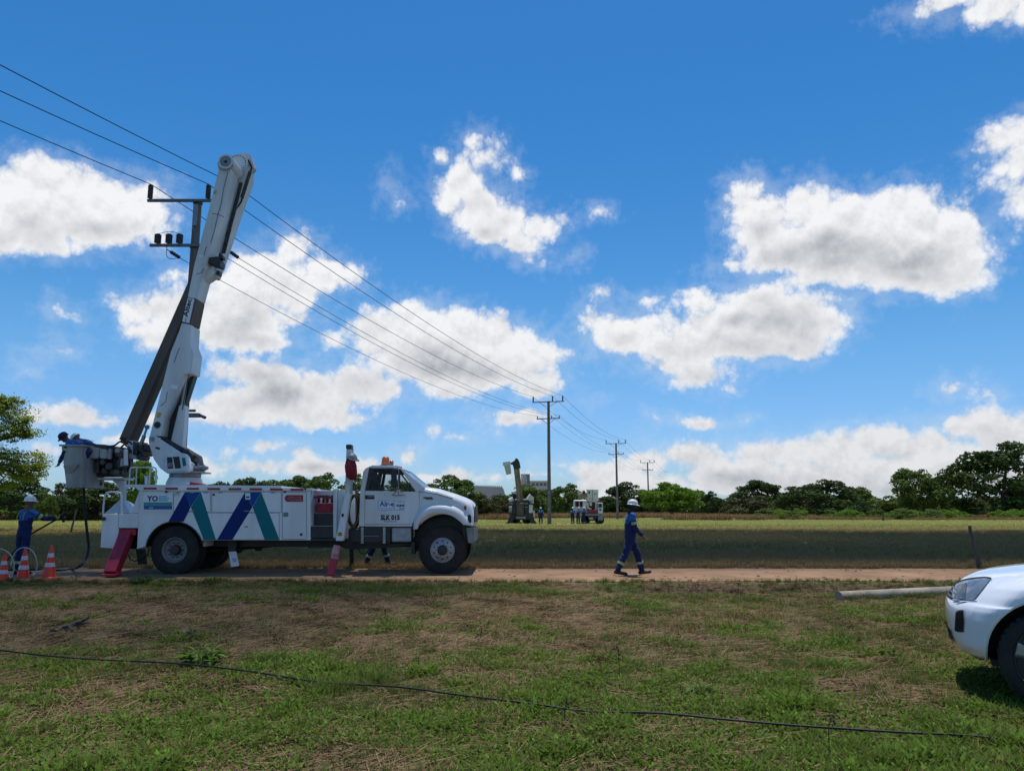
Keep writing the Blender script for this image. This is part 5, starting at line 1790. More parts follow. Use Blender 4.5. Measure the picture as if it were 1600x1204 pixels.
def person(label, loc, rz, pose, voxel=0.012, scale=1.0, group=None, helmet='white', face_cover=False, gloves=False, bands=True):
    """A worker in overalls.  Local frame: +Y ahead, +X to the right hand side; loc is the ground under the hips."""
    root = thing('person', label, 'person', loc, rz, group, scale)
    lean, side = R(pose.get('lean', 4)), R(pose.get('side', 0))
    hip = Vector((0, 0, 0.90))
    spine = Matrix.Rotation(side, 3, 'Y') @ Matrix.Rotation(-lean, 3, 'X')
    up, fw, rt = spine @ Vector((0, 0, 1)), spine @ Vector((0, 1, 0)), spine @ Vector((1, 0, 0))
    neck = hip + up * 0.545
    hm = Matrix.Rotation(R(pose.get('head_yaw', 0)), 3, 'Z') @ Matrix.Rotation(side * .6, 3, 'Y') @ Matrix.Rotation(-(lean * .6 + R(pose.get('head_pitch', 0))), 3, 'X')
    hup, hfw, hrt = hm @ Vector((0, 0, 1)), hm @ Vector((0, 1, 0)), hm @ Vector((1, 0, 0))
    headc = neck + up * 0.03 + hup * 0.125 + hfw * 0.02
    segs = []                          # (a, b, ra, rb, label)

    def seg(a, b, ra, rb, lab):
        segs.append((Vector(a), Vector(b), ra, rb, lab))
    # legs
    feet = []
    ringspots = []
    for sgn, key in ((-1, 'left_leg'), (1, 'right_leg')):
        a, k, ab = [R(v) for v in pose.get(key, (0, 3, 4))]
        h = hip + Vector((sgn * .095, 0, -0.02))
        d1 = Vector((sgn * math.sin(ab), math.sin(a) * math.cos(ab), -math.cos(a) * math.cos(ab)))
        kn = h + d1 * .425
        a2 = a - k
        d2 = Vector((sgn * math.sin(ab * .5), math.sin(a2) * math.cos(ab * .5), -math.cos(a2) * math.cos(ab * .5)))
        an = kn + d2 * .40
        seg(h, kn, .098, .078, 'trouser')
        seg(kn, kn + d2 * .20, .078, .076, 'trouser')
        seg(kn + d2 * .20, kn + d2 * .37, .076, .070, 'trouser')
        fp = R(pose.get(key + '_foot', 0))
        ff = Vector((sgn * .10, math.cos(fp), math.sin(fp))).normalized()
        heel = an + Vector((0, 0, -.045)) - ff * .05
        toe = an + Vector((0, 0, -.055)) + ff * .17
        seg(an + d2 * -.04, an + Vector((0, 0, -.02)), .056, .055, 'boot')
        seg(heel, toe, .045, .038, 'boot')
        seg(toe, toe + ff * .03, .042, .036, 'boot')
        feet += [heel.z - .045, toe.z - .042]
        ringspots.append((kn + d2 * .22, d2, .083))
    # arms
    hands = []
    for sgn, key in ((-1, 'left_arm'), (1, 'right_arm')):
        a, ab, e = [R(v) for v in pose.get(key, (4, 8, 15))][:3]
        s = hip + up * .49 + rt * sgn * .185
        rel = lean * pose.get('arm_follow', 0.0)
        d1 = Vector((sgn * math.sin(ab), math.sin(a) * math.cos(ab), -math.cos(a) * math.cos(ab)))
        el = s + d1 * .285
        a2 = a + e
        ab2 = ab + R(pose.get(key + '_in', -6))
        d2 = Vector((sgn * math.sin(ab2), math.sin(a2) * math.cos(ab2), -math.cos(a2) * math.cos(ab2)))
        wr = el + d2 * .245
        seg(s - up * .01, el, .072, .058, 'sleeve')
        seg(el, wr - d2 * .02, .058, .046, 'sleeve')
        seg(wr - d2 * .03, wr + d2 * .03, .031, .032, 'hand')
        # palm with five fingers, curled a little
        side_v = d2.cross(Vector((0, 0, 1)) if abs(d2.z) < .9 else Vector((0, 1, 0))).normalized()
        if pose.get(key + '_flip'):
            side_v = -side_v
        curl = R(pose.get(key + '_curl', 28))
        palm_n = d2.cross(side_v).normalized()
        seg(wr + d2 * .02, wr + d2 * .075, .032, .036, 'hand')
        for f in range(4):
            off = side_v * (f - 1.5) * .020
            ln = (.036, .042, .040, .030)[f]
            p = wr + d2 * .085 + off
            q = d2
            for j in range(2):
                q = Matrix.Rotation(curl, 3, side_v) @ q
                p2 = p + q * ln
                seg(p, p2, .0105, .0095, 'hand')
                p = p2
        seg(wr + d2 * .035 + side_v * -.03, wr + d2 * .07 + side_v * -.055 + palm_n * .01, .014, .011, 'hand')
        seg(wr + d2 * .07 + side_v * -.055 + palm_n * .01, wr + d2 * .10 + side_v * -.052 + palm_n * .02, .011, .010, 'hand')
        hands.append(wr + d2 * .09)
        ringspots.append((s + d1 * .20, d1, .066))
        root['hand_%s' % key[:1]] = [0, 0, 0]
    # torso as elliptical sections along the spine, neck, head
    torso = [(-.10, .165, .125), (.0, .178, .135), (.12, .165, .128), (.26, .178, .135), (.38, .192, .135), (.47, .170, .112), (.53, .095, .078)]
    # ground the lower foot
    dz = -min(feet) + 0.0
    if pose.get('float') is not None:
        dz = pose['float']
    off = Vector((0, 0, dz))
    mb = MB()
    rings = []
    for t, wx, wy in torso:
        c = hip + up * t + off
        rings.append([c + rt * wx * math.cos(2 * math.pi * k / 20) + fw * wy * math.sin(2 * math.pi * k / 20) for k in range(20)])
    mb._rings(rings)
    seg(neck - up * .06, neck + hup * .06, .062, .056, 'neck')
    hb = headc
    for (a, b, ra, rb, lab) in segs:
        a, b = a + off, b + off
        mb.cyl(a, b, ra, rb, seg=12)
        mb.ball(a, ra, 12, 8)
        mb.ball(b, rb, 12, 8)

    def headball(c, r):
        m = Matrix.Translation(c + off) @ hm.to_4x4() @ Matrix.Diagonal((*r, 1))
        bmesh.ops.create_uvsphere(mb.bm, u_segments=20, v_segments=14, radius=1, matrix=m)
    headball(headc + hup * .02, (.076, .095, .092))
    headball(headc - hup * .055 + hfw * .022, (.056, .070, .062))
    headball(headc - hup * .005 + hfw * .098, (.013, .018, .022))       # nose
    headball(headc - hup * .052 + hfw * .088, (.024, .010, .009))       # lips
    for s_ in (-1, 1):
        headball(headc + hrt * s_ * .078 - hup * .002, (.010, .020, .030))
        headball(headc + hrt * s_ * .033 + hfw * .082 + hup * .030, (.024, .012, .007))   # brow
    bm = mb.bm
    me = bpy.data.meshes.new('body')
    bmesh.ops.recalc_face_normals(bm, faces=bm.faces)
    bm.to_mesh(me); bm.free()
    tmp = link('body_tmp', me)
    md = tmp.modifiers.new('r', 'REMESH')
    md.mode = 'VOXEL'
    md.voxel_size = voxel
    md.adaptivity = 0.0
    sm = tmp.modifiers.new('s', 'SMOOTH')
    sm.factor = 0.5
    sm.iterations = 3 if voxel < .014 else 1
    bpy.context.view_layer.update()
    me2 = bpy.data.meshes.new_from_object(tmp.evaluated_get(bpy.context.evaluated_depsgraph_get()))
    bpy.data.objects.remove(tmp)
    me2.name = 'body'
    n = len(me2.vertices)
    co = np.empty(n * 3); me2.vertices.foreach_get('co', co); co = co.reshape(-1, 3)
    no = np.empty(n * 3); me2.vertices.foreach_get('normal', no); no = no.reshape(-1, 3)
    # nearest limb for every vertex
    names = ['trouser', 'sleeve', 'boot', 'hand', 'neck', 'torso', 'head']
    best = np.full(n, 1e9); lab = np.zeros(n, int)
    for (a, b, ra, rb, l) in segs:
        A, B = np.array(a + off), np.array(b + off)
        d = B - A
        t = np.clip(((co - A) @ d) / max(d @ d, 1e-9), 0, 1)
        dist = np.linalg.norm(co - A - t[:, None] * d, axis=1) - (ra + (rb - ra) * t)
        m = dist < best
        best[m] = dist[m]; lab[m] = names.index(l)
    rel = co - np.array(hip + off)
    tu = rel @ np.array(up)
    lat = rel @ np.array(rt); frn = rel @ np.array(fw)
    el_ = np.sqrt((lat / .185) ** 2 + (frn / .135) ** 2)
    tor = (el_ < 1.12) & (tu > -.13) & (tu < .50) & (lab != names.index('hand')) & ((lab != names.index('sleeve')) | (np.abs(lat) < .16))
    lab[tor] = names.index('torso')
    hr = (co - np.array(headc + off))
    hz_ = hr @ np.array(hup); hy_ = hr @ np.array(hfw)
    hd = (np.linalg.norm(hr, axis=1) < .145) & (hz_ > -.11)
    lab[hd] = names.index('head')
    # cloth creases
    cloth = np.isin(lab, [0, 1, 5])
    ph = fbm(co[:, 0] * 9 + co[:, 2] * 17, co[:, 1] * 9 + co[:, 2] * 6, 71, 3) - .5
    co = co + no * (cloth * ph * 0.045)[:, None]
    me2.vertices.foreach_set('co', co.ravel())
    mats = [OVERALL, YOKE, BOOTM, GLOVEY if gloves else SKIN, SKIN, BLACKC, BANDS]
    me2.materials.clear()
    for m in mats:
        me2.materials.append(m)
    nf = len(me2.polygons)
    ls = np.empty(nf, np.int32); me2.polygons.foreach_get('loop_start', ls)
    lv = np.empty(len(me2.loops), np.int32); me2.loops.foreach_get('vertex_index', lv)
    fv = lv[ls]
    fl = lab[fv]
    mi = np.zeros(nf, np.int32)
    mi[(fl == 5) & (tu[fv] > .29)] = 1
    shz = np.array(hip + off) @ np.array([0, 0, 1])
    for (a, b, ra, rb, l) in segs:
        pass
    sl = (fl == 1)
    upper = np.zeros(n, bool)
    for sgn in (-1, 1):
        sp = np.array(hip + up * .49 + rt * sgn * .185 + off)
        upper |= np.linalg.norm(co - sp, axis=1) < .15
    mi[sl & upper[fv]] = 1
    mi[fl == 2] = 2
    mi[fl == 3] = 3
    mi[(fl == 4)] = 5 if face_cover else 4
    hd_f = fl == 6
    mi[hd_f] = 4
    if face_cover:
        mi[hd_f & (hz_[fv] < .02)] = 5
        mi[hd_f & (hy_[fv] < -.01)] = 5
    else:
        mi[hd_f & (hz_[fv] > .035) & (hy_[fv] < .05)] = 5       # hair
    me2.polygons.foreach_set('material_index', mi)
    me2.polygons.foreach_set('use_smooth', np.ones(nf, bool))
    me2.update()
    body = link('body', me2, root)
    # eyes
    if voxel < .014:
        for s_ in (-1, 1):
            c = headc + off + hrt * s_ * .032 + hfw * .084 + hup * .012
            MB().ball(c, .011, 8, 6).finish('eye', BANDS, root)
    # helmet with ridge, brim and peak
    hmat = HELMET if helmet == 'white' else NAVYC
    hc = headc + off + hup * .038
    hel = MB()
    prof = [(0.0, 1.0), (.03, 1.0), (.06, .96), (.085, .86), (.105, .70), (.12, .48), (.128, .22), (.13, .01)]
    rings = []
    for t, r in prof:
        rings.append([hc + hup * t * .95 + hrt * .102 * r * math.cos(2 * math.pi * k / 24) + hfw * (.122 * r * math.sin(2 * math.pi * k / 24) + .004) for k in range(24)])
    hel._rings(rings)
    ho = hel.finish('helmet', hmat, root, ang=50)
    br = MB()
    rings = []
    for w_, dz_ in ((.0, .006), (.014, -.004), (.014, -.010), (-.01, -.004)):
        row = []
        for k in range(28):
            a = 2 * math.pi * k / 28
            peak = .042 * max(0, math.sin(a)) ** 3 if w_ > 0 else 0
            row.append(hc + hup * (dz_ - peak * .25) + hrt * (.104 + w_) * math.cos(a) + hfw * ((.124 + w_ + peak) * math.sin(a) + .004))
        rings.append(row)
    br._rings(rings, caps=False)
    br.finish('brim', hmat, ho, ang=50)
    # reflective bands: a lime ring with a silver stripe
    if bands:
        for c, d, r in ringspots:
            c = c + off
            MB().cyl(c - d * .032, c + d * .032, r, r, seg=18).finish('reflective_band', BAND, root)
            MB().cyl(c - d * .012, c + d * .012, r + .003, r + .003, seg=18).finish('silver_stripe', BANDS, root.children[-1])
        for s_ in (-1, 1):
            p0 = [hip + off + up * t + rt * s_ * x + fw * y for t, x, y in ((.33, .115, .137), (.42, .115, .130), (.478, .112, .085), (.502, .108, .0), (.47, .112, -.10), (.38, .115, -.138), (.30, .115, -.136))]
            q = spline(p0, 4)
            vs, fs = [], []
            sb = MB()
            for a in q:
                vs.append((a - rt * .022 + up * .004, a + rt * .022 + up * .004))
            bv = [[sb.bm.verts.new(v + (v - (hip + off + up * .36)) * .03) for v in pr] for pr in vs]
            for a, b in zip(bv, bv[1:]):
                sb.bm.faces.new((a[0], a[1], b[1], b[0]))
            bmesh.ops.solidify(sb.bm, geom=sb.bm.faces[:], thickness=.008)
            sb.finish('shoulder_band', BAND, root)
    for k in list(root.keys()):
        if k.startswith('hand_'):
            del root[k]
    root_m = Matrix.Translation(loc) @ Matrix.Rotation(rz, 4, 'Z') @ Matrix.Diagonal((scale, scale, scale, 1))
    return root, [root_m @ (h + off) for h in hands]


def face_to(dx, dy):
    """Turn about Z that makes local +Y look along (dx, dy)."""
    return math.atan2(-dx, dy)


# the worker walking along the road
wp = G(986, 899.5); wp.z = 0.02
person('worker in blue overalls and white helmet striding along the dirt road', wp, face_to(1, 0.05),
       dict(lean=4, left_leg=(25, 10, 2), right_leg=(-20, 8, 2), left_leg_foot=6, right_leg_foot=-8, left_arm=(-14, 6, 16), right_arm=(8, 7, 34), head_pitch=4), voxel=.0095, scale=1.0, face_cover=True)
# the worker beside the cones, back to the camera, holding a lance
lp = G(31, 899); lp.z = 0.02
_, lh = person('worker in blue overalls seen from behind, holding a hose beside the orange cones', lp, face_to(0.45, 0.9),
               dict(lean=3, left_leg=(3, 4, 5), right_leg=(-4, 2, 5), left_arm=(12, 10, 22), right_arm=(52, 22, 42), right_arm_curl=50, left_arm_curl=55, head_yaw=-18), voxel=.0095, scale=1.02, gloves=True)
# the one whose legs show below the truck
bp_ = S(589, 880, 21.6); bp_.z = 0.0
person('worker walking behind the bucket truck, only the blue trouser legs showing below the chassis', bp_, face_to(1, 0.1),
       dict(lean=5, left_leg=(24, 6, 2), right_leg=(-16, 8, 2)), voxel=.014)
# two workers bent over in the bucket
zf = S(115, 760, 18.9).z + .04
pa = S(133, 760, 18.98); pa.z = zf - .05
person('worker with dark cap leaning out over the left rim of the raised bucket', pa, face_to(-1, -0.2),
       dict(lean=60, left_leg=(26, 50, 3), right_leg=(20, 45, 3), right_arm=(-8, 14, 30), left_arm=(14, 8, 4), head_pitch=6, head_yaw=48), voxel=.0105, helmet='navy', gloves=False, scale=.96)
pb = S(147, 760, 19.40); pb.z = zf
person('worker with white helmet bent over inside the raised bucket, back towards the boom', pb, face_to(-1, 0.1),
       dict(lean=60, left_leg=(24, 46, 3), right_leg=(16, 40, 3), right_arm=(20, 8, 20), left_arm=(14, 8, 20), head_pitch=18), voxel=.0105, scale=.96)
# four workers far out by the second pole
for x, yb, dx, lab, po in ((845, 818, 0.1, 'distant worker standing alone between the dark crane truck and the pole', dict(left_arm=(6, 10, 10), right_arm=(6, 10, 10))),
                           (895, 819.5, .5, 'leftmost of the three distant workers gathered beside the white truck', dict(right_arm=(20, 12, 60), left_leg=(8, 4, 4), right_leg=(-6, 4, 4))),
                           (903.5, 820.5, .8, 'middle one of the three distant workers gathered beside the white truck', dict(lean=10, right_arm=(30, 10, 50), left_arm=(25, 10, 40))),
                           (912, 819.5, .9, 'distant worker nearest the white truck, in bright blue', dict(lean=8, right_arm=(45, 10, 30), left_arm=(20, 10, 30)))):
    q = G(x, yb); q = Vector((q.x * 84 / q.y, 84, 0)) if x != 845 else Vector((q.x * 86 / q.y, 86, 0))
    q.z = float(height(q.x, q.y)) - .02
    person(lab, q, face_to(dx, 1), po, voxel=.026, scale=1.08, bands=True)

# ------------------------------------------------------------------ poles and wires
def pole(label, loc, rz, hgt, arms, dead_end=False):
    t = thing('utility_pole', label, 'utility pole', loc, rz, 'concrete poles of the power line')
    z0 = -0.3
    if dead_end:
        t.rotation_euler.z = rz = 0.0
    MB().lathe([(z0, .225), (0, .222), (hgt, .145), (hgt + .01, .02)], (0, 0, 0), (0, 0, 1), 20).finish('shaft', CONCRETE, t)
    tips = []
    for (z, half, xs, ih, ir) in arms:
        cm = MB()
        half, left = (half if not dead_end or ih > .45 else 1.3), -half
        cm.box(left, half, -.26, -.17, z - .055, z + .055)
        if dead_end and ih < .3:
            cm.box(left, half, .17, .26, z - .055, z + .055)
        for s_ in ((-1, 1) if not dead_end else ()):
            cm.beam((s_ * .15, -.2, z - .55), (s_ * half * .55, -.2, z - .05), .04, .04)
        cm.bevel(.008, 1).finish('crossarm', GALV, t)
        MB().lathe([(-.05, .0), (-.05, .185), (.05, .185), (.05, 0)], (0, 0, z), (0, 0, 1), 16).finish('pole_band', GALV, t)
        row = []
        for x in xs:
            ins = MB()
            b = z + .055
            prof = [(0, .03), (.04, .03)]
            nn = max(4, int(ih / .055))
            for k in range(nn):
                q = .04 + (ih - .06) * k / nn
                prof += [(q, ir * .75), (q + .012, ir), (q + .03, ir)]
            prof += [(ih - .02, ir * .7), (ih, ir * .6), (ih + .001, .005)]
            ins.lathe(prof, (x, -.215, b), (0, 0, 1), 14)
            ins.finish('insulator', INSUL, t)
            row.append(Vector((x, -.215, b + ih + .012)))
        tips.append(row)
    if dead_end:
        # strain strings that hold the lower conductors towards the next pole
        z = arms[1][0]
        for x in (-1.2, .7, 1.15):
            st = MB()
            a, b = Vector((x, .27, z)), Vector((x + .22, 1.05, z - .10))
            st.tube([a, b], .018, 6)
            for k in range(8):
                p = a.lerp(b, .25 + .08 * k)
                st.cyl(p, p + (b - a).normalized() * .035, .075 if k % 2 else .055, seg=12)
            st.finish('strain_insulator', INSUL, t)
        MB().tube(spline([(-1.0, 1.0, z - .1), (-1.15, .4, z - .32), (-1.05, -.1, z - .2), (-.93, -.2, z + .42)], 6), .012, 5).finish('jumper_wire', WIREM, t)
        MB().tube(spline([(-1.36, -.2, z + .47), (-.93, -.2, z + .56), (-.52, -.2, z + .47)], 6), .010, 5).finish('jumper_wire', WIREM, t)
        MB().box(-.09, .09, -.19, -.165, hgt - 1.1, hgt - .25).finish('pole_plate', STEEL, t)
        br = MB()
        q = .05
        br.box(.18, .62, -.1, .1, 4.95, 5.1)
        br.cyl((.6, 0, 5.03), (.85, 0, 4.93), .06, seg=10)
        br.cyl((.18, 0, 5.2), (.45, 0, 5.2), .05, seg=10)
        br.bevel(.008, 1).finish('side_bracket', GALV, t)
    else:
        for z in (1.6, 3.4):
            MB().box(-.12, .12, -.215, -.195, z, z + .25).finish('pole_plate', STEEL, t)
    M_ = Matrix.Translation(loc) @ Matrix.Rotation(rz, 4, 'Z')
    out = [[M_ @ p for p in row] for row in tips]
    if dead_end:
        z = arms[1][0]
        out.append([M_ @ Vector((x + .22, 1.08, z - .105)) for x in (-1.2, .7, 1.15)])
    return out


def build_line():
    d = Vector((0.272, 1.0)).normalized()
    rz = math.atan2(-d.x, d.y)

    def at(px, py, Y):
        p = S(px, py, Y); p.z = float(height(p.x, p.y)); return p
    top = lambda h: (h - .10, 1.85, (-1.72, .52, 1.68), .58, .085)
    low = lambda h: (h - 2.0, 1.35, (-1.25, .38, 1.28), .26, .06)
    p1 = S(308, 335, 28.6); p1 = Vector((p1.x, 28.6, 0))
    h1 = S(317, 313, 28.6).z
    specs = [
        ('concrete power pole standing right behind the raised boom of the bucket truck', p1, h1, True),
        ('tall concrete power pole standing in the field between two distant trucks', at(858.5, 818, 86), S(858, 626, 86).z, False),
        ('third concrete power pole, farther off beside the small leafy tree', at(965, 808, 136), S(965, 692, 136).z, False),
        ('farthest concrete power pole, partly hidden by treetops', at(1014, 803, 196), S(1014, 722, 196).z, False)]
    tips = []
    for lab, p, h, dead in specs:
        arms = [top(h), low(h)]
        if dead:
            arms = [(h - .10, 1.88, (-1.79, .47, 1.47), .60, .10), (h - 1.92, 1.65, (-1.36, -.93, -.52), .40, .13)]
        tips.append(pole(lab, p, rz, h, arms, dead))
    prev = [t + Vector((dx, -57, -1.0)) for t, dx in zip(tips[0][0], (-18, -20, -17))]
    nxt = [t + Vector((d.x, d.y, 0)) * 62 for t in tips[3][0]]
    nxl = [t + Vector((d.x, d.y, 0)) * 62 for t in tips[3][1]]

    def cat(a, b, sag, n=22):
        return [a.lerp(b, k / n) - Vector((0, 0, 4 * sag * (k / n) * (1 - k / n))) for k in range(n + 1)]
    names = ['left', 'middle', 'right']
    for i in range(3):
        path = []
        for a, b, sg in ((prev[i], tips[0][0][i], 1.2), (tips[0][0][i], tips[1][0][i], 1.05), (tips[1][0][i], tips[2][0][i], 1.0), (tips[2][0][i], tips[3][0][i], 1.1), (tips[3][0][i], nxt[i], 1.1)):
            path += cat(a, b, sg)[(1 if path else 0):]
        tag(MB().tube(path, .0155, 6).finish('power_line', WIREM), 'upper power line carried on the %s insulators of the top crossarms' % names[i], 'power line', 'power lines strung along the poles')
    for i in range(3):
        path = []
        for a, b, sg in ((tips[0][2][i], tips[1][1][i], 1.15), (tips[1][1][i], tips[2][1][i], 1.0), (tips[2][1][i], tips[3][1][i], 1.1), (tips[3][1][i], nxl[i], 1.1)):
            path += cat(a, b, sg)[(1 if path else 0):]
        tag(MB().tube(path, .012, 6).finish('power_line', WIREM), 'lower power line carried on the %s insulators of the second crossarms' % names[i], 'power line', 'power lines strung along the poles')


build_line()


# ------------------------------------------------------------------ traffic cones
def cone(label, loc, h, rz):
    t = thing('traffic_cone', label, 'traffic cone', loc, rz, 'orange traffic cones beside the road')
    k = h / .70
    b = MB()
    b.box(-.185 * k, .185 * k, -.185 * k, .185 * k, 0, .028 * k)
    b.bevel(.012 * k, 2).finish('base', CONEO, t)
    r = lambda z: (.135 - .113 * z / .67)
    MB().lathe([(.028 * k, .15 * k), (.05 * k, r(.05) * k), (.66 * k, r(.66) * k), (.67 * k, .02 * k), (.67 * k, .012 * k)], (0, 0, 0), (0, 0, 1), 28).finish('cone', CONEO, t)
    for z0, z1 in ((.245, .325), (.435, .515)):
        MB().lathe([(z0 * k, r(z0) * k), (z0 * k, (r(z0) + .003) * k), (z1 * k, (r(z1) + .003) * k), (z1 * k, r(z1) * k)], (0, 0, 0), (0, 0, 1), 28).finish('reflective_collar', CONEW, t)


for px, pb, pt, lab in ((76, 906, 854, 'rightmost orange traffic cone, nearest the red outrigger of the truck'),
                        (35, 910, 858.5, 'middle one of the three orange traffic cones, before the legs of the worker'),
                        (3, 916, 867, 'leftmost orange traffic cone, cut by the picture edge')):
    g = G(px, pb - 2, float(height(*G(px, pb).xy)))
    cone(lab, g, (pb - pt) / 1200 * g.y / .995, rnd.uniform(-.4, .4))


# ------------------------------------------------------------------ hoses, cables and things lying about
def hose(name, label, cat, pts, r, m, n=8, seg=8):
    return tag(MB().tube(spline(pts, n), r, seg).finish(name, m), label, cat)


hb = S(132, 760, 19.2)
hose('hose', 'black hose hanging from the bucket down to the ground behind the cones', 'hose',
     [S(131, 757, 19.2), S(132, 790, 19.1), S(136, 830, 19.0), S(138.5, 855, 18.9), S(134, 873, 18.5), S(124, 884, 18.1), G(112, 888.5, .03), G(90, 891, .03), G(60, 889.5, .03), G(20, 890, .03), G(-30, 889, .03)], .032, HOSEB, 10)
lan = MB()
rh, lh_ = lh[1], lh[0]
lan.tube([lh_ + (lh_ - rh) * .25 + Vector((0, 0, -.1)), lh_, rh, rh + (rh - lh_) * .18], .022, 8)
lan.cyl(rh + (rh - lh_) * .12, rh + (rh - lh_) * .12 + Vector((.03, 0, -.16)), .03, seg=10)
lan.cyl(rh + (rh - lh_) * .05, rh + (rh - lh_) * .26, .036, seg=10)
tag(lan.finish('spray_lance', HOSEB), 'dark lance held in both hands by the worker beside the cones', 'lance')
q = lh_ + (lh_ - rh) * .25 + Vector((0, 0, -.1))
hose('hose', 'dark hose trailing from the lance of the worker down to the left', 'hose', [q, q + Vector((-.12, -.05, -.2)), q + Vector((-.35, -.1, -.55)), G(-10, 893, .03), G(-40, 896, .03)], .02, HOSEB)
# two upright loops of a pale hose round the worker's feet
def loop(cx, cy, rx, ry, Y, a0, a1):
    return [S(cx + rx * math.cos(R(a)), cy - ry * math.sin(R(a)), Y) for a in np.linspace(a0, a1, 14)]


hose('hose', 'pale hose coiled in standing loops between the cones and the worker', 'hose',
     [G(-12, 884, .5)] + loop(-2, 885, 24, 28, 16.9, 120, -40) + [G(16, 897, .03), G(30, 895, .03)] + loop(38, 881, 20, 26, 17.0, 235, -50)[2:] + [G(60, 892, .03), G(100, 888, .03), G(136, 887.5, .03)], .013, HOSEW, 4)
gp = [(0, 1030.5), (60, 1036), (150, 1043), (270, 1051.5), (380, 1064), (500, 1080), (620, 1090.5), (720, 1101), (830, 1113), (920, 1121), (1030, 1131), (1130, 1141), (1230, 1149), (1330, 1155.5), (1430, 1163), (1508, 1167), (1560, 1173)]
hose('cable', 'long black cable lying across the grass in the foreground', 'cable',
     [Vector((*G(x, y).xy, float(height(*G(x, y).xy)) + .085 - (.025 if 830 < x < 1010 else 0))) for x, y in [(-60, 1024)] + gp], .0082, HOSEB, 6, 7)
# hose reel hung behind the cab
hr_ = thing('hose_coil', 'coil of black and yellow hoses hanging between cab and outrigger', 'hose coil', S(553, 820, 18.9))
for k in range(7):
    pts = []
    rx, rz_ = .13 + .012 * (k % 4), .36 + .012 * (k % 3)
    c = S(553.0 + .5 * (k % 3), 797.5, 18.9)
    for a in np.linspace(0, 2 * math.pi, 25):
        pts.append(c + Vector((rx * math.cos(a), .05 * (k - 3) + .02 * math.sin(2 * a + k), rz_ * math.sin(a) - .02 * (k % 2))))
    MB(hr_.location).tube(pts, .017, 6).finish('hose_turn', (HOSEB, HOSEY, HOSEB)[k % 3], hr_)
# red harness bag and grey cap on the mast
Ob = S(549, 750, 18.5)
bag = thing('tool_bag', 'red cloth bag hanging from the white mast behind the cab', 'bag', Ob)
bb_ = MB(Ob)
secs = [(716.5, 541.5, 550, .05), (721, 540, 554.5, .11), (728, 539.2, 557, .13), (736, 540, 558.4, .14), (743, 541, 558, .13), (747.5, 545, 556, .09), (749, 548, 554, .03)]
rings = []
for i, (y, x0, x1, dp) in enumerate(secs):
    a, b = S(x0, y, 18.45), S(x1, y, 18.45)
    c = (a + b) / 2; rx = (b.x - a.x) / 2
    rings.append([Vector((c.x + rx * math.cos(t) * (1 + .08 * math.sin(5 * t + i * 1.3)), 18.45 + dp * math.sin(t) * (1 + .15 * math.sin(4 * t + i)), c.z + .012 * math.sin(6 * t + i))) for t in [2 * math.pi * k / 22 for k in range(22)]])
bb_._rings(rings)
bb_.finish('pouch', mat('red_cloth', (0.30, 0.018, 0.03), .85, 0, scale=9, col2=(0.14, 0.01, 0.018), bump=.5, bscale=25), bag, ang=70)
MB(Ob).tube(spline([S(543, 719, 18.36), S(546, 708, 18.5), S(551, 719, 18.36)], 6), .012, 6).finish('strap', BLACKC, bag)
Oc = S(550, 715, 18.55)
cap = thing('hard_hat', 'grey hard hat hung on the mast above the red bag', 'hard hat', Oc)
hm_ = MB(Oc)
c = S(549.5, 716, 18.5)
ax = Vector((.35, -.25, 1)).normalized()
hm_.lathe([(0, .135), (.03, .133), (.07, .115), (.10, .085), (.125, .04), (.13, .005)], c, ax, 22)
hm_.finish('shell', mat('grey_helmet', (.30, .30, .30), .4, 0, scale=6, var=.4), cap)
MB(Oc).lathe([(0, .13), (0, .165), (-.012, .168), (-.012, .13)], c + Vector((.03, 0, 0)), ax, 24).finish('brim', mat('grey_helmet', (.3, .3, .3)), cap)
# red tool crates in the step bay
Ot = S(506, 801, 18.8)
cr = thing('tool_crate', 'red plastic crate standing on the upper step behind the tall door', 'crate', Ot)
w0, w1 = S(494.6, 801, 18.78), S(519, 785.5, 18.78)
cb = MB(Ot)
cb.box(w0.x, w1.x, 18.78, 19.08, w0.z, w1.z)
cb.bevel(.01, 1).finish('crate_body', REDP, cr)
for k in range(4):
    x = w0.x + (w1.x - w0.x) * (.1 + .25 * k)
    MB(Ot).box(x, x + .02, 18.768, 18.779, w0.z + .02, w1.z - .02).finish('rib', REDP, cr)
for k in range(3):
    x = w0.x + (w1.x - w0.x) * (.2 + .28 * k)
    b_ = MB((x, 18.9, w1.z))
    b_.lathe([(0, .03), (.12 + .03 * k, .03), (.14 + .03 * k, .012), (.17 + .03 * k, .012)], (x, 18.9, w1.z - .02), (0, 0, 1), 12)
    tag(b_.finish('bottle', (DECALW, STEEL, DECALW)[k]), ('pale bottle standing leftmost in the red crate', 'grey flask standing in the middle of the red crate', 'tall pale bottle standing rightmost in the red crate')[k], 'bottle')
Oj = S(497.5, 767, 18.9)
jg = thing('water_jug', 'small pale jug standing on top of the panel above the crate', 'jug', Oj)
MB(Oj).lathe([(0, .07), (.02, .085), (.05, .085), (.075, .03), (.10, .03), (.101, .005)], S(497.5, 769, 18.98), (0, 0, 1), 16).finish('jug_body', DECALW, jg)

# fallen concrete pole on the verge
a, b = G(1311, 940), G(1492, 931)
a.z = float(height(a.x, a.y)) + .06; b.z = float(height(b.x, b.y)) + .085
b = a + (b - a) * 1.8
fp = MB((a.x, a.y, 0))
fp.cyl(a, b, .095, .118, seg=22)
tag(fp.finish('concrete_post', CONCRETE2), 'pale concrete post lying in the grass left of the white pickup', 'concrete post')


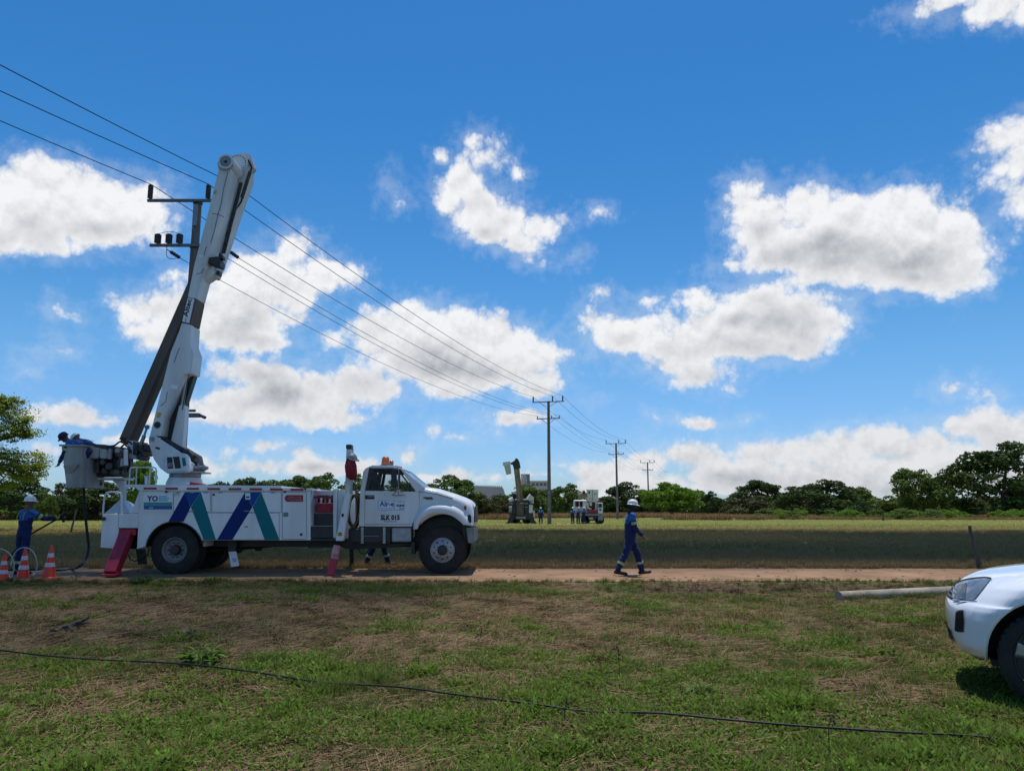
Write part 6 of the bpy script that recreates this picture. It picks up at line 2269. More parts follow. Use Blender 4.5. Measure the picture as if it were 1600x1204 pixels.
gt = [blade_mesh('edge_tuft', 22, .17, .007, .06, .6, GREENG, 700 + k) for k in range(2)]
k_ = 70
tt_ = NR.uniform(0.02, .62, k_)
px_ = np.array([a.x + (b.x - a.x) * t for t in tt_]); py_ = np.array([a.y + (b.y - a.y) * t for t in tt_]) - .11 - NR.uniform(0, .12, k_)
scatter('edge_grass', np.stack([px_, py_, height(px_, py_)], 1), NR.uniform(.5, 1.1, k_), NR.uniform(0, 6.28, k_), NR.integers(0, 2, k_), gt)


# ------------------------------------------------------------------ posts and sticks
def post(name, label, cat, p0, p1, Y, r, m=WOOD, jag=.012):
    a, b = S(*p0, Y), S(*p1, Y)
    n = 7
    pts = [a.lerp(b, k / n) + Vector((rnd.uniform(-jag, jag), rnd.uniform(-jag, jag), 0)) for k in range(n + 1)]
    pts[0].z -= .1
    rads = [r * (1.12 - .25 * k / n) * rnd.uniform(.9, 1.1) for k in range(n + 1)]
    t = MB((a.x, a.y, a.z)).tube(pts, r, 8, rads).finish(name, m)
    return tag(t, label, cat)


post('fence_post', 'leaning weathered wooden post by the road above the white pickup', 'fence post', (1531, 888), (1514.5, 821), 20.9, .05)
post('fence_post', 'short dark post standing far out in the sunlit field on the right', 'fence post', (1380, 814), (1380, 801), 104, .13)
post('fence_post', 'thin leaning stake in the sunlit field left of the bucket truck', 'fence post', (111, 829), (120, 795), 52, .06)
post('fence_post', 'thin stake before the bushes right of the small tree', 'fence post', (1122, 809), (1124, 797), 125, .09)


def stalk(label, px, py, h, seed, m=DRYG):
    r = random.Random(seed)
    g = G(px, py); g.z = float(height(g.x, g.y))
    t = MB(g)
    top = g + Vector((r.uniform(-.06, .06), r.uniform(-.05, .05), h))
    pts = [g - Vector((0, 0, .02)), g.lerp(top, .4) + Vector((r.uniform(-.02, .02), 0, 0)), g.lerp(top, .75) + Vector((r.uniform(-.02, .02), 0, 0)), top]
    t.tube(spline(pts, 4), .0028, 5)
    for k in range(7):
        p = g.lerp(top, r.uniform(.35, .98))
        d = Vector((r.uniform(-1, 1), r.uniform(-1, 1), r.uniform(.2, 1))).normalized() * h * r.uniform(.10, .25)
        t.tube([p, p + d * .6, p + d], .0018, 4)
        t.ball(p + d, (.006, .006, .009), 6, 4)
    tag(t.finish('weed_stalk', m), label, 'weed', 'dry weed stalks standing up from the verge')


for k, (x, y, h, lab) in enumerate(((745, 1012, .20, 'thin dry stalk standing in the bare patch below the truck door'), (968, 1062, .30, 'dark branching stalk standing in the grass below the walking worker'),
                                    (1293, 1196, .30, 'tall thin stalk at the lower edge of the picture near the cable end'), (1028, 925, .35, 'thin stalk growing on the bank below the road near the walker'),
                                    (597, 990, .22, 'dry stalk standing in the trampled patch below the front outrigger'), (880, 1128, .2, 'short stalk beside the black cable, right of the middle'),
                                    (215, 945, .28, 'stalk standing on the verge below the rear wheel'))):
    stalk(lab, x, y, h, 900 + k, mat('dark_stalk', (.055, .045, .03), .9, 0, var=.3))


def leafy(name, label, cat, px, py, w, h, n, seed, m=GREENW, lsize=.06, group=None):
    """A low plant: stems that carry pointed leaves."""
    r = random.Random(seed)
    g = G(px, py); g.z = float(height(g.x, g.y))
    t = thing(name, label, cat, g, 0, group)
    st = MB(); vs, fs = [], []
    for k in range(n):
        a = r.uniform(0, 6.28); rr = w / 2 * math.sqrt(r.random())
        tip = Vector((math.cos(a) * rr, math.sin(a) * rr, h * r.uniform(.45, 1) * (1 - .4 * rr / (w / 2))))
        base = Vector((math.cos(a) * rr * .25, math.sin(a) * rr * .25, 0))
        if k % 3 == 0:
            st.tube([base, base.lerp(tip, .5) + Vector((0, 0, h * .06)), tip], .004, 5)
        for j in range(3):
            d = Vector((math.cos(a + r.uniform(-1.3, 1.3)), math.sin(a + r.uniform(-1.3, 1.3)), r.uniform(-.25, .8))).normalized()
            s = d.cross(Vector((0, 0, 1))).normalized(); nn = s.cross(d)
            p = base.lerp(tip, r.uniform(.5, 1.05))
            ll = lsize * r.uniform(.7, 1.4); lw = ll * .42
            i = len(vs)
            vs += [p, p + d * ll * .45 + s * lw * .5 + nn * lw * .15, p + d * ll - nn * ll * .12, p + d * ll * .45 - s * lw * .5 + nn * lw * .15]
            fs += [(i, i + 1, i + 2), (i, i + 2, i + 3)]
    st.finish('stem', m, t)
    o = mesh_from('foliage', vs, fs, m, t)
    o['kind'] = 'stuff'


DARKLEAF = mat('dark_leaf', (.105, .20, .022), .6, 0, scale=3, col2=(.055, .11, .015), island=.4, trans=.3, spec=.2)
leafy('weed_plant', 'broad-leaved green weed growing above the cable on the left', 'plant', 313, 1045, .34, .24, 40, 1, DARKLEAF, .095)
leafy('weed_plant', 'broad-leaved green weed growing behind the lying concrete post', 'plant', 1390, 921, .42, .2, 24, 2, GREENW, .09)
leafy('weed_plant', 'leafy green weed on the verge below the rear wheel arch', 'plant', 226, 909, .55, .14, 40, 3, GREENW, .07)
leafy('weed_plant', 'green weed sprouting on the verge below the twin zigzag stripes', 'plant', 330, 908, .7, .12, 40, 4, GREENW, .07)
leafy('weed_plant', 'small weed by the left picture edge below the cones', 'plant', 156, 938, .35, .11, 22, 5, GREENW, .06)
leafy('weed_plant', 'dense tuft of weed below the walker in the middle of the verge', 'plant', 1092, 1088, .22, .13, 30, 6, DARKLEAF, .05)
# dead branch and scraps
br = MB(G(105, 988))
def gz(x, y, dz):
    g = G(x, y); return Vector((g.x, g.y, float(height(g.x, g.y)) + dz))
br.tube([gz(68, 997, .02), gz(76, 993, .04), gz(86, 994, .04), gz(94, 988, .05), gz(108, 986, .06), gz(120, 983, .07), gz(139, 980, .06)], .03, 7, [.02, .035, .022, .03, .024, .034, .02])
br.tube([gz(98, 988, .06), gz(106, 991, .10), gz(113, 994, .06)], .015, 6)
br.tube([gz(120, 984, .08), gz(128, 988, .13), gz(137, 986, .16)], .014, 6)
tag(br.finish('dead_branch', BARK), 'dark dead branch lying in the dry grass on the left', 'branch')
cl_ = MB(gz(298, 997, .03))
for k in range(5):
    cl_.ball(gz(293 + 3 * k, 996 + (k % 2) * 2, .05), (.035, .04, .035 + .012 * (k % 3)), 8, 6)
tag(cl_.finish('earth_clod', mat('dark_clod', (.03, .026, .025), .95, 0, bump=.5, bscale=30)), 'dark clod lying in the dry grass above the broad-leaved weed', 'clod')
pc = MB(gz(1135, 1200, .03))
pc._rings([[gz(1132, 1203, .03), gz(1138, 1202, .03), gz(1138, 1200, .045), gz(1132, 1200.5, .04)], [gz(1132, 1203, .034), gz(1138, 1202, .034), gz(1138, 1200, .049), gz(1132, 1200.5, .044)]])
tag(pc.finish('paper_scrap', DECALW), 'scrap of white paper at the lower edge of the picture', 'litter')

# ------------------------------------------------------------------ the white pickup
PK = mat('pickup_paint', (0.78, 0.80, 0.83), 0.22, 0, scale=1.0, col2=(0.74, 0.76, 0.79), coat=1.0)
TRIM = mat('black_plastic', (0.012, 0.012, 0.013), 0.6, 0, var=.3)
LENS = mat('lamp_lens', (0.22, 0.28, 0.36), 0.10, 0.0, scale=9, col2=(0.36, 0.42, 0.48), coat=1.0)
LENSI = mat('lamp_reflector', (0.42, 0.42, 0.40), 0.15, 0.7, scale=9, col2=(0.25, 0.25, 0.24))
ALLOY = mat('alloy', (0.42, 0.43, 0.45), 0.35, 0.6, scale=6, var=.2)


def build_pickup():
    yaw = R(180 - 29)                           # heading: to the left and away
    wc = Vector((4.08, 6.0, 0.0))              # near front wheel, middle of its outer face on the ground
    hd = Vector((math.cos(yaw), math.sin(yaw), 0))
    lf = Vector((-hd.y, hd.x, 0))
    org = wc - lf * .90
    gz0 = float(height(org.x, org.y))
    org.z = gz0
    T = thing('pickup_truck', 'white pickup truck, its front wheel and rounded nose showing at the right picture edge', 'pickup', org, yaw)
    # local: x ahead from the front axle, y left, z up
    HALF = .905
    #        z    nose   half   n    rise  inset
    rows = [(.30, .72, .82, 2.7, .00), (.34, .785, .87, 2.9, .00), (.42, .825, .895, 3.1, .00), (.52, .84, .90, 3.0, .00), (.64, .845, .905, 3.0, .0), (.74, .84, .905, 3.0, .0), (.785, .825, .905, 2.9, .005),
            (.80, .80, .90, 2.8, .01), (.86, .765, .895, 2.7, .035), (.92, .72, .885, 2.6, .06), (.965, .665, .87, 2.5, .075), (1.0, .59, .845, 2.4, .085), (1.02, .52, .80, 2.4, .09), (1.035, .42, .70, 2.3, .095), (1.045, .33, .55, 2.2, .10), (1.05, .25, .36, 2.1, .10), (1.055, .18, .16, 2.0, .10), (1.056, .15, .02, 2.0, .10)]
    rows = [((z if z < .42 else .42 + (z - .42) * .90), nose - .13, half, n - .35, rise * .8) for z, nose, half, n, rise in rows]
    X_BACK = -1.25
    nA, nB = 26, 34
    grid = []
    for z, nose, half, n, rise in rows:
        a = .62
        row = []
        for k in range(nA):
            th = (math.pi / 2) * k / nA
            x = nose - a + a * max(math.cos(th), 0) ** (2 / n)
            y = half * max(math.sin(th), 0) ** (2 / n)
            row.append((x, y))
        for k in range(nB + 1):
            row.append((nose - a + (X_BACK - (nose - a)) * k / nB, half))
        pts = []
        for x, y in row:
            zz_ = z + rise * max(0, (.70 - x)) / 1.0
            # flare round the arch
            r_ = math.hypot(x, zz_ - .40)
            fl = .045 * math.exp(-((r_ - .50) / .11) ** 2) * max(0, min(1, (y - .6) / .25)) * (1 if zz_ < .98 else 0)
            pts.append(Vector((x, y + fl, zz_)))
        grid.append(pts)
    mb = MB()
    for s in (1, -1):
        vr = [[mb.bm.verts.new((p.x, p.y * s, p.z)) for p in row] for row in grid]
        for r0, r1 in zip(vr, vr[1:]):
            for i in range(len(r0) - 1):
                mb.bm.faces.new((r0[i], r0[i + 1], r1[i + 1], r1[i]) if s > 0 else (r0[i], r1[i], r1[i + 1], r0[i + 1]))
    bmesh.ops.remove_doubles(mb.bm, verts=mb.bm.verts, dist=.0008)
    bmesh.ops.recalc_face_normals(mb.bm, faces=mb.bm.faces)
    from mathutils.bvhtree import BVHTree
    bvh = BVHTree.FromBMesh(mb.bm)
    # open the wheel arches by cutting away the faces inside them
    for s in (1, -1):
        bmesh.ops.subdivide_edges(mb.bm, edges=[e for e in mb.bm.edges if all(v.co.y * s > .55 and math.hypot(v.co.x, v.co.z - .40) < .62 for v in e.verts)], cuts=2, use_grid_fill=True)
    RA = .455
    dead = []
    for f in mb.bm.faces:
        c = f.calc_center_median()
        if abs(c.y) > .5 and math.hypot(c.x, c.z - .385) < RA:
            dead.append(f)
    bmesh.ops.delete(mb.bm, geom=dead, context='FACES')
    for v in mb.bm.verts:                        # round the cut edge
        if abs(v.co.y) > .5 and v.is_boundary and v.co.z > .31:
            r_ = math.hypot(v.co.x, v.co.z - .385)
            if abs(r_ - RA) < .05:
                v.co.x *= RA / r_
                v.co.z = .385 + (v.co.z - .385) * RA / r_
    body = mb.finish('front_body', PK, T, ang=60)
    sd = body.modifiers.new('sub', 'SUBSURF')
    sd.levels = sd.render_levels = 1
    # arch lips and liners
    for s in (1, -1):
        lp_ = MB()
        pts = []
        for k in range(25):
            t = R(-7 + 194 * k / 24)
            x, z = RA * math.cos(t), .385 + RA * math.sin(t)
            h = bvh.ray_cast(Vector((x * 1.02, s * 2, z)), Vector((0, -s, 0)))[0]
            pts.append(Vector((x, (h.y if h else s * .9) - s * .012, z)))
        lp_.tube(pts, .016, 6)
        lp_.finish('arch_lip', PK, T)
        ln = MB()
        for a, b in zip(pts, pts[1:]):
            ln.face([a, b, Vector((b.x * .96, s * .45, b.z)), Vector((a.x * .96, s * .45, a.z))])
        ln.finish('arch_liner', TRIM, T)
        MB().box(-.45, .45, s * .42 if s > 0 else s * .44, s * .44 if s > 0 else s * .42, .3, .9).finish('inner_guard', TRIM, T)

    # parts that lie on the skin: outlines as seen, laid onto the body by rays
    M_ = Matrix.Translation(org) @ Matrix.Rotation(yaw, 4, 'Z')
    Mi = M_.inverted()
    eye = Mi @ Vector((0, 0, CAMZ))

    def skin(name, top, bot, m, off, parent, nu=14, nv=8):
        A, B = spline([(x, y, 0) for x, y in top], nu), spline([(x, y, 0) for x, y in bot], nu)
        mb = MB()
        g = []
        for j in range(nv + 1):
            row = []
            for i in range(len(A)):
                p = A[i].lerp(B[i], j / nv)
                d = (Mi.to_3x3() @ ray(p.x, p.y)).normalized()
                h, nn, _, _ = bvh.ray_cast(eye, d)
                if h is None:
                    row.append(None); continue
                if nn.dot(d) > 0:
                    nn = -nn
                row.append(mb.bm.verts.new(h + nn * off))
            g.append(row)
        for r0, r1 in zip(g, g[1:]):
            for i in range(len(r0) - 1):
                q = (r0[i], r0[i + 1], r1[i + 1], r1[i])
                if all(q):
                    mb.bm.faces.new(q)
        if not mb.bm.faces:
            return None
        bmesh.ops.solidify(mb.bm, geom=mb.bm.faces[:], thickness=abs(off) * .9)
        return mb.finish(name, m, parent, ang=60)
    hl = skin('headlight', [(1489, 916), (1500, 909), (1520, 904.5), (1540, 903), (1549, 904.5)], [(1489.5, 938), (1496, 938.8), (1508, 938), (1520, 937), (1524, 936)], LENS, .008, T)
    if hl:
        skin('reflector', [(1496, 916), (1504, 913), (1512, 911)], [(1496, 936), (1504, 936.5), (1510, 935.5)], LENSI, .012, hl, 6, 6)
        skin('lens_rim', [(1488, 915.8), (1500, 908), (1520, 903.4), (1540, 902), (1551, 903.6)], [(1488, 917.5), (1500, 910), (1520, 905.4), (1540, 904), (1549, 905.6)], TRIM, .010, hl, 10, 2)
        skin('bulb', [(1490.5, 930), (1494, 929)], [(1490.5, 935), (1494, 935.5)], CONEW, .013, hl, 4, 4)
    skin('fog_lamp_recess', [(1494.5, 955.5), (1499, 953), (1507, 952.4)], [(1492.5, 984), (1497, 986.5), (1506.5, 987)], TRIM, .007, T, 8, 8)
    skin('bumper_seam', [(1489, 940.0), (1505, 940.2), (1527, 938.6)], [(1489, 941.0), (1505, 941.2), (1527, 939.6)], TRIM, .004, T, 10, 1)
    # grille and lower intake, laid on the nose by rays from ahead
    def front(name, y0, y1, z0, z1, m, off):
        mb = MB(); g = []
        for j in range(7):
            row = []
            for i in range(21):
                h, nn, _, _ = bvh.ray_cast(Vector((3, y0 + (y1 - y0) * i / 20, z0 + (z1 - z0) * j / 6)), Vector((-1, 0, 0)))
                row.append(mb.bm.verts.new(h + Vector((off, 0, 0))))
            g.append(row)
        for r0, r1 in zip(g, g[1:]):
            for i in range(20):
                mb.bm.faces.new((r0[i], r0[i + 1], r1[i + 1], r1[i]))
        bmesh.ops.solidify(mb.bm, geom=mb.bm.faces[:], thickness=off * .9)
        return mb.finish(name, m, T, ang=60)
    gr_ = front('grille', -.42, .42, .755, .86, TRIM, .008)
    for k in range(3):
        front('grille_bar', -.41, .41, .77 + .03 * k, .78 + .03 * k, CHROME, .016).parent = gr_
    front('air_intake', -.40, .40, .40, .50, TRIM, .008)
    MB().box(-1.2, .42, -.72, .72, .29, .34).finish('underbody', TRIM, T)
    # wheels
    def pw(x, s):
        R_ = .375
        c = Vector((x, s * (.90 if x > -1 else .90), R_))
        ax = Vector((0, -s, 0))
        prof = [(.02, .272), (.0, .285), (-.006, .32), (.008, .35), (.03, .370), (.06, .375), (.19, .375), (.22, .37), (.245, .34), (.25, .29), (.22, .272)]
        w = MB().lathe(prof, c, ax, 56, caps=False)
        for k in range(40):
            rm = Matrix.Rotation(2 * math.pi * k / 40, 3, 'Y')
            w.obox(c + ax * .05 + rm @ Vector((0, 0, .372)), (.03, .05, .014), rm)
        wh = w.finish('wheel', RUBBER, T)
        MB().lathe([(.02, .275), (.004, .278), (.004, .264), (.05, .250), (.16, .24), (.165, .23), (.165, .01)], c, ax, 44).finish('rim', mat('dark_alloy', (.04, .04, .042), .5, .5, var=.3), wh)
        for k in range(6):
            a = 2 * math.pi * k / 6 + .3
            u = Vector((math.cos(a), 0, math.sin(a))); v = Vector((-math.sin(a), 0, math.cos(a)))
            sp = MB()
            pr = [(.045, .038, .02), (.13, .030, .025), (.22, .044, .018), (.266, .058, .006)]
            rr = []
            for r, hw, dp in pr:
                rr.append([c + u * r + v * hw + ax * dp, c + u * r + v * hw * .6 + ax * (dp - .016), c + u * r - v * hw * .6 + ax * (dp - .016), c + u * r - v * hw + ax * dp, c + u * r + ax * (dp + .03)])
            sp._rings(rr)
            sp.finish('spoke', ALLOY, wh)
        MB().lathe([(.03, .055), (.0, .052), (-.01, .035), (-.012, .005)], c, ax, 20).finish('hub_cap', ALLOY, wh)
    for x in (0, -3.05):
        for s in (1, -1):
            pw(x, s)
    # doors, cab and bed (outside the picture, seen only from a step aside)
    zs = 1.14
    for s in (1, -1):
        for x0, x1 in ((-2.18, -1.26), (-3.02, -2.2)):
            d = MB()
            y0, y1 = sorted((s * .80, s * .90))
            d.box(x0 + .008, x1 - .008, y0, y1, .36, zs - .02)
            d.bevel(.03, 3)
            do = d.finish('door', PK, T)
            hx = x0 + .16
            MB().box(hx - .08, hx + .08, *sorted((s * .902, s * .935)), .98, 1.02).bevel(.012, 2).finish('handle', CHROME, do)
        MB().box(-3.0, -.5, *sorted((s * .86, s * .93)), .30, .34).bevel(.01, 1).finish('side_step', TRIM, T)
    cabp = [(-.98, 1.12), (-1.75, 1.70), (-2.1, 1.74), (-2.95, 1.72), (-3.2, 1.14)]
    cb = MB()
    cb._rings([[Vector((x, y * (.80 if z < 1.3 else .66), z)) for x, z in cabp] for y in (-1, -.5, .5, 1)])
    cab = cb.finish('cab', PK, T, ang=20)
    for s in (1, -1):
        for poly in ([(-1.30, 1.16), (-1.78, 1.62), (-2.10, 1.66), (-2.12, 1.16)], [(-2.20, 1.16), (-2.18, 1.66), (-2.88, 1.64), (-3.05, 1.16)]):
            wv = MB()
            wv._rings([[Vector((x, s * ((.80 if z < 1.3 else .665) + o), z)) for x, z in poly] for o in (.004, .012)])
            wv.finish('side_window', WSHIELD, cab)
    ws = MB()
    ws._rings([[Vector((-1.02 + o, -.72, 1.17)), Vector((-1.02 + o, .72, 1.17)), Vector((-1.70 + o, .60, 1.68)), Vector((-1.70 + o, -.60, 1.68))] for o in (.02, .032)])
    ws.finish('windscreen', WSHIELD, cab)
    bed = MB()
    for s in (1, -1):
        bed.box(-4.35, -3.06, *sorted((s * .82, s * .90)), .66, 1.16)
    bed.box(-4.35, -4.28, -.815, .815, .45, 1.16)
    bed.box(-4.27, -3.06, -.815, .815, .62, .66)
    bed.bevel(.015, 2).finish('bed', PK, T)
    MB().box(-2.95, -1.0, -.78, .78, .30, .42).finish('floor_pan', TRIM, T)


build_pickup()

# ------------------------------------------------------------------ distant trucks
FARW = mat('far_white_paint', (.72, .72, .70), .5, 0, scale=1.2, col2=(.50, .49, .46))
CREAM = mat('cream_fibreglass', (.56, .53, .40), .5, 0, scale=1.2, col2=(.42, .40, .30))
TANB = mat('tan_boom', (.30, .24, .14), .6, 0, scale=.9, col2=(.15, .12, .07), streak=True)


def build_far():
    def d4(x0, y0, x1, y1):
        return [(x0, y0), (x1, y0), (x1, y1), (x0, y1)]
    # the dark crane truck seen from behind
    Y = 88.0
    O = S(814, 815, Y); O.z = float(height(O.x, Y))
    T = thing('crane_truck', 'distant dark crane truck seen from behind, its boom up with a cream bucket', 'crane truck', O)

    def pr(name, pts, y0, y1, m, par=None, bev=.02):
        mb = MB(O).prism(pp(pts, y0), y0, y1)
        if bev:
            mb.bevel(bev, 1)
        return mb.finish(name, m, par or T)
    RUST = mat('worn_brown_steel', (.15, .115, .085), .7, .1, scale=1.6, col2=(.06, .05, .04))
    pr('body', d4(796, 789, 833, 812), Y, Y + 6, RUST, bev=.06)
    pr('rear_deck', d4(794, 786, 835, 790), Y - .1, Y + 3, BLACK)
    for (x0, y0, x1, y1, m, dy) in ((795, 790.5, 800.5, 800, STEEL, -.2), (800.8, 791, 806.5, 803, BLACK, -.25), (807, 785, 818.5, 805, RUST, -.4), (819, 791, 826, 802, BLACK, -.2), (826.5, 788, 832.5, 801, FARW, -.22),
                                (797, 803, 805, 811, BLACK, -.15), (806, 806, 822, 810.5, STEEL, -.3), (823, 803.5, 831, 811, GRIME, -.15)):
        pr('equipment_box', d4(x0, y0, x1, y1), Y + dy, Y + dy + .5, m, bev=.05)
    pr('side_panel', d4(833.2, 797, 835.3, 807), Y - .1, Y + .6, FARW)
    pr('cabin', d4(799, 779, 829, 788), Y + 5, Y + 7, GRIME, bev=.1)
    pr('cabin', d4(822, 777, 834, 790), Y + 6.2, Y + 8, FARW, bev=.1)
    pr('cover', d4(799, 766.7, 808.8, 771.2), Y + .5, Y + 1.3, FARW, bev=.06)
    pr('operator_seat', d4(798, 771.3, 806, 780), Y + .4, Y + 1.2, NAVYC, bev=.1)
    c0 = MB(O)
    c0.cyl(S(825.5, 780.5, Y + .3), S(831, 774, Y + .3), .28, .36, seg=16)
    c0.finish('hydraulic_cylinder', FARW, T)
    c0 = MB(O)
    c0.cyl(S(796, 782, Y + .3), S(802, 778.5, Y + .3), .26, .24, seg=16)
    c0.finish('hydraulic_cylinder', FARW, T)
    lg = MB(O)
    lg.prism(pp([(790, 818.2), (796, 810.5), (803, 810.5), (800, 818.2)], Y - .6), Y - .6, Y - .2)
    lg.finish('outrigger', BLACK, T)
    lg = MB(O)
    lg.prism(pp([(829, 818.2), (827, 810.5), (834, 810.5), (839.6, 818.2)], Y - .6), Y - .6, Y - .2)
    lg.finish('outrigger', BLACK, T)
    for x in (801, 806, 823, 828):
        c = S(x, 812.5, Y + .2); c.z = max(c.z, O.z + .48)
        MB(O).lathe([(0, .2), (0, .42), (.05, .5), (.28, .5), (.33, .42), (.33, .2)], (c.x, Y + .2, O.z + .5), (0, 1, 0), 20).finish('wheel', RUBBER, T)
    bo = MB(O)
    a, b = S(813, 783, Y + .9), S(806.5, 726, Y + .4)
    bo.beam(a, b, .62, .66, (0, 1, 0))
    bo.bevel(.05, 1).finish('boom', TANB, T)
    MB(O).beam(S(811.5, 783, Y + .35), S(808, 745, Y + .1), .3, .28, (0, 1, 0)).finish('boom_extension', TANB, T)
    hd = MB(O)
    hd.prism(pp([(800, 722), (804, 719), (806, 715), (809.5, 717), (812, 722), (813.5, 731), (803, 732)], Y), Y - .1, Y + .7)
    hd.prism(pp([(797, 722.5), (803, 721), (803, 726), (798, 725)], Y), Y + .1, Y + .5)
    hd.bevel(.04, 1).finish('boom_head', BLACK, T)
    bk = MB(O)
    t0, t1 = pp([(786.3, 722.6), (796.8, 721)], Y - .2); b0, b1 = pp([(791.3, 741.4), (799, 739.2)], Y - .2)
    bk._rings([[b0, b1, b1 + Vector((0, .6, 0)), b0 + Vector((0, .6, 0))], [t0, t1, t1 + Vector((0, .75, 0)), t0 + Vector((0, .75, 0))]])
    bko = bk.bevel(.04, 2).finish('bucket', CREAM, T)
    rm = MB(O)
    rm._rings([[t0 + Vector((-.04, -.04, -.35)), t1 + Vector((.04, -.04, -.35)), t1 + Vector((.04, .8, -.3)), t0 + Vector((-.04, .8, -.3))], [t0 + Vector((-.04, -.04, .05)), t1 + Vector((.04, -.04, .05)), t1 + Vector((.04, .8, .05)), t0 + Vector((-.04, .8, .05))]])
    rm.finish('bucket_rim', FARW, bko)

    # the white truck to the right of the pole
    Y = 86.0
    O = S(924, 815, Y); O.z = float(height(O.x, Y))
    T = thing('service_truck', 'distant white bucket truck seen from behind with red deck and folded boom', 'truck', O)
    pr2 = lambda *a, **k: pr_(*a, **k)

    def pr_(name, pts, y0, y1, m, par=None, bev=.03):
        mb = MB(O).prism(pp(pts, y0), y0, y1)
        if bev:
            mb.bevel(bev, 1)
        return mb.finish(name, m, par or T)
    for (x0, x1) in ((917.4, 925.6), (926, 935.2)):
        b_ = pr_('bucket', [(x0, 764.2), (x1, 764.2), (x1 - .5, 782.5), (x0 + .5, 782.5)], Y - .3, Y + .4, FARW, bev=.06)
        pr_('bucket_rim', d4(x0 - .3, 764, x1 + .3, 765.4), Y - .36, Y + .45, FARW, b_)
    pr_('bucket_opening', d4(919.6, 766.8, 921.8, 771), Y - .312, Y - .301, INK)
    pr_('bucket_mark', d4(928, 770.5, 933.5, 771.4), Y - .31, Y - .301, INK)
    pr_('boom', [(906.6, 771), (911, 767.5), (918, 770), (918, 776), (912, 779), (907, 777)], Y, Y + 3, TANB, bev=.06)
    pr_('boom_joint', d4(910.5, 765.5, 914.5, 771.5), Y - .1, Y + .5, BLACK, bev=.1)
    cb = pr_('cab', d4(897.5, 780.5, 917, 803), Y + 4.6, Y + 6.4, FARW, bev=.1)
    for x0, x1 in ((899, 904.5), (906, 910.5), (911.8, 915.5)):
        pr_('cab_window', d4(x0, 782.5, x1, 791), Y + 4.56, Y + 4.595, INK, cb)
    pr_('turret', [(919, 782.8), (931, 782.8), (929, 796), (917, 796)], Y + .8, Y + 1.8, GRIME, bev=.06)
    for (x0, y0, x1, y1, m) in ((911, 783, 916, 793, FARW), (917, 785, 920, 795, FARW), (921.5, 784, 925, 790, FARW), (926.5, 785, 929.5, 794, BLACK), (919.5, 793, 924.5, 796.5, CREAM), (930, 783, 933, 796, FARW)):
        pr_('equipment_box', d4(x0, y0, x1, y1), Y + .2, Y + .7, m, bev=.05)
    pr_('red_deck', d4(914, 796.5, 934.2, 802.4), Y - .1, Y + 4.4, REDP)
    dr = pr_('side_locker', d4(934.4, 785, 941.8, 802.4), Y - .2, Y + 4, FARW)
    pr_('locker_window', d4(935.2, 786.2, 940.4, 792.6), Y - .235, Y - .205, INK, dr)
    pr_('locker_mark', d4(936.5, 794.5, 939.5, 797.6), Y - .23, Y - .205, INK, dr)
    pr_('bumper_beam', d4(912, 802.6, 942.2, 805.2), Y - .35, Y + .2, STEEL)
    pr_('tail_panel', d4(912.5, 805.4, 934, 813), Y - .1, Y + .3, BLACK)
    pr_('tail_box', d4(934.4, 805.4, 942, 812.5), Y - .3, Y + .4, STEEL)
    pr_('number_plate', d4(920, 808, 927, 811), Y - .16, Y - .101, FARW)
    for x in (915, 937):
        c = S(x, 815, Y)
        MB(O).lathe([(0, .2), (0, .42), (.05, .5), (.5, .5), (.56, .42), (.56, .2)], (c.x, Y - .1, O.z + .5), (0, 1, 0), 20).finish('wheel', RUBBER, T)
    # soil heap at the foot of the second pole
    hp = MB((0, 0, 0))
    for k in range(9):
        q = G(868 + 4 * k, 817.5); Yq = 84.5
        hp.ball((S(868 + 4 * k, 818, Yq).x, Yq + .3 * (k % 2), float(height(q.x, Yq)) - .05), (.35, .3, .14 + .05 * ((k * 7) % 3)), 10, 6)
    tag(hp.finish('soil_heap', mat('fresh_soil', (.42, .32, .20), .95, 0, scale=2, col2=(.28, .2, .12), bump=.4)), 'low heap of fresh pale soil beside the foot of the field pole', 'soil heap')

    # ---------------------------------------------------------------- buildings behind the trees
    Y = 430.0
    O = S(764, 797, Y); O.z = 0
    W = thing('warehouse', 'long low grey warehouse roof showing above the trees left of the crane truck', 'warehouse', O)
    p = pp([(736, 797), (788, 797), (788, 768), (786.5, 763), (784, 760.5), (736, 758.6)], Y)
    wl = mat('grey_cladding', (.34, .36, .38), .7, 0, scale=.05, col2=(.24, .26, .28))
    MB(O).prism(p, Y, Y + 40).finish('hall', wl, W)
    rf = MB(O)
    rf.prism(pp([(735, 759.8), (784.2, 761.4), (784.6, 759.8), (735, 758)], Y - 1), Y - 1, Y + 42)
    rfo = rf.finish('roof', mat('pale_roof', (.55, .56, .57), .6, 0, scale=.05, var=.2), W)
    for k in range(16):
        q = pp(d4(738 + 3 * k, 757.3 + .1 * k, 739.2 + 3 * k, 759.0 + .1 * k), Y - .5)
        MB(O).prism(q, Y - .5, Y + 2).finish('roof_vent', wl, rfo)
    Y = 460.0
    O = S(836, 797, Y); O.z = 0
    W = thing('factory', 'pale industrial building with two towers behind the trees by the pole', 'factory', O)
    MB(O).prism(pp(d4(828.5, 752, 857, 797), Y), Y, Y + 30).finish('hall', mat('pale_wall', (.46, .47, .48), .7, 0, scale=.05, var=.25), W)
    MB(O).prism(pp(d4(827.8, 750.4, 857.6, 751.9), Y - 1), Y - 1, Y + 31).finish('roof', FARW, W)
    for k in range(5):
        MB(O).prism(pp(d4(831.5 + 6 * k, 754.4, 835.5 + 6 * k, 758.6), Y - .3), Y - .3, Y - .01).finish('window', mat('dark_window', (.10, .12, .15), .3, 0, var=.3), W)
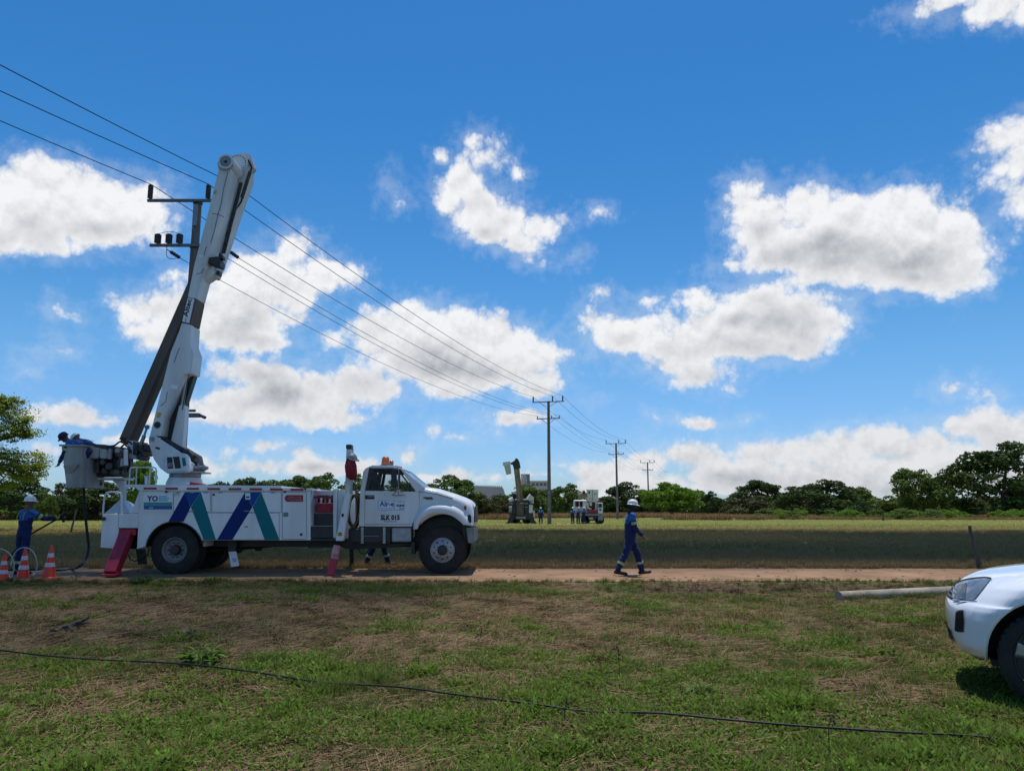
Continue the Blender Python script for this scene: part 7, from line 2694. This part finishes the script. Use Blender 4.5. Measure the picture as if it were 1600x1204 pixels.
    MB(O).prism(pp(d4(824, 740.2, 828, 797), Y), Y + .5, Y + 14).finish('tower', wl, W)
    for k in range(6):
        MB(O).prism(pp(d4(824.6, 741.5 + 3 * k, 827.4, 743 + 3 * k), Y + .2), Y + .2, Y + .49).finish('louvre', MATS['dark_window'], W)
    MB(O).prism(pp(d4(814.6, 741, 823.7, 797), Y), Y + 2, Y + 14).finish('silo_block', mat('pale_wall', (.46, .47, .48)), W)
    MB(O).prism(pp(d4(814, 739.8, 823.8, 741.2), Y), Y + 1.5, Y + 14.5).finish('silo_roof', FARW, W)
    for k in range(3):
        a, b = S(816 + 2.6 * k, 743, Y + 1.2), S(818 + 2.6 * k, 751, Y + 1.2)
        MB(O).tube([a, b], .3, 6).finish('stair_rail', FARW, W)


build_far()


# ------------------------------------------------------------------ trees
def leafmat(name, c1, c2, tr=.2):
    return mat(name, c1, .55, 0, scale=.35, col2=c2, island=.22, trans=tr, spec=.08)


LEAFD = leafmat('leaf_dark', (.058, .092, .022), (.034, .058, .015))
LEAFM = leafmat('leaf_mid', (.100, .152, .028), (.060, .100, .020))
LEAFL = leafmat('leaf_light', (.115, .160, .032), (.075, .115, .024))
LEAFO = leafmat('leaf_olive', (.090, .095, .034), (.058, .060, .022))
LEAFY = leafmat('leaf_bright', (.150, .255, .028), (.09, .165, .02), .4)


def crown_mesh(seed, kind, n, leaf):
    """Leaf cards gathered in clumps; the crown is 1 wide and 1 high (base of the tree at 0)."""
    r = np.random.default_rng(seed)
    K = {'dome': 78, 'round': 64, 'bush': 40, 'loose': 40, 'feather': 80}[kind]
    cs, rs = [], []
    for k in range(K):
        a = r.uniform(0, 2 * np.pi)
        u = r.uniform(0, 1)
        if kind == 'dome':
            rad = .45 * np.sqrt(u)
            top = .93 - .42 * (rad / .45) ** 2.2
            z = top - r.uniform(0, .2) - .02 if k % 5 < 3 else r.uniform(.10, max(.2, top - .12))
            cr = r.uniform(.075, .125)
        elif kind == 'round':
            th = np.arccos(1 - 2 * r.uniform(.02, .98))
            q = r.uniform(.55, 1) ** .5
            rad = .39 * np.sin(th) * q
            z = .50 + .41 * np.cos(th) * q
            cr = r.uniform(.08, .14)
        elif kind == 'bush':
            rad = .42 * np.sqrt(u)
            z = r.uniform(.12, .85) * (1 - .5 * (rad / .42) ** 2)
            cr = r.uniform(.10, .17)
        elif kind == 'loose':
            rad = .40 * np.sqrt(u)
            z = .20 + r.uniform(0, .72) * (1 - .6 * (rad / .40) ** 2)
            cr = r.uniform(.06, .12)
        else:
            rad = .43 * np.sqrt(u)
            z = .25 + r.uniform(0, .56) * (1 - .35 * (rad / .43) ** 2)
            cr = r.uniform(.05, .11)
        cs.append((rad * np.cos(a), rad * np.sin(a), z)); rs.append(cr)
    cs, rs = np.array(cs), np.array(rs)
    w = rs ** 2; w = w / w.sum()
    ci = r.choice(K, n, p=w)
    d = r.normal(size=(n, 3)); d /= np.linalg.norm(d, axis=1)[:, None]
    d[:, 2] = np.abs(d[:, 2]) * np.where(r.random(n) < .74, 1, -1)
    rad = rs[ci] * r.uniform(.55, 1.12, n) ** .6
    p = cs[ci] + d * rad[:, None] * np.array([1, 1, .8])
    nrm = d + r.normal(size=(n, 3)) * .55
    nrm /= np.linalg.norm(nrm, axis=1)[:, None]
    t = np.cross(nrm, r.normal(size=(n, 3))); t /= np.linalg.norm(t, axis=1)[:, None]
    b = np.cross(nrm, t)
    s = leaf * r.uniform(.6, 1.4, n)[:, None]
    asp = .55 if kind != 'feather' else .28
    if kind == 'feather':
        s = s * 1.7
        t = t + np.array([0, 0, .9]); t /= np.linalg.norm(t, axis=1)[:, None]
        b = np.cross(nrm, t); b /= np.linalg.norm(b, axis=1)[:, None]
    v = np.stack([p - t * s, p + b * s * asp, p + t * s, p - b * s * asp], 1).reshape(-1, 3)
    f = np.arange(4 * n).reshape(n, 4)
    return v, f, cs


def trunk_mesh(seed, kind, cs):
    r = random.Random(seed)
    mb = MB()
    fork = {'dome': .34, 'round': .34, 'bush': .10, 'loose': .34, 'feather': .16}[kind]
    rr = {'dome': .032, 'round': .028, 'bush': .018, 'loose': .022, 'feather': .032}[kind]
    mb.tube([(0, 0, -.03), (r.uniform(-.01, .01), 0, fork * .5), (r.uniform(-.02, .02), r.uniform(-.02, .02), fork)], rr, 8, [rr * 1.3, rr, rr * .85])
    idx = list(range(len(cs))); r.shuffle(idx)
    for i in idx[:10]:
        c = Vector(cs[i])
        m = Vector((c.x * .45, c.y * .45, fork + (c.z - fork) * .55))
        mb.tube(spline([(0, 0, fork * .92), tuple(m), tuple(c)], 3), rr * .4, 6, [rr * .6, rr * .52, rr * .45, rr * .36, rr * .28, rr * .2, rr * .12][:7])
    return mb


PROTO = {}


def proto(kind, var, m):
    key = (kind, var, m.name)
    if key not in PROTO:
        n = {'dome': 9500, 'round': 8000, 'bush': 4200, 'loose': 4000, 'feather': 6500}[kind]
        leaf = {'dome': .022, 'round': .024, 'bush': .032, 'loose': .024, 'feather': .024}[kind]
        sd = hash(kind) % 1 + {'dome': 10, 'round': 30, 'bush': 50, 'loose': 70, 'feather': 90}[kind] + var
        v, f, cs = crown_mesh(sd, kind, n, leaf)
        o = mesh_from('crown', v, f, m)
        t = trunk_mesh(sd, kind, cs).finish('trunk', BARK)
        PROTO[key] = (o.data, t.data)
        bpy.data.objects.remove(o); bpy.data.objects.remove(t)
    return PROTO[key]


def tree(name, label, cat, px, ytop, wpx, Y, kind, m, var=0, group=None):
    p = S(px, 800, Y); p.z = float(height(p.x, Y)) - .05
    h = S(px, ytop, Y).z - p.z
    w = wpx / 1200 * Y
    t = thing(name, label, cat, p, rnd.uniform(0, 6.28), group)
    t.scale = (w, w, h)
    cm, tm = proto(kind, var, m)
    link('crown', cm, t)
    link('trunk', tm, t)
    return t


def build_trees():
    T = tree
    T('rain_tree', 'broad dark dome-crowned tree towering at the right picture edge', 'tree', 1572, 683, 172, 150, 'dome', LEAFD, 0)
    T('tree', 'pale green rounded tree left of the big dark tree', 'tree', 1434, 727, 86, 165, 'round', LEAFL, 0)
    T('tree', 'small rounded tree squeezed between the pale tree and the big dark one', 'tree', 1471, 740, 50, 168, 'round', LEAFL, 1)
    T('rain_tree', 'wide dark dome-shaped tree in the middle of the right treeline', 'tree', 1281, 747, 130, 170, 'dome', LEAFD, 1)
    T('rain_tree', 'flat-topped dark tree behind the olive bush, right of the small leafy tree', 'tree', 1187, 748, 94, 190, 'dome', LEAFD, 2)
    T('bush', 'olive-brown rounded bush below the flat-topped dark tree', 'bush', 1168, 767, 84, 165, 'bush', LEAFO, 0)
    T('small_tree', 'small bright leafy tree standing alone on a thick dark trunk in the field', 'tree', 1050, 742, 106, 150, 'feather', LEAFY, 0)
    T('rain_tree', 'dark dome-shaped tree behind the third power pole', 'tree', 985, 749, 92, 200, 'dome', LEAFD, 0)
    T('tree', 'dark tree between the tall field pole and the distant white truck', 'tree', 886, 753, 66, 190, 'dome', LEAFM, 1)
    T('tree', 'broad green tree behind the distant crane truck', 'tree', 826, 755, 84, 200, 'dome', LEAFM, 2)
    T('rain_tree', 'green dome-crowned tree behind the hood of the bucket truck', 'tree', 697, 736, 112, 150, 'dome', LEAFM, 0)
    T('bush', 'olive scrub bush right of the truck nose', 'bush', 752, 768, 66, 150, 'bush', LEAFO, 1)
    T('bush', 'olive scrub bush left of the distant crane truck', 'bush', 790, 772, 50, 165, 'bush', LEAFO, 2)
    T('tree', 'light green tree rising behind the white mast of the truck', 'tree', 553, 724, 84, 140, 'loose', LEAFL, 0)
    T('tree', 'round green tree left of the white mast', 'tree', 508, 736, 92, 160, 'dome', LEAFM, 1)
    T('tree', 'low green tree above the red-labelled door of the truck', 'tree', 466, 741, 84, 165, 'dome', LEAFM, 2)
    T('tree', 'green tree above the second zigzag stripe', 'tree', 424, 743, 88, 165, 'round', LEAFM, 1)
    T('tree', 'dark feathery tree above the middle of the truck body', 'tree', 380, 736, 92, 150, 'feather', LEAFD, 1)
    T('tree', 'bright green tree behind the deck railing of the truck', 'tree', 212, 714, 62, 110, 'round', LEAFY, 2)
    T('tree', 'dark tree behind the raised bucket', 'tree', 150, 750, 120, 120, 'dome', LEAFD, 2)
    T('tree', 'brownish bare-topped tree left of the raised bucket', 'tree', 94, 742, 74, 125, 'loose', LEAFO, 1)
    T('tree', 'dark green tree low behind the overhanging branches at the left edge', 'tree', 20, 744, 110, 120, 'dome', LEAFD, 1)
    T('tree', 'small green tree behind the helmet of the worker by the cones', 'tree', 66, 756, 50, 112, 'bush', LEAFL, 0)
    T('tree', 'mid green tree seen through the cab window', 'tree', 618, 747, 100, 170, 'dome', LEAFM, 1)
    T('rain_tree', 'low dark canopy above the reflectors near the left end of the treeline behind the truck', 'tree', 338, 750, 70, 175, 'dome', LEAFD, 1)
    T('tree', 'small dark tree right of the small leafy tree', 'tree', 1112, 764, 40, 180, 'dome', LEAFD, 0)
    T('tree', 'pale small tree behind the wide dark dome-shaped tree, to its right', 'tree', 1338, 755, 56, 190, 'round', LEAFL, 1)
    T('bush', 'light green bush left of the pale rounded tree', 'bush', 1385, 769, 70, 180, 'bush', LEAFL, 1)
    T('bush', 'dark bush under the left side of the pale rounded tree', 'bush', 1345, 778, 44, 150, 'bush', LEAFD, 2)
    # the scrub that closes the treeline below the crowns reads as one mass
    rr = np.random.default_rng(3)

    def scrub(name, xs, ys, depth, asp, mats_, size):
        src = []
        for k, m_ in enumerate(mats_):
            v, f, cs = crown_mesh(200 + k, 'bush', 2600, .034)
            o = mesh_from(name + '_source', v * np.array([asp, asp, 1.0]), f, m_)
            COL.objects.unlink(o)
            src.append(o)
        X = np.array([S(x, 800, d).x for x, d in zip(xs, depth)])
        h = np.array([S(x, y, d).z for x, y, d in zip(xs, ys, depth)])
        Z = height(X, np.array(depth)) - .1
        scatter(name, np.stack([X, np.array(depth), Z], 1), h - Z, rr.uniform(0, 6.28, len(X)), rr.integers(0, len(src), len(X)), src)
    n = 150
    xs = np.linspace(-220, 1850, n) + rr.uniform(-12, 12, n)
    scrub('scrub_thicket', xs, 771 + rr.uniform(-5, 9, n), rr.uniform(205, 250, n), 1.9, (LEAFM, LEAFL, LEAFO, LEAFM, LEAFD), 1)
    xs = np.concatenate([rr.uniform(1180, 1640, 34), rr.uniform(-100, 160, 10)])
    scrub('weed_scrub', xs, 793 + rr.uniform(-2.5, 3, 44), rr.uniform(125, 150, 44), 2.2, (LEAFL, LEAFY), 1)
    # branches of the near tree that reach in at the left edge
    Y = 58.0
    base = S(-70, 815, Y); base.z = -.1
    t = thing('overhanging_tree', 'tree reaching in at the left edge with two leafy branch tiers against the sky', 'tree', base)
    cl = [(8, 640, 34, 18), (-20, 650, 50, 24), (32, 660, 18, 10), (2, 672, 42, 12), (22, 682, 20, 8), (40, 676, 10, 5), (-15, 622, 30, 12), (14, 628, 16, 8),
          (10, 708, 40, 10), (35, 720, 28, 14), (52, 735, 16, 10), (15, 735, 36, 14), (-10, 725, 40, 22), (40, 745, 22, 7), (5, 755, 30, 10), (-60, 640, 60, 40), (-70, 720, 60, 40), (-110, 660, 50, 50), (-60, 690, 40, 30)]
    rr = np.random.default_rng(8)
    V_, F_ = [], []
    mb = MB(base)
    fork = S(-72, 720, Y)
    mb.tube([base - Vector((0, 0, .2)), S(-74, 770, Y), fork], .3, 10, [.34, .27, .2])
    for (cx, cy, rx, ry) in cl:
        c = S(cx, cy, Y); a, b = rx / 1200 * Y, ry / 1200 * Y
        mid = fork.lerp(c, .5) + Vector((0, 0, .25))
        mb.tube(spline([fork, mid, c, c + Vector((a * .8, 0, -.05))], 4), .05, 6, [.11 * (1 - i / 13) + .012 for i in range(13)])
        nsub = 10
        sub = [(c.x + a * rr.uniform(-.85, .85), Y + a * rr.uniform(-.8, .8), c.z + b * rr.uniform(-.8, .8)) for _ in range(nsub)]
        n = int(620 + 20 * rx)
        si = rr.integers(0, nsub, n)
        p = np.array(sub)[si] + rr.normal(size=(n, 3)) * np.array([a * .26, a * .26, b * .24])
        nr = rr.normal(size=(n, 3)) * .6 + np.array([0, 0, 1]); nr /= np.linalg.norm(nr, axis=1)[:, None]
        tt = np.cross(nr, rr.normal(size=(n, 3))); tt /= np.linalg.norm(tt, axis=1)[:, None]
        bb = np.cross(nr, tt)
        s = .095 * rr.uniform(.6, 1.4, n)[:, None]
        v = np.stack([p - tt * s, p + bb * s * .5, p + tt * s, p - bb * s * .5], 1).reshape(-1, 3) - np.array(base)
        F_.append(np.arange(4 * n).reshape(n, 4) + sum(len(q) for q in V_))
        V_.append(v)
    mb.finish('trunk', BARK, t)
    mesh_from('crown', np.concatenate(V_), np.concatenate(F_), leafmat('leaf_sunlit', (.24, .29, .04), (.15, .20, .03), .55), t)


build_trees()


# ------------------------------------------------------------------ clouds overhead that shade the ground
def overhead_cloud(name, patches, H, through, seed):
    """A flat cumulus above the scene; patches are the ellipses of ground (x, y, rx, ry) it shades."""
    r = random.Random(seed)
    m = bpy.data.materials.new(name + '_vapour')
    m.use_nodes = True
    nt = m.node_tree
    nt.nodes.clear()
    N, L = nt.nodes.new, nt.links.new
    df, tl, tr = N('ShaderNodeBsdfDiffuse'), N('ShaderNodeBsdfTranslucent'), N('ShaderNodeBsdfTransparent')
    df.inputs[0].default_value = (.85, .86, .88, 1)
    tl.inputs[0].default_value = (.92, .90, .86, 1)
    m1, m2, out = N('ShaderNodeMixShader'), N('ShaderNodeMixShader'), N('ShaderNodeOutputMaterial')
    m1.inputs[0].default_value = .72
    m2.inputs[0].default_value = through
    L(df.outputs[0], m1.inputs[1]); L(tl.outputs[0], m1.inputs[2])
    L(m1.outputs[0], m2.inputs[1]); L(tr.outputs[0], m2.inputs[2])
    L(m2.outputs[0], out.inputs[0])
    mb = MB()
    for (x, y, rx, ry) in patches:
        n = max(8, int(rx * ry / 60))
        mb.ball((x, y, 0), (rx * .92, ry * .92, 5), 40, 10)
        for _ in range(n):
            a = r.uniform(0, 6.28); q = math.sqrt(r.uniform(.3, 1))
            s = r.uniform(.12, .3) * min(rx, ry)
            mb.ball((x + rx * .9 * q * math.cos(a), y + ry * .9 * q * math.sin(a), r.uniform(0, 4)), (s * r.uniform(1, 1.8), s, s * .5), 16, 8)
    o = mb.finish(name, m)
    off = SUND * (H / SUND.z)
    o.location = (off.x, off.y, H)
    tag(o, kind='structure')


overhead_cloud('cloud', [(0, 43, 34, 18), (55, 42, 42, 18), (-48, 35, 34, 11), (105, 44, 40, 19), (-100, 36, 40, 14), (20, 29.6, 30, 9.4), (-18, 29.8, 26, 9.4), (60, 29.6, 30, 9.4), (0, 28.2, 26, 8.0), (36, 28.2, 26, 8.0)], 620.0, 0.42, 4)
overhead_cloud('sun_dimming_cloud', [(-10, 14, 10, 8), (-24, 15, 16, 10)], 330.0, 0.72, 9)  # unseen thin cloud, added to dim the sun over truck and left verge
